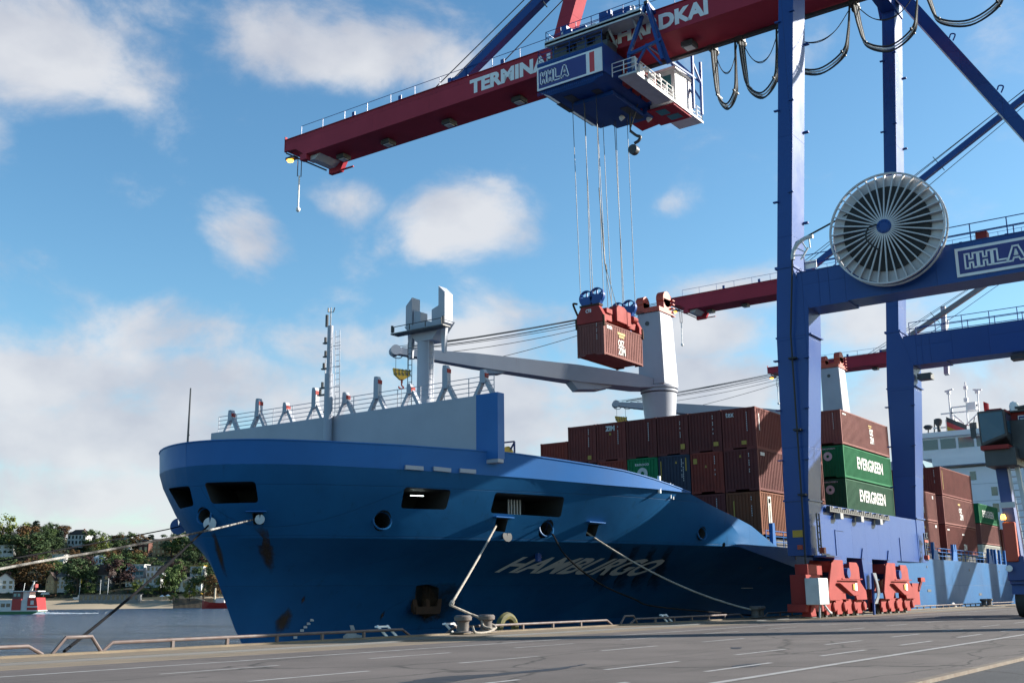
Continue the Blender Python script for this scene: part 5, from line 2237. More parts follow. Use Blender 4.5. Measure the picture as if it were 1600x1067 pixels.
mb.box((CU1 + .3, 21.5, 16.95), (CU1 + 1.2, 22.5, 17.4))
mb.box((CU1 + .5, 14.8, 17.65), (CU1 + 1.5, 15.9, 17.95))
mb.build('beam_floodlight', DARK, crane)
# boxes on the near walkway
mb = MB()
mb.box((CU0 + .3, 12.3, 20.36), (CU0 + .9, 12.9, 20.85))
mb.build('fire_extinguisher_box', BOGIE_RED, crane)
mb = MB()
mb.box((CU0 + .2, 22.0, 20.5), (CU0 + .26, 22.7, 21.0))
mb.build('notice_board', WHITE, crane)

# --- cable reel
RC = Vector((61.45, 17.35, 21.68))
RR = 3.28
mb = MB()
mb.lathe(RC + Vector((.5, 0, 0)), (1, 0, 0), [(.9, -.1), (.9, .36)], 24)
reel = mb.build('cable_reel', CRANE_BLUE, crane)
mb = MB()
mb.lathe(RC + Vector((-.1, 0, 0)), (1, 0, 0), [(2.5, 0), (2.5, .5)], 56)
mb.build('wound_cable', BLACK, reel)


def ring(mb, c, r0, r1, x0, x1, n=72):
    vs, fs = [], []
    for k in range(n):
        a = 2 * math.pi * k / n
        for r, x in ((r0, x0), (r1, x0), (r1, x1), (r0, x1)):
            vs.append((c.x + x, c.y + r * math.cos(a), c.z + r * math.sin(a)))
    for k in range(n):
        l = (k + 1) % n
        for i in range(4):
            j = (i + 1) % 4
            fs.append((4 * k + i, 4 * l + i, 4 * l + j, 4 * k + j))
    mb.add(vs, fs)


REELW = mat('reel_white_paint', (0.56, 0.55, 0.57), 0.5, dirt=0.3, scale=1.0)
mb = MB()
ring(mb, RC, 2.48, 3.12, .0, .05)
f = mb.build('reel_flange', REELW, reel)
fix(f.data)
mb = MB()
ring(mb, RC, 3.2, 3.29, -.28, -.12)
ring(mb, RC, 3.2, 3.29, .36, .48)
f = mb.build('reel_rim', REELW, reel)
fix(f.data)
mb = MB()
n = 36
for k in range(n):
    a = 2 * math.pi * (k + .3) / n
    d = Vector((0, math.cos(a), math.sin(a)))
    mb.bar(RC + d * .40 + Vector((-.5, 0, 0)), RC + d * 3.22 + Vector((-.22, 0, 0)), .075, .10, up=(1, 0, 0))
    t = Vector((0, -math.sin(a), math.cos(a)))
    mb.prism([RC + d * 2.45 + Vector((-.27, 0, 0)) + t * .012, RC + d * 3.2 + Vector((-.2, 0, 0)) + t * .012, RC + d * 3.2 + Vector((.0, 0, 0)) + t * .012, RC + d * 2.5 + Vector((.0, 0, 0)) + t * .012], t * .03)
f = mb.build('reel_spokes', REELW, reel)
mb = MB()
mb.lathe(RC + Vector((-.62, 0, 0)), (1, 0, 0), [(.25, 0), (.42, .03), (.42, .22), (.2, .26)], 20)
for k in range(10):
    a = 2 * math.pi * k / 10
    mb.lathe(RC + Vector((-.66, .33 * math.cos(a), .33 * math.sin(a))), (1, 0, 0), [(.05, 0), (.05, .06)], 6)
mb.build('reel_hub', CRANE_BLUE, reel)
mb = MB()
mb.tube(curve_pts([RC + Vector((-.7, .35, .15)), RC + Vector((-.75, .85, 0)), RC + Vector((-.75, 1.0, -.6)), RC + Vector((-.7, .6, -1.15)), RC + Vector((-.55, .35, -1.35))], 7), .05, 6)
mb.build('reel_hose', BLACK, reel)
# supply cable over the guide bow and down the leg
mb = MB()
gb = PX(1243, 385, CU0 - .3)
P = [RC + Vector((.0, 2.2, 1.35)), Vector((CU0 - .35, gb.y - .45, gb.z + .35)), Vector((CU0 - .38, gb.y - .05, gb.z + .12)), Vector((CU0 - .38, gb.y + .2, gb.z - .5))]
c_ = curve_pts(P, 8)
low = PX(1268, 895, CU0 - .3)
c_ += [Vector((CU0 - .3, 23.72, 16.5)), Vector((CU0 - .3, 23.75, 6.7)), Vector((CU0 - .3, 23.8, 2.6)), Vector((61.6, 23.4, 2.2))]
mb.tube(c_, .055, 6)
for z in (15.0, 10.7, 6.9):
    mb.box((CU0 - .4, 23.5, z), (CU0, 23.95, z + .1))
mb.build('supply_cable', BLACK, crane)
mb = MB()
arc = []
for k in range(9):
    a = R(80 - 12 * k + 10)
    arc.append(Vector((CU0 - .38, gb.y - .95 + 1.15 * math.cos(R(100 - 13 * k)), gb.z - .75 + 1.15 * math.sin(R(100 - 13 * k)))))
mb.tube(arc, .13, 8)
for k in (1, 3, 5, 7):
    mb.bar(arc[k], arc[k] + (Vector((CU0 - .38, gb.y - .95, gb.z - .75)) - arc[k]) * .6, .07)
mb.bar(arc[2] + (Vector((CU0 - .38, gb.y - .95, gb.z - .75)) - arc[2]) * .55, arc[8] + Vector((0, -.5, -.1)), .09)
mb.build('cable_guide', LIGHT_GREY, crane)

# --- festoon cables under the boom (landward of the trolley)
FU = BU1 + .1


def festoon(va, vb, drop, nb=5, thin=True, pale=True):
    mb = MB()
    z = BZ0 - .25
    for k in range(nb):
        du = .13 * (k - nb / 2)
        dd = drop * (1 + .035 * (k % 3))
        mid = (va + vb) / 2
        w = abs(va - vb)
        sgn = 1 if va > vb else -1
        P = [Vector((FU + du, va - sgn * .05 * k, z)), Vector((FU + du, va - sgn * (w * .06 + .03 * k), z - dd * .5)), Vector((FU + du, va - sgn * w * .16, z - dd * .82)),
             Vector((FU + du, mid, z - dd)), Vector((FU + du, vb + sgn * w * .16, z - dd * .82)), Vector((FU + du, vb + sgn * (w * .06 + .03 * k), z - dd * .5)), Vector((FU + du, vb + sgn * .05 * k, z))]
        mb.tube(curve_pts(P, 6), .06 if k % 2 else .075, 6, 1 if (pale and k in (1, 3)) else 0)
    if thin:
        for k in range(2):
            mid = (va + vb) / 2
            mb.tube(curve_pts([Vector((FU + .2, va, z)), Vector((FU + .2, mid + (va - mid) * .5, z - drop * .35)), Vector((FU + .2, mid, z - drop * (.45 + .02 * k))), Vector((FU + .2, mid - (va - mid) * .5, z - drop * .35)), Vector((FU + .2, vb, z))], 6), .035, 5)
    o = mb.build('festoon_loop', [BLACK, LIGHT_GREY], crane)
    m2 = MB()
    for vv, f_ in ((va, .16), (vb, .16)):
        sgn = 1 if vv == va else -1
        s2 = (1 if va > vb else -1) * sgn
        y = vv - s2 * abs(va - vb) * .16
        m2.box((FU - .5, y - .07, z - drop * .82 - .06), (FU + .5, y + .07, z - drop * .82 + .06))
    m2.box((FU - .4, va - .3, z - .2), (FU + .4, va + .3, z + .15))
    m2.lathe((FU + .35, va, z - .25), (1, 0, 0), [(.33, 0), (.33, .2)], 12)
    m2.build('cable_carrier', DARK, o)


festoon(34.0, 31.9, 5.3)
festoon(31.6, 28.4, 5.2)
festoon(28.1, 22.6, 4.6)
festoon(22.4, 17.6, 4.4)
festoon(17.3, 11.6, 4.2)
festoon(11.3, 5.0, 4.2)
# ================================================================== trolley
TU0, TU1, TV0, TV1, TZ = 69.0, 78.2, 40.2, 46.5, 41.1
tr = thing('crane_trolley', (73.5, 43, TZ), 'blue crane trolley with navy sign board and white driver cab under the red boom', 'trolley')
mb = MB()
mb.box((TU0 + .1, TV0, TZ + .55), (TU1 - .6, TV1, 44.1))
mb.prism([(TU0 + .4, TV0 + .1, TZ + .55), (TU0 + .4, TV0 + 1.2, TZ), (TU0 + .4, TV1 - 1.0, TZ), (TU0 + .4, TV1 - .1, TZ + .55)], (TU1 - TU0 - 1.2, 0, 0))
mb.box((TU0 + 2.5, TV0 + .6, TZ - .35), (TU1 - 1.6, TV1 - 2.0, TZ))
mb.box((TU1 - 1.6, TV0 + .3, TZ - .25), (TU1 - .4, TV0 + 3.9, TZ + .3))
hs_ = mb.build('machinery_house', CRANE_BLUE, tr, bevel=.04)
mb = MB()
for k in range(34):
    v = TV0 + .1 + k * .185
    mb.box((TU0 + .06, v, 43.75), (TU0 + .1, v + .06, 44.0))
    mb.box((TU0 + .06, v, 41.2), (TU0 + .1, v + .06, 41.5))
mb.build('house_ribs', CRANE_BLUE, hs_)
mb = MB()
for a, b_ in (((70.2, 43.9), (74.0, 44.7)), ((74.2, 41.0), (77.0, 41.7)), ((71, 45.5), (73, 45.9)), ((70.6, 41.6), (72.6, 42.3))):
    mb.box((a[0], a[1], TZ - .385 if a[0] > 71.6 and a[1] < 44.4 else TZ - .03), (b_[0], b_[1], TZ + .01 if not (a[0] > 71.6 and a[1] < 44.4) else TZ - .352))
mb.build('rope_slot', DARK, hs_)
mb = MB()
mb.box((TU0, TV0 + .05, 41.62), (TU0 + .06, TV1 - .05, 43.66))
sg = mb.build('sign_board', WHITE, tr)
mb = MB()
mb.box((TU0 - .008, TV0 + 1.52, 41.78), (TU0, TV1 - .2, 43.5))
mb.build('sign_panel', SIGN_BLUE, sg)
mb = MB()
mb.box((TU0 - .008, TV0 + .75, 41.78), (TU0, TV0 + 1.2, 43.5))
mb.build('sign_stripe', SIGN_RED, sg)
mb = MB()
stroke_logo(mb, (TU0 - .008, TV1 - .4, 42.1), vR_, (0, 0, 1), 2.75, 1.05, .085)
mb.build('sign_logo', WHITE, sg)
# upper platform with machinery beside the boom top
mb = MB()
mb.box((70.0, 37.2, 46.1), (71.9, 46.3, 46.3))
mb.box((70.0, 37.2, 45.95), (70.1, 46.3, 46.45))
for v in (38.2, 40.5, 43, 45.6):
    mb.bar((70.6, v, 46.1), (71.9, v, 44.9), .15)
pf = mb.build('upper_platform', LIGHT_GREY, tr)
mb = MB()
railing(mb, [(71.9, 46.2, 46.3), (70.05, 46.2, 46.3), (70.05, 37.3, 46.3), (71.9, 37.3, 46.3)], 1.0, 1.5, .03, 1)
railing(mb, [(71.0, 46.4, 44.15), (TU0 + .15, 46.4, 44.15), (TU0 + .15, 40.3, 44.15)], 1.05, 1.5, .03, 2)
mb.build('platform_railing', CRANE_BLUE, pf)
mb = MB()
for v0, v1, h_ in ((38.4, 40.0, 1.05), (40.2, 41.3, 1.35), (42.6, 43.9, .75), (44.0, 44.8, .95), (45.1, 45.9, .5)):
    mb.box((70.5, v0, 46.3), (71.6, v1, 46.3 + h_))
for v in (40.9, 45.0):
    mb.box((70.9, v - .3, 46.3), (71.5, v + .3, 47.9))
mb.build('drive_cabinet', CRANE_BLUE, pf, bevel=.04)
mb = MB()
for v, z in ((44.9, 47.2), (44.6, 47.1), (40.9, 47.5), (40.5, 47.4), (38.6, 47.3), (42.2, 46.9), (38.0, 46.8), (37.6, 46.5)):
    mb.lathe((70.9, v, z), (.6, -.7, .3), [(.1, -.25), (.22, 0), (.24, .3), (.1, .4)], 10)
mb.box((70.3, 37.9, 46.46), (70.6, 38.6, 46.75))
mb.build('bright_cover', WHITE, pf)
mb = MB()
for v0, v1 in ((44.6, 46.0), (42.6, 43.6), (41.2, 41.8)):
    mb.box((70.7, v0, 44.2), (71.7, v1, 45.9))
for v in (46.2, 44.2, 42, 40.9):
    mb.bar((71.2, v, 44.1), (71.2, v, 46.1), .22)
for u in (70.2, 76.6):
    mb.box((u if u < 72 else BU1 + .3, 40.4, 44.0), (u + 1.5 if u < 72 else BU1 + 1.5, 46.2, 44.9))
mb.build('trolley_frame', DARK, tr)
# A-frame and hangers that carry the cab
AB = Vector((70.7, 37.0, 47.1))
mb = MB()
for q in ((70.7, 38.75, 43.2), (70.7, 35.8, 41.9), (72.2, 36.0, 42.2)):
    mb.bar(AB, q, .26)
mb.bar((70.7, 38.75, 43.2), (70.7, 35.8, 43.6), .24)
mb.bar((70.7, 38.75, 43.2), (70.7, 38.75, 41.4), .24)
mb.bar((70.7, 37.2, 43.4), (70.7, 38.6, 41.4), .16)
mb.bar((70.7, 37.2, 43.4), (70.7, 35.9, 41.5), .16)
mb.bar((70.7, 37.2, 43.6), (80.2, 37.6, 44.6), .16)
for u, v0, v1 in ((79.8, 37.6, 39.6), (81.4, 37.6, 39.4)):
    mb.bar((u, v0, 46.6), (u - .2, v0, 41.6), .2)
    mb.bar((u - .4, v1, 46.6), (u, v0, 42.8), .16)
mb.bar((79.8, 37.6, 46.0), (81.4, 37.6, 44.5), .14)
mb.bar((79.6, 39.0, 46.4), (81.4, 37.6, 44.6), .14)
mb.bar((AB.x, AB.y, AB.z), (72, 37, 46.9), .3)
mb.build('cab_hanger', CRANE_BLUE, tr)
MB().lathe(AB + Vector((0, .15, .05)), (0, -1, 0), [(.2, 0), (.2, .3)], 10).build('hanger_pin', DARK, tr)
cz = 41.35
mb = MB()
mb.box((77.0, 37.95, cz), (80.0, 40.4, 44.3))
cab_ = mb.build('driver_cab', WHITE, tr, bevel=.05)
mb = MB()
mb.box((76.8, 37.75, 44.3), (80.3, 40.6, 44.5))
mb.build('cab_roof', WHITE, cab_)
mb = MB()
mb.box((76.4, 37.86, cz - .2), (82.0, 37.94, cz - .02))
mb.box((80.0, 37.95, cz - .12), (82.0, 40.2, cz - .03))
mb.build('cab_floor', WHITE, cab_)
mb = MB()
mb.box((76.7, 38.0, cz - .34), (79.9, 40.9, cz - .21))
mb.build('cab_base', CRANE_RED, cab_)
mb = MB()
mb.prism([(76.4, 40.9, cz - .3), (76.4, 42.6, cz - .5), (76.4, 42.6, cz + .6), (76.4, 40.9, cz + .9)], (3.2, 0, 0))
mb.build('cab_nose', CRANE_RED, cab_)
for geo in (((77.0, 39.0, cz - .36), (78.1, 39.9, cz - .342)), ((78.4, 38.5, cz - .36), (79.4, 39.6, cz - .342)), ((76.96, 38.3, cz + 1.2), (76.998, 40.2, 43.9))):
    MB().box(*geo).build('cab_window', GLASS_TEAL, cab_)
mb = MB()
mb.prism([(76.38, 41.2, cz - .28), (76.38, 42.3, cz - .4), (76.38, 42.3, cz + .4), (76.38, 41.2, cz + .6)], (.019, 0, 0))
mb.build('cab_window', GLASS_TEAL, cab_)
MB().box((77.9, 37.9, cz + .1), (78.75, 37.945, cz + 2.2)).build('cab_door', LIGHT_GREY, cab_)
for P in ([(70.4, 38.0, 41.4), (76.6, 38.0, cz)], [(80.1, 38.0, cz), (82.0, 38.0, cz), (82.0, 40.1, cz)], [(70.3, 40.1, 41.5), (70.3, 38.0, 41.5)]):
    mb = MB()
    railing(mb, P, 1.15, 1.0, .04, 2)
    mb.build('catwalk_railing', WHITE, cab_)
mb = MB()
mb.box((70.2, 37.95, 41.25), (76.4, 39.5, 41.4))
mb.box((70.2, 37.9, 41.15), (76.4, 37.95, 41.42))
mb.build('catwalk', LIGHT_GREY, cab_)
random.seed(5)
for k in range(26):
    u = 71.2 + random.random() * 5.0
    v = 38.2 + random.random() * 1.0
    z = 41.6 + random.random() * 1.3
    s = .1 + random.random() * .24
    mb = MB()
    if k % 2:
        mb.box((u - s, v - s, z - s), (u + s, v + s, z + s))
    else:
        mb.lathe((u, v, z), (random.random() - .5, -.6, random.random() - .4), [(s * .6, -s), (s, 0), (s, s), (s * .5, s * 1.5)], 8)
    mb.build('cab_machinery', WHITE if k % 3 else LIGHT_GREY, cab_)
for u in (72.4, 74.0, 75.5):
    mb = MB()
    mb.box((u - .5, 39.1, 41.45), (u + .4, 40.1, 43.3))
    mb.build('control_cabinet', BOGIE_RED, cab_)
# service hook
mb = MB()
sh = PX(985, 205, 75.5)
mb.bar(sh + Vector((0, 0, 2.2)), sh + Vector((0, 0, -.1)), .1)
mb.bar(sh + Vector((0, -.8, 2.2)), sh + Vector((0, 0, .2)), .08)
mb.tube(curve_pts([sh, sh + Vector((0, -.55, -.55)), sh + Vector((0, -.9, -.75)), sh + Vector((0, -.75, -1.05)), sh + Vector((0, -.35, -1.2))], 5), .13, 6)
mb.lathe(sh + Vector((-.25, -.25, -1.75)), (1, 0, 0), [(.42, 0), (.42, .5)], 14)
mb.build('service_hook', DARK, tr)
mb = MB()
mb.lathe((77.4, 40.9, 40.9), (.5, -.4, -.7), [(.12, 0), (.24, .2), (.24, .4)], 10)
mb.lathe((75.4, 42.4, 40.7), (.5, -.4, -.7), [(.12, 0), (.24, .2), (.24, .4)], 10)
mb.build('spot_light', WHITE, tr)

# ================================================================== spreader
sp = thing('container_spreader', (HU + 3.03, HV + 1.22, HZ + 2.6), 'red container spreader hanging on steel ropes with four blue rope sheaves', 'spreader')
zs = HZ + 2.6
mb = MB()
mb.box((HU + .1, HV + .25, zs + .3), (HU + 5.96, HV + .55, zs + .85))
mb.box((HU + .1, HV + 1.9, zs + .3), (HU + 5.96, HV + 2.2, zs + .85))
for u in (HU - .05, HU + 5.6):
    mb.prism([(u, HV - .02, zs + .02), (u, HV + 2.46, zs + .02), (u, HV + 2.46, zs + .55), (u, HV + 2.0, zs + 1.35), (u, HV + .4, zs + 1.35), (u, HV - .02, zs + .55)], (.5, 0, 0))
mb.box((HU + 1.5, HV + .5, zs + .55), (HU + 4.8, HV + 1.95, zs + 1.0))
fr_ = mb.build('spreader_frame', BOGIE_RED, sp, bevel=.03)
mb = MB()
mb.prism([(HU + 2.0, HV - .05, zs + .4), (HU + 3.6, HV - .05, zs + .4), (HU + 3.6, HV - .05, zs + 1.55), (HU + 3.2, HV - .05, zs + 1.75), (HU + 2.3, HV - .05, zs + 1.75), (HU + 2.0, HV - .05, zs + 1.5)], (0, .8, 0))
mb.box((HU + 3.7, HV - .02, zs + .3), (HU + 4.3, HV + .4, zs + 1.5))
mb.box((HU + .7, HV + .1, zs + .85), (HU + 1.6, HV + 2.3, zs + 1.25))
mb.lathe((HU + 4.6, HV + .1, zs + 1.1), (1, 0, 0), [(.25, 0), (.25, .7)], 10)
mb.build('drive_housing', BOGIE_RED, fr_, bevel=.03)
mb = MB()
for u in (HU - .03, HU + 6.06):
    for v in (HV - .02, HV + 2.46):
        mb.prism([(u - .05, v - .08, zs + .5), (u + .07, v - .08, zs + .5), (u + .12, v - .08, zs - .35), (u + .0, v - .08, zs - .3)], (0, .16, 0))
mb.box((HU - .08, HV + .3, zs + 1.35), (HU + .5, HV + 2.1, zs + 1.5))
mb.tube(curve_pts([(HU + .1, HV + 2.3, zs + .6), (HU - .1, HV + 2.55, zs + 1.4), (HU, HV + 2.7, zs + 1.8), (HU + .1, HV + 2.4, zs + 1.75)], 4), .09, 6)
mb.build('guide_flipper', RUST, fr_)
mb = MB()
lettering(mb, 'CT8', (HU - .065, HV + 1.55, zs + .85), vR_, (0, 0, 1), .5, .28, bold=.03)
mb.build('frame_lettering', WHITE, fr_)
SH = []
for (x, y), u in (((917, 467), HU + .5), ((933, 462), HU + .5), ((966, 485), HU + 5.0), ((983, 481), HU + 5.0)):
    p = PX(x, y, u)
    SH.append(p)
    mb = MB()
    r_ = .62
    vs = []
    for k in range(3):
        a = math.pi * k / 3 + .5
        mb.bar(p + Vector((0, math.cos(a), math.sin(a))) * r_ * .95, p - Vector((0, math.cos(a), math.sin(a))) * r_ * .95, .1, .1, up=(1, 0, 0))
    mb.lathe(p + Vector((-.12, 0, 0)), (1, 0, 0), [(.16, 0), (.16, .24)], 12)
    ring(mb, p, r_ * .9, r_ * 1.05, -.14, .16, 24)
    mb.prism([p + Vector((-.2, -.62, .06)), p + Vector((-.2, .62, .06)), p + Vector((-.2, .5, -.35)), p + Vector((-.2, .12, -1.05)), p + Vector((-.2, -.12, -1.05)), p + Vector((-.2, -.5, -.35))], (.4, 0, 0))
    mb.bar(p + Vector((0, 0, -.8)), p + Vector((0, 0, -1.9 if u < HU + 2 else -2.1)), .2)
    o = mb.build('rope_sheave', CRANE_BLUE, sp)
    fix(o.data)
mb = MB()
for i, p in enumerate(SH):
    for s in (-1, 1):
        top = Vector((p.x + .05 * s, p.y + s * .58 + (.35 if i % 2 == 0 else .1), TZ + .6))
        mb.tube([p + Vector((0, s * .58, 0)), top], .028, 5)
mb.tube([(74, 42.9, zs + 1.6), (73.7, 43.3, 27.2), (73.6, 43.6, TZ + .5)], .03, 5)
mb.build('hoist_rope', DARK, sp)
mb = MB()
for dv in (-.45, .45):
    mb.tube([(73.7, 43.2, 27.0), (74, 42.9 + dv, zs + 1.5)], .025, 5)
mb.tube([(73.7, 43.2, 26.9), (73.69, 43.25, 27.4)], .09, 6)
mb.tube([(73.65, 43.3, 27.4), (73.6, 43.6, 34)], .05, 5)
mb.build('spreader_cable', ROPE_PALE, sp)

# ================================================================== more cranes
def crane_copy(du, s, label, boom_m=None, stay_m=None):
    c = copy_tree(crane)
    c.location = (74 + du, 6, 0)
    c.scale = (1, 1, s)
    c['label'] = label
    return c


cr2 = crane_copy(84, 1.03, 'second red boom crane farther along the quay, seen behind the ship crane tower')
cr3 = crane_copy(123, .92, 'third crane farthest along the quay, its boom tip low behind the near crane leg')
GREYBOOM = mat('plain_grey_boom', (0.22, 0.21, 0.22), 0.5, dirt=0.3)  # even grey put on the third crane's forestay
for ch in list(cr2.children):
    if ch.name.startswith('festoon_loop'):
        for g in list(ch.children_recursive):
            bpy.data.objects.remove(g)
        bpy.data.objects.remove(ch)
for ch in list(cr3.children):
    if ch.name.startswith(('forestay',)):
        me = ch.data.copy()
        me.materials[0] = GREYBOOM
        ch.data = me
    elif ch.name.startswith(('stay_strut', 'festoon_loop', 'cable_reel', 'supply_cable', 'cable_guide', 'switch_box', 'hose_bundle')):
        for g in list(ch.children_recursive):
            bpy.data.objects.remove(g)
        bpy.data.objects.remove(ch)

# ================================================================== straddle carrier
sc = thing('straddle_carrier', (69, 11, 0), 'blue straddle carrier with dark glass cab high on its frame at right edge', 'straddle carrier')
SV0, SV1 = 13.1, 8.6
SUa, SUb = 64.6, 73.6
LEGM = mat('carrier_blue_paint', (0.02, 0.055, 0.22), 0.45, dirt=0.3, streak=.2, scol=(.03, .03, .05))
for v in (SV0, SV1):
    for u in (SUa + .6, SUb - .6):
        mb = MB()
        sg_ = 1 if v == SV0 else -1
        lo = [(u - .35, v - .3, 2.0), (u + .35, v - .3, 2.0), (u + .35, v + .3, 2.0), (u - .35, v + .3, 2.0)]
        hi = [(u - .45, v - .3 + .35 * sg_, 10.2), (u + .45, v - .3 + .35 * sg_, 10.2), (u + .45, v + .3 + .35 * sg_, 10.2), (u - .45, v + .3 + .35 * sg_, 10.2)]
        mb.add(lo + hi, [(0, 3, 2, 1), (4, 5, 6, 7), (0, 1, 5, 4), (1, 2, 6, 5), (2, 3, 7, 6), (3, 0, 4, 7)])
        mb.build('frame_leg', LEGM, sc, bevel=.03)
    mb = MB()
    mb.box((SUa, v - .4, 1.7), (SUb, v + .4, 2.6))
    mb.box((SUa - .15, v - .45, 1.9), (SUa + .2, v + .45, 3.2))
    mb.build('lower_beam', LEGM, sc, bevel=.04)
    mb = MB()
    mb.box((SUa, v - .35, 10.2), (SUb, v + .45, 11.0))
    mb.build('upper_beam', BOGIE_RED, sc, bevel=.04)
    for k in range(4):
        w = MB()
        ub = SUa + 1.0 + k * 2.33
        w.lathe((ub, v - .33, .85), (0, 1, 0), [(.45, -.02), (.62, .0), (.82, .06), (.85, .16), (.85, .5), (.82, .6), (.62, .66), (.45, .68)], 28)
        wh = w.build('wheel', BLACK, sc)
        w = MB()
        w.lathe((ub, v - .36, .85), (0, 1, 0), [(.38, 0), (.42, .03), (.42, .69), (.38, .72)], 16)
        w.build('wheel_rim', LEGM, wh)
        w = MB()
        w.prism([(ub - .85, v - .36, 1.72), (ub + .85, v - .36, 1.72), (ub + .95, v - .36, 1.2), (ub + .88, v - .36, 1.2), (ub + .8, v - .36, 1.64), (ub - .8, v - .36, 1.64), (ub - .88, v - .36, 1.2), (ub - .95, v - .36, 1.2)], (0, .72, 0))
        w.build('mudguard', LEGM, sc)
for u in (SUa + .5, SUb - .5):
    mb = MB()
    mb.box((u - .5, SV1 - .3, 10.3), (u + .5, SV0 + .4, 11.05))
    mb.build('cross_beam', BOGIE_RED, sc)
mb = MB()
mb.box((SUa - .3, SV0 - .2, 2.9), (SUa + .1, SV0 + .42, 5.0))
mb.build('battery_box', ORANGE_RED, sc, bevel=.05)
mb = MB()
mb.lathe((SUa - .15, SV0 + .35, 5.15), (0, 0, 1), [(.12, 0), (.14, .1), (.08, .28)], 10)
mb.build('flashing_lamp', AMBER, sc)
mb = MB()
mb.lathe((SUa - .3, SV0 + .28, 2.55), (-1, 0, 0), [(.14, 0), (.18, .12), (.16, .16)], 12)
mb.build('headlight', WHITE, sc)
mb = MB()
mb.box((SUa - .38, SV0 - .35, 5.75), (SUa - .3, SV0 + .4, 6.05))
mb.build('number_plate', LIGHT_GREY, sc)
# cab
ca = [PX(1526, 643, SUa - 1.6), PX(1568, 639, SUa - 1.6), PX(1574, 683, SUa - 1.6), PX(1530, 691, SUa - 1.6)]
cx = SUa - 1.6
yl, yr = ca[0].y, ca[1].y
zt_, zb_ = ca[0].z, ca[3].z
mb = MB()
mb.add([(cx, yl, zt_), (cx, yr, zt_), (cx + .15, yr, zb_ + .25), (cx + .15, yl, zb_ - .25), (cx + 2.4, yl, zt_), (cx + 2.4, yr, zt_), (cx + 2.2, yr, zb_ - .6), (cx + 2.2, yl, zb_ - .6)],
       [(0, 1, 2, 3), (4, 7, 6, 5), (0, 4, 5, 1), (1, 5, 6, 2), (2, 6, 7, 3), (3, 7, 4, 0)])
cb = mb.build('cab_body', DARK, sc, bevel=.05)
fix(cb.data)
mb = MB()
e = .09
mb.add([(cx - .02, yl - e, zt_ - .12), (cx - .02, yr + e, zt_ - .12), (cx + .12, yr + e, zb_ + .38), (cx + .12, yl - e, zb_ - .02)], [(0, 1, 2, 3)])
mb.add([(cx + .35, yr - .012, zt_ - .2), (cx + 1.9, yr - .012, zt_ - .2), (cx + 1.8, yr - .012, zb_ + .5), (cx + .45, yr - .012, zb_ + .45)], [(0, 3, 2, 1)])
CABG = glass('cab_glass', (0.02, 0.10, 0.17), .08)
mb.build('cab_window', CABG, cb)
mb = MB()
mb.box((cx + .05, yl + .02, zb_ - .42), (cx + 1.6, yr - .02, zb_ - .2))
mb.box((cx + .5, (yl + yr) / 2 - .45, zt_), (cx + 1.2, (yl + yr) / 2 + .3, zt_ + .14))
mb.box((cx + .2, yr - .03, zt_ - .1), (cx + 2.4, yr + .05, zt_ + .02))
mb.build('cab_trim', BOGIE_RED, cb)
mb = MB()
mb.box((cx + .3, yl - .1, zb_ - 1.3), (cx + 2.4, yr - .3, zb_ - .35))
mb.box((cx + 1.2, yr - 1.3, zb_ - .9), (cx + 3.2, yr, zb_ + 1.2))
mb.tube([(cx - .1, yl + .12, zt_ - .3), (cx - .1, yl + .25, zt_ - .9)], .03, 5)
mb.box((cx - .15, yl + .12, zt_ - 1.45), (cx - .05, yl + .4, zt_ - .85))
mb.build('cab_underframe', DARK, cb, bevel=.05)
mb = MB()
mb.lathe((cx + 1.5, yr - .25, zt_ + .05), (0, 0, 1), [(.24, 0), (.26, .28), (.2, .46), (.06, .54)], 12)
mb.box((cx + .7, yr - .2, zb_ - .75), (cx + 1.4, yr + .1, zb_ - .55))
mb.build('roof_dome', WHITE, cb)
mb = MB()
y_ = PX(1577, 720, SUa + .3).y
ladder(mb, (SUa - .1, SV0 - .75, 3.4), (SUa - .1, SV0 - .35, 9.6), (0, 1, 0), .45, .04)
mb.bar((SUa + .0, SV0 - .95, 3.6), (SUa + .0, SV0 - .45, 9.8), .28, .2)
mb.build('access_ladder', LIGHT_GREY, sc)
mb = MB()
mb.box((SUa - .1, SV0 - 2.0, 10.1), (SUa - .03, SV0 - .95, 10.7))
pl_ = mb.build('side_sign', WHITE, sc)
mb = MB()
mb.box((SUa - .108, SV0 - 1.95, 10.15), (SUa - .1, SV0 - 1.0, 10.65))
mb.build('sign_panel', SIGN_BLUE, pl_)
mb = MB()
stroke_logo(mb, (SUa - .108, SV0 - 1.08, 10.25), vR_, (0, 0, 1), .7, .3, .035)
mb.build('sign_logo', WHITE, pl_)
mb = MB()
for k in range(5):
    mb.box((SUa - .2, SV0 - 1.6 + .1 * k, 8.6 + .25 * k), (SUa + .5, SV0 - .7, 8.8 + .28 * k))
mb.box((SUa - .25, SV1, 10.9), (SUa + .3, SV0 - .6, 11.1))
mb.bar((SUa - .3, SV0 - .9, 11.1), (SUa - .3, SV0 - 2.2, 11.25), .12)
mb.build('hydraulic_gear', DARK, sc)

# ================================================================== moorings
def bollard(u, v, lab):
    m = MB()
    m.lathe((u, v, 0.06), (0, 0, 1), [(.34, 0), (.34, .05), (.24, .08), (.22, .36), (.25, .42), (.33, .46), (.34, .58), (.28, .64)], 22)
    m.lathe((u, v, 0.06), (0, 0, 1), [(.4, 0), (.4, .03)], 22)
    o = m.build('bollard', BOLL, None, origin=(u, v, 0))
    return tag(o, lab, 'bollard', 'mooring bollards on the quay edge')


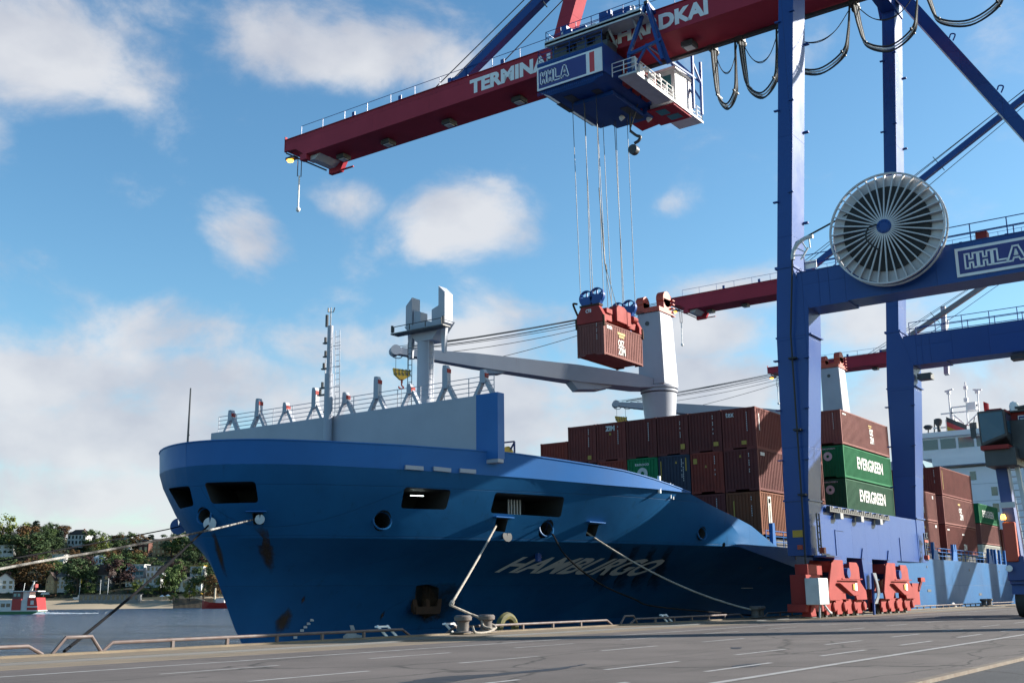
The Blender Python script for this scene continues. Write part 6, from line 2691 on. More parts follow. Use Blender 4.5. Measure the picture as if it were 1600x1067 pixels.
BOLL = mat('bollard_iron', (0.12, 0.11, 0.105), 0.6, dirt=0.5, dcol=(0.10, 0.065, 0.05), scale=4, bump=.2)
B1, B2 = PZ(659, 990, 0), PZ(688, 988, 0)
bollard(B1.x, EDGE - .55, 'grey mooring bollard left of the one holding the pale rope')
bollard(B2.x, EDGE - .55, 'grey mooring bollard with the pale rope looped round its neck')
B3, B4 = PZ(1171, 966, 0), PZ(1185, 966, 0)
bollard(B3.x, EDGE - .5, 'dark bollard in shade where the long rope ends, left of its pair')
bollard(B4.x + .6, EDGE - .5, 'dark bollard in shade beside the one where the long rope ends')


def rope(pts, r, m, lab, grp='mooring ropes of the ship'):
    mb = MB()
    mb.tube(pts, r, 7)
    c = sum((Vector(p) for p in pts), Vector()) / len(pts)
    o = mb.build('mooring_rope', m, None, origin=c)
    return tag(o, lab, 'rope', grp)


f1 = hull_hit(783, 820)
bb = Vector((B2.x, EDGE - .55, .3))
end = PY(704, 945, EDGE + .1)
main = sag(f1 - Vector((0, -.3, 0)), end, .06, 10)
mb = MB()
mb.tube(main, .05, 7)
mb.tube(curve_pts([end, end.lerp(bb + Vector((-.2, .3, .3)), .6), bb + Vector((-.26, .1, .28)), bb + Vector((-.3, -.1, -.02)), bb + Vector((-.18, -.3, -.1))], 6), .045, 6)
mb.tube(curve_pts([end, end.lerp(bb + Vector((.33, .1, .1)), .6), bb + Vector((.33, -.1, .0)), bb + Vector((.1, -.36, -.12)), bb + Vector((-.18, -.3, -.1))], 6), .045, 6)
mb.tube(curve_pts([bb + Vector((.1, -.36, -.12)), bb + Vector((-.5, -.42, -.24)), Vector((B1.x + .25, EDGE - .95, .08)), Vector((B1.x + .2, EDGE - .85, .3))], 6), .045, 6)
mb.tube([end + (f1 - end) * .03, end + (f1 - end) * .006], .09, 7)
tag(mb.build('mooring_rope', ROPE_PALE, None, origin=end), 'pale rope running steeply from the bow fairlead down to a bollard', 'rope', 'mooring ropes of the ship')
a = hull_hit(860, 832)
rope(curve_pts([a + Vector((0, .4, 0)), a + Vector((0, -.1, -.05)), PY(884, 868, 28.3), PY(935, 910, 27.9), PY(990, 935, 27.6), PY(1031, 948, 27.35), Vector((PZ(1070, 965, 0).x, EDGE - .1, .12))], 6), .045, ROPE_DARK, 'slack dark rope sagging across the ship name from the round hawse hole')
a = hull_hit(926, 831)
rope(sag(a + Vector((0, .4, 0)), (B3.x, EDGE - .5, .45), .55, 16), .055, ROPE_PALE, 'long brown rope from the rear fairlead across the hull to the shaded bollard')
a = hull_hit(402, 811)
left = [a + Vector((0, .3, 0)), PY(317, 830, 29.2), PY(167, 859, 28.3), PY(67, 876, 27.6), PY(-60, 900, 27.0), PY(-180, 922, EDGE - .4)]
HEMP = mat('twisted_white_rope', (0.42, 0.40, 0.37), 0.9, dirt=0.9, dcol=(0.03, 0.028, 0.027), scale=.9, bump=.8, bscale=40)
rope(curve_pts(left, 8), .036, HEMP, 'thick twisted white rope leading from the bow to the left past the shore')
a = PX(281, 822, 36.3)
rope(curve_pts([a, PY(250, 829, 44.5), PY(135, 851, 39), PY(0, 876, 33), PY(-140, 902, EDGE + .5), PY(-200, 914, EDGE - .4)], 8), .028, ROPE_DARK, 'thin dark rope from the blue rat guard leading left above the white one')
a = hull_hit(328, 818)
qe = PY(99, 1014, EDGE)
kn = sag(a, (qe.x, EDGE - .05, .1), .15, 40)
rope([a + Vector((0, .3, 0))] + kn, [.045] + [.045 + .075 * math.exp(-((k - 19) / 1.1) ** 2) + .04 * math.exp(-((k - 16) / .8) ** 2) for k in range(41)], ROPE_DARK, 'black rope dropping from the stem to the quay edge by the low hoop rail')


def rat_guard(p, n, r, m, lab):
    n = Vector(n).normalized()
    s = n.cross(Vector((0, 0, 1))).normalized()
    t = s.cross(n)
    P = []
    k0 = 28
    for k in range(k0 + 1):
        an = R(80 + 340 * k / k0 - 80 + 100)
        P.append(p + (s * math.cos(an) + t * math.sin(an)) * r)
    P += [p + (s * math.cos(R(100 + 340)) + t * math.sin(R(100 + 340))) * r * .15, p + (s * math.cos(R(100)) + t * math.sin(R(100))) * r * .15]
    mb = MB()
    mb.prism(P, n * .03)
    o = mb.build('rat_guard', m, None, origin=p)
    fix(o.data)
    return tag(o, lab, 'rat guard', 'rat guards on the mooring ropes')


RATG = mat('rat_guard_grey', (.10, .10, .10), .7, dirt=.5)
RATB = mat('rat_guard_blue', (0.03, 0.11, 0.33), .5, dirt=.2)
rat_guard(PX(279, 822, 36.3), (-.75, -.65, .1), .42, RATB, 'blue rat guard disc standing clear of the stem at left')
q = hull_hit(326, 815)
rat_guard(q + Vector((-.25, -.4, -.12)), (-.75, -.6, .1), .30, LIGHT_GREY, 'white rat guard disc hanging at the hawse hole nearest the stem')
q = hull_hit(402, 812)
rat_guard(q + Vector((-.15, -.35, .0)), (-.8, -.5, .05), .23, LIGHT_GREY, 'pale rat guard disc inside the hooded fairlead where the white rope leaves')
q = hull_hit(790, 838)
rat_guard(q + Vector((-.02, -.12, 0)), (-.35, -.92, .2), .28, RATG, 'grey rat guard disc hanging flat on the hull under the steep pale rope')
mb = MB()
q = hull_hit(836, 868)
mb.box(q + Vector((-.14, -.28, -.3)), q + Vector((.2, -.1, .3)))
mb.tube([q + Vector((0, -.2, .3)), hull_hit(857, 808) + Vector((0, -.1, 0))], .012, 4)
tag(mb.build('draught_bucket', CRANE_BLUE, None, origin=q), 'small blue bucket hanging on a line over the ship name', 'bucket')


# low tubular rails along the quay edge
def edge_rail(pts, lab, step=1.9, r=.05):
    """pts: (u, z) profile along the edge"""
    V = EDGE - .18
    mb = MB()
    P = [Vector((u, V, z)) for u, z in pts]
    mb.tube(P, r, 8)
    a, b_ = P[1], P[-2]
    n = max(1, int((b_.x - a.x) / step))
    for i in range(1, n):
        p = a.lerp(b_, i / n)
        mb.box(p + Vector((-.045, -.04, -p.z + .05)), p + Vector((.045, .04, 0)))
    o = mb.build('edge_rail', RAILM, None, origin=(pts[0][0], V, 0))
    return tag(o, lab, 'rail', 'low rails along the quay edge')


def eu(x, y=None):
    return PY(x, y if y else 1000, EDGE - .18).x


HR = .27
x1 = eu(45)
edge_rail([(-20, HR), (-19, HR), (x1, HR), (eu(68), .05)], 'low steel rail at the far left ending in a slope beside the hoop')
h0, h1 = eu(83), eu(159)
edge_rail([(h0, .05), (h0 + (h1 - h0) * .25, .45), (h0 + (h1 - h0) * .78, .45), (h1, .05)], 'low steel hoop on the quay edge where the black rope comes ashore', 1.2)
u0_ = eu(161)
edge_rail([(u0_, .05), (eu(176), HR), (eu(628), HR), (eu(640), .05)], 'long low rail between the hoop and the pair of grey bollards')
edge_rail([(eu(697), .05), (eu(711), HR), (eu(949), HR), (eu(957), .05)], 'sunlit low rail right of the bollard with the pale rope')
edge_rail([(eu(970), .05), (eu(977), .42), (eu(991), .42), (eu(997), .05)], 'small steel hoop under the letters GO of the ship name', 1.2)
edge_rail([(eu(985), .05), (eu(994), HR), (eu(1158), HR), (eu(1164), .05)], 'low rail in shade left of the dark pair of bollards')
edge_rail([(eu(1196), .05), (eu(1202), HR), (eu(1560), HR), (eu(1590), HR)], 'low rail running behind the crane bogies to the straddle carrier')
for x, y, lab in ((715, 988, 'white slanted ladder top leaning on the rail right of the bollards'), (612, 992, 'white slanted ladder top at the rail end left of the bollards'), (1046, 970, 'white slanted ladder top in the sun under the long rope'),
                  (1493, 943, 'white ladder top on the quay edge left of the straddle carrier wheel')):
    p = PY(x, y, EDGE - .1)
    mb = MB()
    for s in (-.25, .25):
        mb.bar((p.x + s, EDGE - .1, .05), (p.x + s - .35, EDGE + .05, .42), .09, .07)
    mb.box((p.x - .65, EDGE - .02, .36), (p.x - .05, EDGE + .12, .42))
    tag(mb.build('quay_ladder', WHITE, None, origin=(p.x, EDGE, 0)), lab, 'ladder', 'ladders down the quay wall')
p = PY(1540, 935, EDGE - .8)
for k, lab in ((0, 'left of two dark stub bollards near the straddle carrier'), (1, 'right of two dark stub bollards near the straddle carrier')):
    bollard(p.x + 2.2 * k, EDGE - .6, lab)
mb = MB()
p = PY(787, 985, EDGE + .4)
n_ = 20
P = [Vector((p.x + .55 * math.cos(2 * math.pi * k / n_), EDGE + .22, .05 + .55 * math.sin(2 * math.pi * k / n_))) for k in range(n_ + 1)]
mb.tube(P, .16, 8, 0, False)
FENDM = mat('tyre_fender_rubber', (.05, .05, .03), .8, dirt=.5, dcol=(.16, .14, .03), scale=4)
tag(mb.build('tyre_fender', FENDM, None, origin=p), 'worn tyre fender hanging behind the sunlit rail', 'fender')
# ================================================================== far bank
def leaf_mat(name, c0, c1):
    m = bpy.data.materials.new(name)
    m.use_nodes = True
    N, L = m.node_tree.nodes, m.node_tree.links
    bs = N['Principled BSDF']
    tc = N.new('ShaderNodeTexCoord')
    n = N.new('ShaderNodeTexNoise')
    n.inputs['Scale'].default_value = .45
    n.inputs['Detail'].default_value = 5
    L.new(tc.outputs['Object'], n.inputs['Vector'])
    r = N.new('ShaderNodeMapRange')
    r.inputs['From Min'].default_value = .35
    r.inputs['From Max'].default_value = .65
    L.new(n.outputs['Fac'], r.inputs['Value'])
    mx = N.new('ShaderNodeMix')
    mx.data_type = 'RGBA'
    L.new(r.outputs[0], mx.inputs['Factor'])
    mx.inputs['A'].default_value = (*c0, 1)
    mx.inputs['B'].default_value = (*c1, 1)
    L.new(mx.outputs['Result'], bs.inputs['Base Color'])
    bs.inputs['Roughness'].default_value = .8
    bs.inputs['Specular IOR Level'].default_value = .2
    return m


BARK = mat('bark', (0.07, 0.05, 0.035), .9, dirt=.4)
LEAF = {
    'dark': leaf_mat('dark_leaves', (0.0288, 0.0512, 0.0208), (0.0544, 0.0832, 0.032)),
    'mid': leaf_mat('green_leaves', (0.0512, 0.088, 0.0272), (0.088, 0.12, 0.0384)),
    'yellow': leaf_mat('yellowing_leaves', (0.088, 0.12, 0.024), (0.136, 0.144, 0.0288)),
    'rust': leaf_mat('russet_leaves', (0.072, 0.0416, 0.0176), (0.1056, 0.0576, 0.0208)),
    'copper': leaf_mat('copper_leaves', (0.0352, 0.0192, 0.0192), (0.0576, 0.0288, 0.0256)),
    'conifer': leaf_mat('conifer_needles', (0.0128, 0.0256, 0.0192), (0.0224, 0.04, 0.0272)),
}


def tree_mesh(kind, seed):
    """unit tree: 1 m tall; crown of many small leaf faces round an uneven set of clumps"""
    rnd = random.Random(seed)
    tr_, cr = MB(), MB()
    con = kind == 'conifer'
    tr_.tube([(0, 0, -.05), (.01, .005, .25), (0, .01, .6)], [.03, .022, .012], 6)
    for k in range(5):
        a = rnd.random() * 6.28
        z = .22 + .08 * k
        tr_.tube([(0, 0, z), (.12 * math.cos(a), .12 * math.sin(a), z + .12), (.2 * math.cos(a), .2 * math.sin(a), z + .2)], [.014, .009, .004], 5)
    clumps = []
    if con:
        for k in range(15):
            z = .14 + .84 * k / 15
            rr = .21 * (1 - (z - .1) * .95)
            for j in range(4):
                a = rnd.random() * 6.28
                clumps.append((rr * .8 * math.cos(a), rr * .8 * math.sin(a), z + rnd.uniform(-.02, .02), rr * .55 + .02, .05))
    else:
        n = 26
        for k in range(n):
            z = rnd.uniform(.2, .9)
            env = .36 * math.sqrt(max(.06, 1 - ((z - .55) / .46) ** 2))
            a = rnd.random() * 6.28
            q = rnd.uniform(.35, 1.0) ** .6
            rr = rnd.uniform(.10, .19)
            clumps.append((env * q * math.cos(a), env * q * math.sin(a), z, rr, rr * .8))
    for (x, y, z, rx, rz) in clumps:
        for k in range(30 if con else 62):
            d = Vector((rnd.gauss(0, 1), rnd.gauss(0, 1), rnd.gauss(0, 1))).normalized()
            f = rnd.uniform(.45, 1.08)
            p = Vector((x + d.x * rx * f, y + d.y * rx * f, z + d.z * rz * f))
            n_ = (d + Vector((rnd.uniform(-.5, .5), rnd.uniform(-.5, .5), rnd.uniform(-.1, .8)))).normalized()
            s = n_.cross(Vector((rnd.uniform(-1, 1), rnd.uniform(-1, 1), rnd.uniform(-1, 1)))).normalized()
            t = n_.cross(s)
            w = rnd.uniform(.013, .028)
            if con:
                w *= .7
            cr.add([p - s * w - t * w * .6, p + s * w - t * w * .7, p + s * w * .8 + t * w, p - s * w * .7 + t * w * .8], [(0, 1, 2, 3)])
    a = cr.build('crown', LEAF[kind])
    b = tr_.build('trunk', BARK)
    r_ = (a.data, b.data)
    bpy.data.objects.remove(a)
    bpy.data.objects.remove(b)
    return r_


TREES = {k: [tree_mesh(k, 10 * i + j) for j in range(3 if k in ('dark', 'mid') else 2)] for i, k in enumerate(LEAF)}
trnd = random.Random(4)


def tree_at(s, d, z, hgt, kind, label, wide=1.0):
    t = thing('tree' if kind != 'conifer' else 'conifer_tree', FB(s, d, z), label, 'tree', 'trees on the far river bank')
    for nm_, me in zip(('crown', 'trunk'), trnd.choice(TREES[kind])):
        o = bpy.data.objects.new(nm_, me)
        C.objects.link(o)
        o.parent = t
        o['_org'] = (0, 0, 0)
    t.rotation_euler = (0, 0, trnd.random() * 6.28)
    t.scale = (hgt * wide, hgt * wide, hgt)
    return t


def tree_px(x, ytop, ybase, kind, label, wide=1.0):
    s, d, z = bank_hit(x, ybase)
    if d > D0 + 325:
        d = D0 + 190
        s = at_bank(x, d)
        z = bank_z(s, d)
    r = ray(x, ytop)
    top = EYE.z + r.z / r.dot(_fwd) * d
    tree_at(s, d, z, max(4, top - z), kind, label, wide)


NAMED = [
    (3, 803, 862, 'yellow', 'tall yellow green tree at the left edge of the skyline', 1.0),
    (24, 812, 860, 'yellow', 'yellow green tree on the skyline just right of the tallest one', 1.1),
    (42, 816, 862, 'rust', 'russet tree on the skyline left of the dark conifer', 1.2),
    (54, 812, 850, 'conifer', 'dark pointed conifer standing up from the skyline at left', 1.7),
    (20, 832, 868, 'dark', 'broad dark green tree below the skyline at far left', 1.7),
    (45, 832, 874, 'dark', 'large round dark tree above the paler rope at left', 1.9),
    (68, 829, 856, 'dark', 'dark round tree under the red roof on the skyline', 1.5),
    (82, 824, 850, 'mid', 'small green tree beside the gabled villa on the skyline', 1.2),
    (92, 827, 862, 'conifer', 'dark upright conifer left of the gabled skyline villa', 1.5),
    (147, 825, 862, 'mid', 'big round green tree rising alone above the skyline', 1.45),
    (160, 835, 866, 'yellow', 'yellowish lower part tree right under the big round skyline tree', 1.0),
    (194, 829, 848, 'mid', 'olive tree above the round modern house', 1.4),
    (216, 834, 862, 'rust', 'russet tree between the round modern house and the brick one', 1.5),
    (232, 834, 850, 'conifer', 'dark firs above the peach coloured apartment house', 2.2),
    (268, 832, 868, 'dark', 'dark tree right of the peach apartment house', 1.6),
    (286, 828, 872, 'mid', 'green tree on the crest near the ship stem', 1.5),
    (302, 836, 880, 'dark', 'dark tree on the slope beside the ship stem', 1.4),
    (55, 870, 921, 'rust', 'large copper brown tree above the red and white ferry', 1.35),
    (30, 874, 920, 'rust', 'brown tree behind the ferry at far left', 1.2),
    (10, 866, 915, 'dark', 'dark tree between the brown tree and the left edge', 1.2),
    (83, 872, 905, 'mid', 'green tree left of the white bay windowed villa', 1.1),
    (100, 880, 922, 'dark', 'dark tree half covering the white bay windowed villa', .55),
    (120, 868, 925, 'dark', 'tall dark tree in the middle of the wooded slope', 1.2),
    (136, 880, 925, 'dark', 'dark tree left of the mansard roofed house', 1.0),
    (188, 870, 918, 'copper', 'copper beech left of the white modern flats', 1.25),
    (172, 862, 905, 'mid', 'green tree above the mansard roofed house', 1.3),
    (208, 862, 892, 'mid', 'green tree above the white modern flats', 1.5),
    (235, 868, 894, 'dark', 'dark tree above the right end of the white flats', 1.4),
    (265, 882, 930, 'mid', 'tall green tree behind the black rope near the promenade', .9),
    (252, 898, 930, 'yellow', 'yellowing tree right of the white flats by the promenade', 1.0),
    (278, 878, 925, 'mid', 'green poplar like tree near the promenade left of the stem', .8),
    (318, 882, 935, 'dark', 'dark tree above the red fishing boat', 1.2),
    (336, 895, 938, 'rust', 'dark russet tree right behind the red fishing boat', 1.2),
    (296, 908, 938, 'yellow', 'small yellowing tree in front of the grey roofed house', .9),
    (214, 905, 930, 'yellow', 'yellow green shrub tree under the white flats', 1.1),
    (232, 910, 932, 'mid', 'low green tree at the right end of the promenade hall', 1.1),
    (140, 908, 930, 'mid', 'low green tree at the left end of the promenade hall', 1.2),
    (108, 912, 928, 'mid', 'low green bush like tree beside the white flag pole', 1.3),
    (270, 925, 943, 'mid', 'round pale green bush on the beach left of the jetty', 1.3),
]
for x, yt, yb, k, lab, w in NAMED:
    tree_px(x, yt, yb, k, lab, w)
# undergrowth between the trees
mb = MB()
for i in range(9000):
    s = trnd.uniform(-420, -140)
    d = D0 + 46 + 165 * trnd.random()
    z = bank_z(s, d)
    p = FB(s, d, z + trnd.uniform(0, 2.0))
    n_ = Vector((trnd.uniform(-1, 1), trnd.uniform(-1, 1), trnd.uniform(0, 1.2))).normalized()
    a = n_.cross(Vector((trnd.uniform(-1, 1), trnd.uniform(-1, 1), trnd.uniform(-1, 1)))).normalized()
    b_ = n_.cross(a)
    w = trnd.uniform(.25, .65)
    mb.add([p - a * w - b_ * w, p + a * w - b_ * w * .7, p + a * w * .7 + b_ * w, p - a * w + b_ * w * .8], [(0, 1, 2, 3)], trnd.choice([0, 0, 1, 2]))
und = mb.build('undergrowth', [LEAF['dark'], LEAF['mid'], LEAF['rust']])
und['kind'] = 'stuff'
und['label'] = 'dense shrubs and undergrowth covering the far slope'
und['category'] = 'undergrowth'

# ---------------------------------------------------------------- houses
ROOFB = mat('brown_roof_tiles', (.05, .03, .024), .8, dirt=.4, scale=1.2)
ROOFR = mat('red_roof_tiles', (.15, .04, .024), .8, dirt=.4, scale=1.2)
ROOFG = mat('grey_roof', (.09, .095, .10), .7, dirt=.4, scale=1.2)
WALLW = mat('white_render', (.55, .55, .54), .8, dirt=.2, scale=.5)
WALLC = mat('cream_render', (.36, .25, .14), .8, dirt=.2, scale=.5)
WALLP = mat('peach_render', (.36, .22, .12), .8, dirt=.2, scale=.5)
BRICK = mat('red_brick', (.12, .045, .03), .85, dirt=.4, scale=1.0)
WALLG = mat('grey_render', (.16, .165, .17), .8, dirt=.3, scale=.5)


KEEP = []


def house(x, yb, wpx, hpx, roof, wall, roofm, label, yaw=0.0, floors=2, nwin=4, deep=8, name='house', glassy=False):
    """roof: 'gable', 'hip', 'flat', 'mansard'"""
    s, d, z = bank_hit(x, yb)
    k = d / F_PX * 1.02
    KEEP.append((x, wpx / 2, d, 52 if name == 'house' else 60))
    w, h = wpx * k, hpx * k
    o = FB(at_bank(x, d - 6), d - 6, z - 2.0)
    ax = (_rgt * math.cos(yaw) + _fwd * math.sin(yaw))
    ay = Vector((-ax.y, ax.x, 0))
    if ay.dot(_fwd) < 0:
        ay = -ay
    t = thing(name, o, label, 'house' if name == 'house' else 'building')

    def P(a, b_, c):
        return o + ax * a + ay * b_ + Vector((0, 0, c))

    def blk(m_, a0, a1, b0, b1, c0, c1, mi=0):
        m_.add([P(a0, b0, c0), P(a1, b0, c0), P(a1, b1, c0), P(a0, b1, c0), P(a0, b0, c1), P(a1, b0, c1), P(a1, b1, c1), P(a0, b1, c1)],
               [(0, 3, 2, 1), (4, 5, 6, 7), (0, 1, 5, 4), (1, 2, 6, 5), (2, 3, 7, 6), (3, 0, 4, 7)], mi)
    hw = h * {'gable': .58, 'hip': .66, 'flat': .94, 'mansard': .55}[roof] + 2.0
    ht = h + 2.0
    m_ = MB()
    blk(m_, -w / 2, w / 2, 0, deep, 0, hw)
    if roof == 'gable':
        m_.prism([P(-w / 2, 0.01, hw), P(w / 2, 0.01, hw), P(0, 0.01, ht - .3)], ay * (deep - .02))
    wl_ob = m_.build('wall', wall, t)
    fix(wl_ob.data)
    m_ = MB()
    e = .5
    if roof == 'flat':
        blk(m_, -w / 2 - e, w / 2 + e, -e, deep + e, hw, ht)
    elif roof == 'gable':
        for sg in (-1, 1):
            m_.prism([P(sg * (w / 2 + e), -e, hw - .4), P(0, -e, ht), P(0, -e, ht - .35), P(sg * (w / 2 + e), -e, hw - .75)], ay * (deep + 2 * e))
    else:
        q = .22 if roof == 'hip' else .36
        a = [P(-w / 2 - e, -e, hw), P(w / 2 + e, -e, hw), P(w / 2 + e, deep + e, hw), P(-w / 2 - e, deep + e, hw)]
        b_ = [P(-w * q, deep * .35 if roof == 'hip' else 1.2, ht), P(w * q, deep * .35 if roof == 'hip' else 1.2, ht), P(w * q, deep * .7, ht), P(-w * q, deep * .7, ht)]
        m_.add(a + b_, [(0, 3, 2, 1), (4, 5, 6, 7), (0, 1, 5, 4), (1, 2, 6, 5), (2, 3, 7, 6), (3, 0, 4, 7)])
    rf = m_.build('roof', roofm, t)
    fix(rf.data)
    if roof in ('gable', 'hip', 'mansard'):
        m_ = MB()
        blk(m_, w * .18, w * .18 + .8, deep * .5, deep * .5 + .8, ht - 1.2, ht + .7)
        m_.build('chimney', BRICK, rf)
    fh = (hw - 2.0) / floors
    for f_ in range(floors):
        for i in range(nwin):
            ww = w / nwin
            a0 = -w / 2 + ww * (i + (.1 if glassy else .25))
            a1 = -w / 2 + ww * (i + (.9 if glassy else .75))
            z0, z1 = 2.0 + fh * (f_ + .22), 2.0 + fh * (f_ + .82)
            m_ = MB()
            blk(m_, a0, a1, -.06, .02, z0, z1)
            m_.build('window', GLASS_DARK if not glassy else GLASS_TEAL, t)
    if floors > 1 and glassy:
        for f_ in range(1, floors):
            m_ = MB()
            blk(m_, -w / 2 - .2, w / 2 + .2, -1.6, 0, 2 + fh * f_ - .15, 2 + fh * f_ + .05)
            blk(m_, -w / 2 - .2, w / 2 + .2, -1.62, -1.55, 2 + fh * f_ + .05, 2 + fh * f_ + .9)
            m_.build('balcony', WALLW, t)
    return t


house(4, 866, 24, 14, 'flat', WALLW, ROOFG, 'white flat roofed villa half hidden by trees at the left edge', .2, 2, 3)
house(8, 921, 26, 24, 'gable', WALLW, ROOFG, 'pale gabled boathouse like building behind the ferry at the left edge', .3, 2, 3)
house(79, 922, 14, 26, 'gable', WALLC, ROOFB, 'narrow cream gabled house right of the big copper brown tree', -.2, 2, 2, 7)
house(98, 921, 17, 27, 'hip', WALLW, ROOFG, 'white bay windowed villa with grey roof behind the white flag pole', .1, 3, 3)
house(115, 852, 30, 23, 'hip', WALLW, ROOFB, 'white villa with brown roof on the skyline', -.2, 2, 5)
house(67, 838, 20, 11, 'hip', WALLG, ROOFR, 'house with a red tiled roof among the skyline trees', .1, 1, 3)
house(88, 876, 18, 9, 'flat', WALLW, WALLW, 'small white framed modern house above the twisted rope', -.1, 1, 2, 6, glassy=True)
house(152, 882, 18, 13, 'hip', WALLW, WALLW, 'low white villa half way up the slope', .1, 1, 4)
house(157, 918, 28, 33, 'mansard', WALLG, ROOFB, 'house with a big brown mansard roof near the promenade', -.15, 2, 3)
house(184, 856, 32, 18, 'flat', WALLW, ROOFG, 'round fronted white modern house below the skyline', .1, 2, 5, glassy=True)
house(221, 862, 16, 17, 'flat', BRICK, ROOFG, 'red brick house left of the peach apartments', -.1, 2, 2)
house(249, 866, 25, 22, 'flat', WALLP, ROOFG, 'peach coloured apartment house with balconies below the skyline', .1, 3, 4)
house(211, 900, 26, 17, 'flat', WALLW, WALLW, 'white modern flats with wide blue glass front', -.1, 2, 4, glassy=True)
house(241, 903, 24, 18, 'flat', WALLW, ROOFG, 'white flats with dark balconies right of the blue glass front', .05, 2, 4)
house(224, 913, 52, 10, 'flat', WALLW, ROOFR, 'low white terrace with reddish roof edge below the modern flats', 0, 1, 9)
house(307, 900, 20, 15, 'flat', WALLW, YELLOW, 'small white house with a yellow roof edge near the stem', -.1, 1, 2)
house(296, 920, 36, 17, 'hip', WALLW, ROOFG, 'wide white house with grey hipped roof behind the small yellow tree', .1, 1, 5)
house(276, 838, 12, 8, 'flat', WALLW, WALLW, 'tiny white house on the crest right above the rope crossing', 0, 1, 2)
house(172, 939, 88, 10, 'flat', WALLG, ROOFG, 'long low grey promenade hall behind the beach', .0, 1, 13, name='promenade_hall', deep=6)
FILL = {'dark': 'dark green broadleaf tree among others on the far wooded slope', 'mid': 'mid green broadleaf tree among others on the far wooded slope',
        'rust': 'russet brown tree among others on the far wooded slope', 'copper': 'copper leaved tree among others on the far wooded slope', 'conifer': 'dark conifer among others on the far wooded slope'}
for i in range(260):
    s = trnd.uniform(-345, -150) if i < 215 else trnd.uniform(-520, -345)
    d = D0 + 55 + 160 * trnd.random()
    p_ = FB(s, d, bank_z(s, d))
    px_ = 800 + F_PX * (p_ - EYE).dot(RGT) / (p_ - EYE).dot(FWD)
    if any(abs(px_ - hx) < hw + 9 and d < hd + 1 and d > hd - hh for hx, hw, hd, hh in KEEP):
        continue
    k = trnd.choice(['dark', 'dark', 'mid', 'dark', 'rust', 'mid', 'copper', 'conifer', 'dark'])
    tree_at(s, d, bank_z(s, d) - .4, trnd.uniform(7, 12.5), k, FILL[k], trnd.uniform(.95, 1.45))
# flag poles
for x, yt, yb, m_, lab in ((99, 893, 926, None, 'white flag pole in front of the bay windowed villa'), (124, 903, 928, YELLOW, 'flag pole with a yellow pennant left of the promenade hall'),
                           (168, 903, 930, None, 'tall thin pole in front of the mansard roofed house'), (156, 905, 930, None, 'thin lamp pole left of the tall thin one on the promenade')):
    s, d, z = bank_hit(x, yb)
    o = FB(s, d, z)
    r = ray(x, yt)
    zt = EYE.z + r.z / r.dot(_fwd) * d
    t = thing('flag_pole', o, lab, 'pole')
    mb = MB()
    mb.tube([o + Vector((0, 0, -.5)), Vector((o.x, o.y, zt))], .12, 6)
    mb.build('pole', WHITE, t)
    if m_:
        mb = MB()
        mb.add([Vector((o.x, o.y, zt)), Vector((o.x, o.y, zt)) + _rgt * 1.1 + Vector((0, 0, -.4)), Vector((o.x, o.y, zt - 3)) + _rgt * .9, Vector((o.x, o.y, zt - 3.2))], [(0, 1, 2, 3)])
        mb.build('pennant', m_, t)
for x, y, m_, lab in ((253, 934, WHITE, 'white sunshade on the promenade left of the pale green bush'), (262, 933, WHITE, 'white sunshade next to the pale green bush'), (300, 932, YELLOW, 'yellow sunshade behind the jetty'), (314, 931, YELLOW, 'narrow yellow banner behind the jetty near the stem')):
    s, d, z = bank_hit(x, y + 4)
    o = FB(s, d, z)
    t = thing('sunshade', o, lab, 'sunshade', 'sunshades on the far promenade')
    mb = MB()
    mb.tube([o, o + Vector((0, 0, 3))], .05, 5)
    mb.build('pole', WHITE, t)
    mb = MB()
    mb.lathe(o + Vector((0, 0, 2.3)), (0, 0, 1), [(1.5, 0), (1.4, .1), (.1, .9)], 8)
    mb.build('canopy', m_, t)
# jetty of dark piles
s0, d_, z_ = bank_hit(275, 947)
d_ = D0 - 2
a, b_ = FB(at_bank(274, d_), d_), FB(at_bank(350, d_), d_)
t = thing('jetty', (a.x, a.y, WATER_Z), 'dark timber jetty of close set piles left of the red fishing boat', 'jetty')
mb = MB()
n = 40
for i in range(n + 1):
    p = a.lerp(b_, i / n)
    mb.tube([(p.x, p.y, WATER_Z - 1), (p.x, p.y, 2.6 + .5 * noise.noise(Vector((i * 1.7, 0, 0))))], .28, 6)
mb.build('pile_wall', mat('dark_timber', (.045, .038, .034), .9, dirt=.4, scale=1), t)
mb = MB()
mb.bar(a + Vector((0, 0, 2.3)) + _fwd * 1.5, b_ + Vector((0, 0, 2.3)) + _fwd * 1.5, 3, .3)
mb.build('jetty_deck', mat('grey_timber', (.16, .15, .14), .9, dirt=.4, scale=1), t)
# boats drawn up on the beach
for x, y, l, lab in ((126, 937, 8, 'white beach hut boat drawn up on the sand'), (70, 934, 11, 'brown barge lying on the beach behind the ferry')):
    s, d, z = bank_hit(x, y)
    o = FB(s, d, z)
    t = thing('beached_boat', o, lab, 'boat')
    mb = MB()
    mb.prism([o + _rgt * -l / 2 + Vector((0, 0, .2)), o + _rgt * l / 2 + Vector((0, 0, .2)), o + _rgt * (l / 2 + .8) + Vector((0, 0, 1.7)), o + _rgt * (-l / 2 - .8) + Vector((0, 0, 1.5))], _fwd * 2.6)
    mb.build('hull', WALLW if x > 100 else RUST, t)
    mb = MB()
    mb.prism([o + _rgt * -l * .25 + Vector((0, 0, 1.5)), o + _rgt * l * .2 + Vector((0, 0, 1.5)), o + _rgt * l * .15 + Vector((0, 0, 2.9)), o + _rgt * -l * .2 + Vector((0, 0, 2.9))], _fwd * 1.8)
    mb.build('deckhouse', WALLW, t)

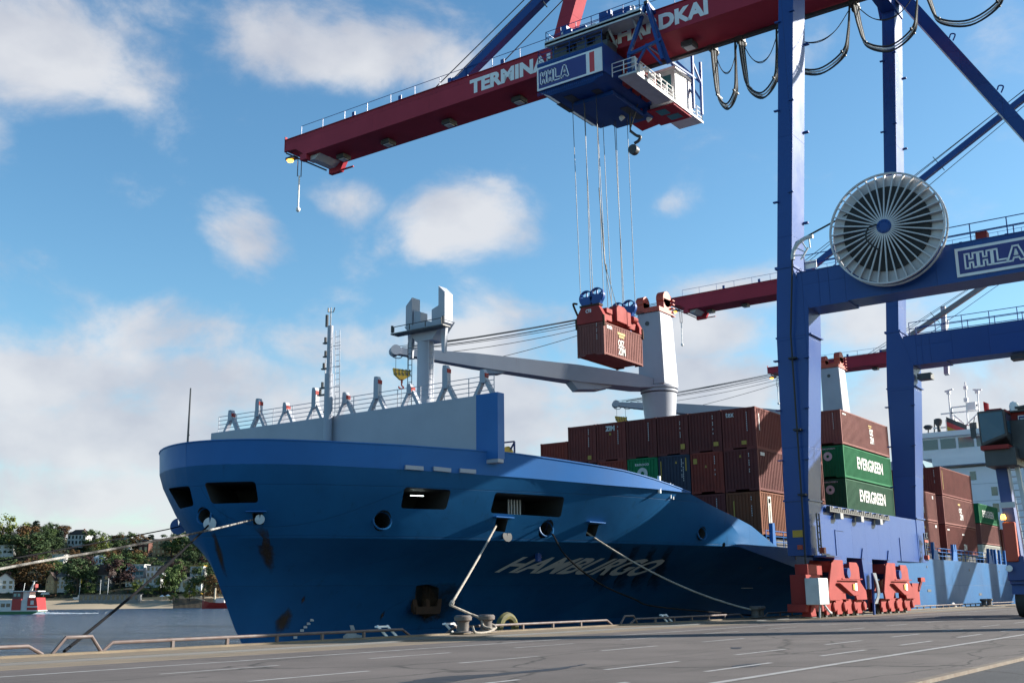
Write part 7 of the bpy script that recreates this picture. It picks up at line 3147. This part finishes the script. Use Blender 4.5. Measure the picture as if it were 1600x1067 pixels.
# ---------------------------------------------------------------- ferry
FERRYR = mat('ferry_red', (.36, .018, .018), .45, dirt=.15)
FERRYG = mat('ferry_green', (.02, .12, .045), .5, dirt=.15)
fd = 390.0
kk = fd / F_PX
ferry = thing('passenger_ferry', FB(at_bank(20, fd), fd, WATER_Z), 'white passenger ferry with red stern and green waterline off the beach', 'ferry')


def FP(x, y, dd=0.0):
    r = ray(x, y)
    k = (fd + dd) / r.dot(_fwd)
    return EYE + r * k


def fblock(mb, pts, dep, dd=0.0, mi=0):
    mb.prism([FP(x, y, dd) for x, y in pts], _fwd * dep, mi)


def wz(x, z):      # picture row of height z at the ferry
    r0 = ray(x, 900)
    return None


FBW = 7.6


def fb(x0, x1, z0, z1, d0, d1, name, m, parent=ferry, slant=0.0, top=None):
    a0, a1 = at_bank(x0, fd), at_bank(x1, fd)
    mb = MB()
    P = []
    for zz, sl in ((z0, 0), (z1, slant)):
        for a, d in ((a0 + 0, d0), (a1, d0), (a1, d1), (a0, d1)):
            off = -sl if a == a1 else (sl if False else 0)
            P.append(FB(a + off, fd + d, WATER_Z + zz))
    mb.add(P, [(0, 3, 2, 1), (4, 5, 6, 7), (0, 1, 5, 4), (1, 2, 6, 5), (2, 3, 7, 6), (3, 0, 4, 7)])
    return mb.build(name, m, parent)


hl = fb(-62, 64, -.5, 1.0, 0, FBW, 'lower_hull', FERRYG, slant=.6)
fb(-62, 64, 1.0, 1.35, -.1, FBW + .1, 'rubbing_strake', WALLW, hl)
uh = fb(-60, 22, 1.35, 4.6, .1, FBW - .1, 'saloon', WALLW)
for k in range(9):
    fb(-52 + k * 8.2, -46 + k * 8.2, 2.5, 3.7, .04, .1, 'saloon_window', GLASS_DARK, uh)
fb(-60, 22, 4.6, 4.9, .0, FBW, 'saloon_roof', WALLW, uh)
fb(22, 36, 1.35, 5.2, .05, FBW - .05, 'red_side_band', FERRYR, uh, slant=0)
ws = fb(30, 46, 1.35, 5.0, .3, FBW - .3, 'white_middle_house', WALLW)
fb(46, 63, 1.35, 5.6, .1, FBW - .1, 'red_stern_house', FERRYR, slant=.8)
fb(51, 56, 3.2, 4.6, .02, .1, 'stern_emblem', WALLW, ws)
fb(46, 63, 2.3, 2.7, .02, .09, 'white_stripe', WALLW, ws)
wh = fb(20, 36, 5.2, 7.6, 1.2, FBW - 1.2, 'wheelhouse', mat('ferry_dark_house', (.10, .05, .05), .5))
fb(17, 60, 7.6, 7.9, .6, FBW - .6, 'wheelhouse_roof', WALLW, wh)
fb(36, 46, 5.0, 7.6, 1.4, FBW - 1.4, 'funnel_casing', WALLW, wh)
fb(22, 26, 6.0, 7.0, 1.12, 1.2, 'wheelhouse_window', GLASS_TEAL, wh)
fb(28, 32, 6.0, 7.0, 1.12, 1.2, 'wheelhouse_window', GLASS_TEAL, wh)
mb = MB()
p = FB(at_bank(45, fd), fd + 3.5, WATER_Z + 7.9)
q = FB(at_bank(48, fd), fd + 3.5, WATER_Z + 11.2)
mb.bar(p, q, .35)
mb.bar(FB(at_bank(42, fd), fd + 3.5, WATER_Z + 7.9), q, .25)
mb.bar(q + _rgt * -.8, q + _rgt * .8, .15)
mb.tube([FB(at_bank(32, fd), fd + 3.5, WATER_Z + 7.9), FB(at_bank(33, fd), fd + 3.5, WATER_Z + 10.6)], .12, 5)
mb.build('mast', WALLW, ferry)
mb = MB()
p = FB(at_bank(52, fd), fd + 3.0, WATER_Z + 9.6)
mb.box(p + Vector((-.5, -.5, -.6)), p + Vector((.5, .5, .6)))
mb.tube([p + Vector((0, 0, -2)), p], .08, 5)
mb.build('flag_box', FERRYR, ferry)
# its wake: a low ridge of broken white water
mb = MB()
wr = random.Random(8)
for i in range(300):
    t = wr.random()
    x = 62 + 95 * t ** 1.8
    d = fd + 3.5 + wr.gauss(0, 2.0 + 4 * t)
    p = FB(at_bank(x, d), d, WATER_Z + .05)
    s_ = (1 - t) * .35 + .12
    hgt = (1 - t) * 1.0 * wr.random() + .1
    mb.add([p + _rgt * -s_ * 3 - _fwd * s_, p + _rgt * s_ * 3 - _fwd * s_, p + _rgt * s_ * 2.4 + _fwd * s_, p + _rgt * -s_ * 2.4 + _fwd * s_, p + Vector((0, 0, hgt))], [(0, 1, 4), (1, 2, 4), (2, 3, 4), (3, 0, 4)])
wk = mb.build('wake_foam', mat('white_foam', (.75, .77, .78), .8, dirt=.2))
wk['kind'] = 'stuff'
wk['label'] = 'white wake foam trailing behind the ferry'
wk['category'] = 'foam'

# ---------------------------------------------------------------- red boat
rd = 560.0
FISHR = mat('boat_red', (.30, .014, .012), .45, dirt=.15)
rb = thing('fishing_boat', FB(at_bank(345, rd), rd, WATER_Z), 'red wooden fishing boat with pale mast half hidden by the ship stem', 'boat')


def RP(x, z, d):
    return FB(at_bank(x, rd + d), rd + d, WATER_Z + z)


mb = MB()
prof = [(318, 0, 4.2, .1), (321, -.4, 3.8, 1.2), (330, -.6, 3.0, 2.4), (345, -.6, 2.7, 2.7), (360, -.6, 2.9, 2.5), (372, -.4, 3.4, 1.6)]
for x, z0, z1, hb in prof:
    mb.v += [tuple(RP(x, z0, 3 - hb * .5)), tuple(RP(x, z1, 3 - hb)), tuple(RP(x, z1, 3 + hb)), tuple(RP(x, z0, 3 + hb * .5))]
for i in range(len(prof) - 1):
    for k in range(4):
        l = (k + 1) % 4
        mb.f.append([4 * i + k, 4 * i + 4 + k, 4 * i + 4 + l, 4 * i + l])
        mb.m.append(0)
        mb.s.append(False)
mb.f += [[0, 1, 2, 3], [20, 23, 22, 21]]
mb.m += [0, 0]
mb.s += [False, False]
o = mb.build('hull', FISHR, rb)
fix(o.data)
mb = MB()
mb.prism([RP(338, 2.6, 1.6), RP(352, 2.6, 1.6), RP(352, 5.2, 1.6), RP(339, 4.8, 1.6)], _fwd * 3)
mb.build('wheelhouse', WALLW, rb)
mb = MB()
mb.tube([RP(337, 2.5, 3), RP(337.5, 10, 3)], [.55, .4], 8)
mb.bar(RP(307, 5.3, 3), RP(322, 3.9, 3), .35)
mb.build('mast', mat('pale_wood', (.42, .36, .27), .7, dirt=.3), rb)

# ================================================================== tidy up
for o in list(bpy.data.objects):
    if '_org' in o:
        del o['_org']
bpy.context.view_layer.update()
print('objects', len(bpy.data.objects), 'faces', sum(len(o.data.polygons) for o in bpy.data.objects if o.type == 'MESH'))
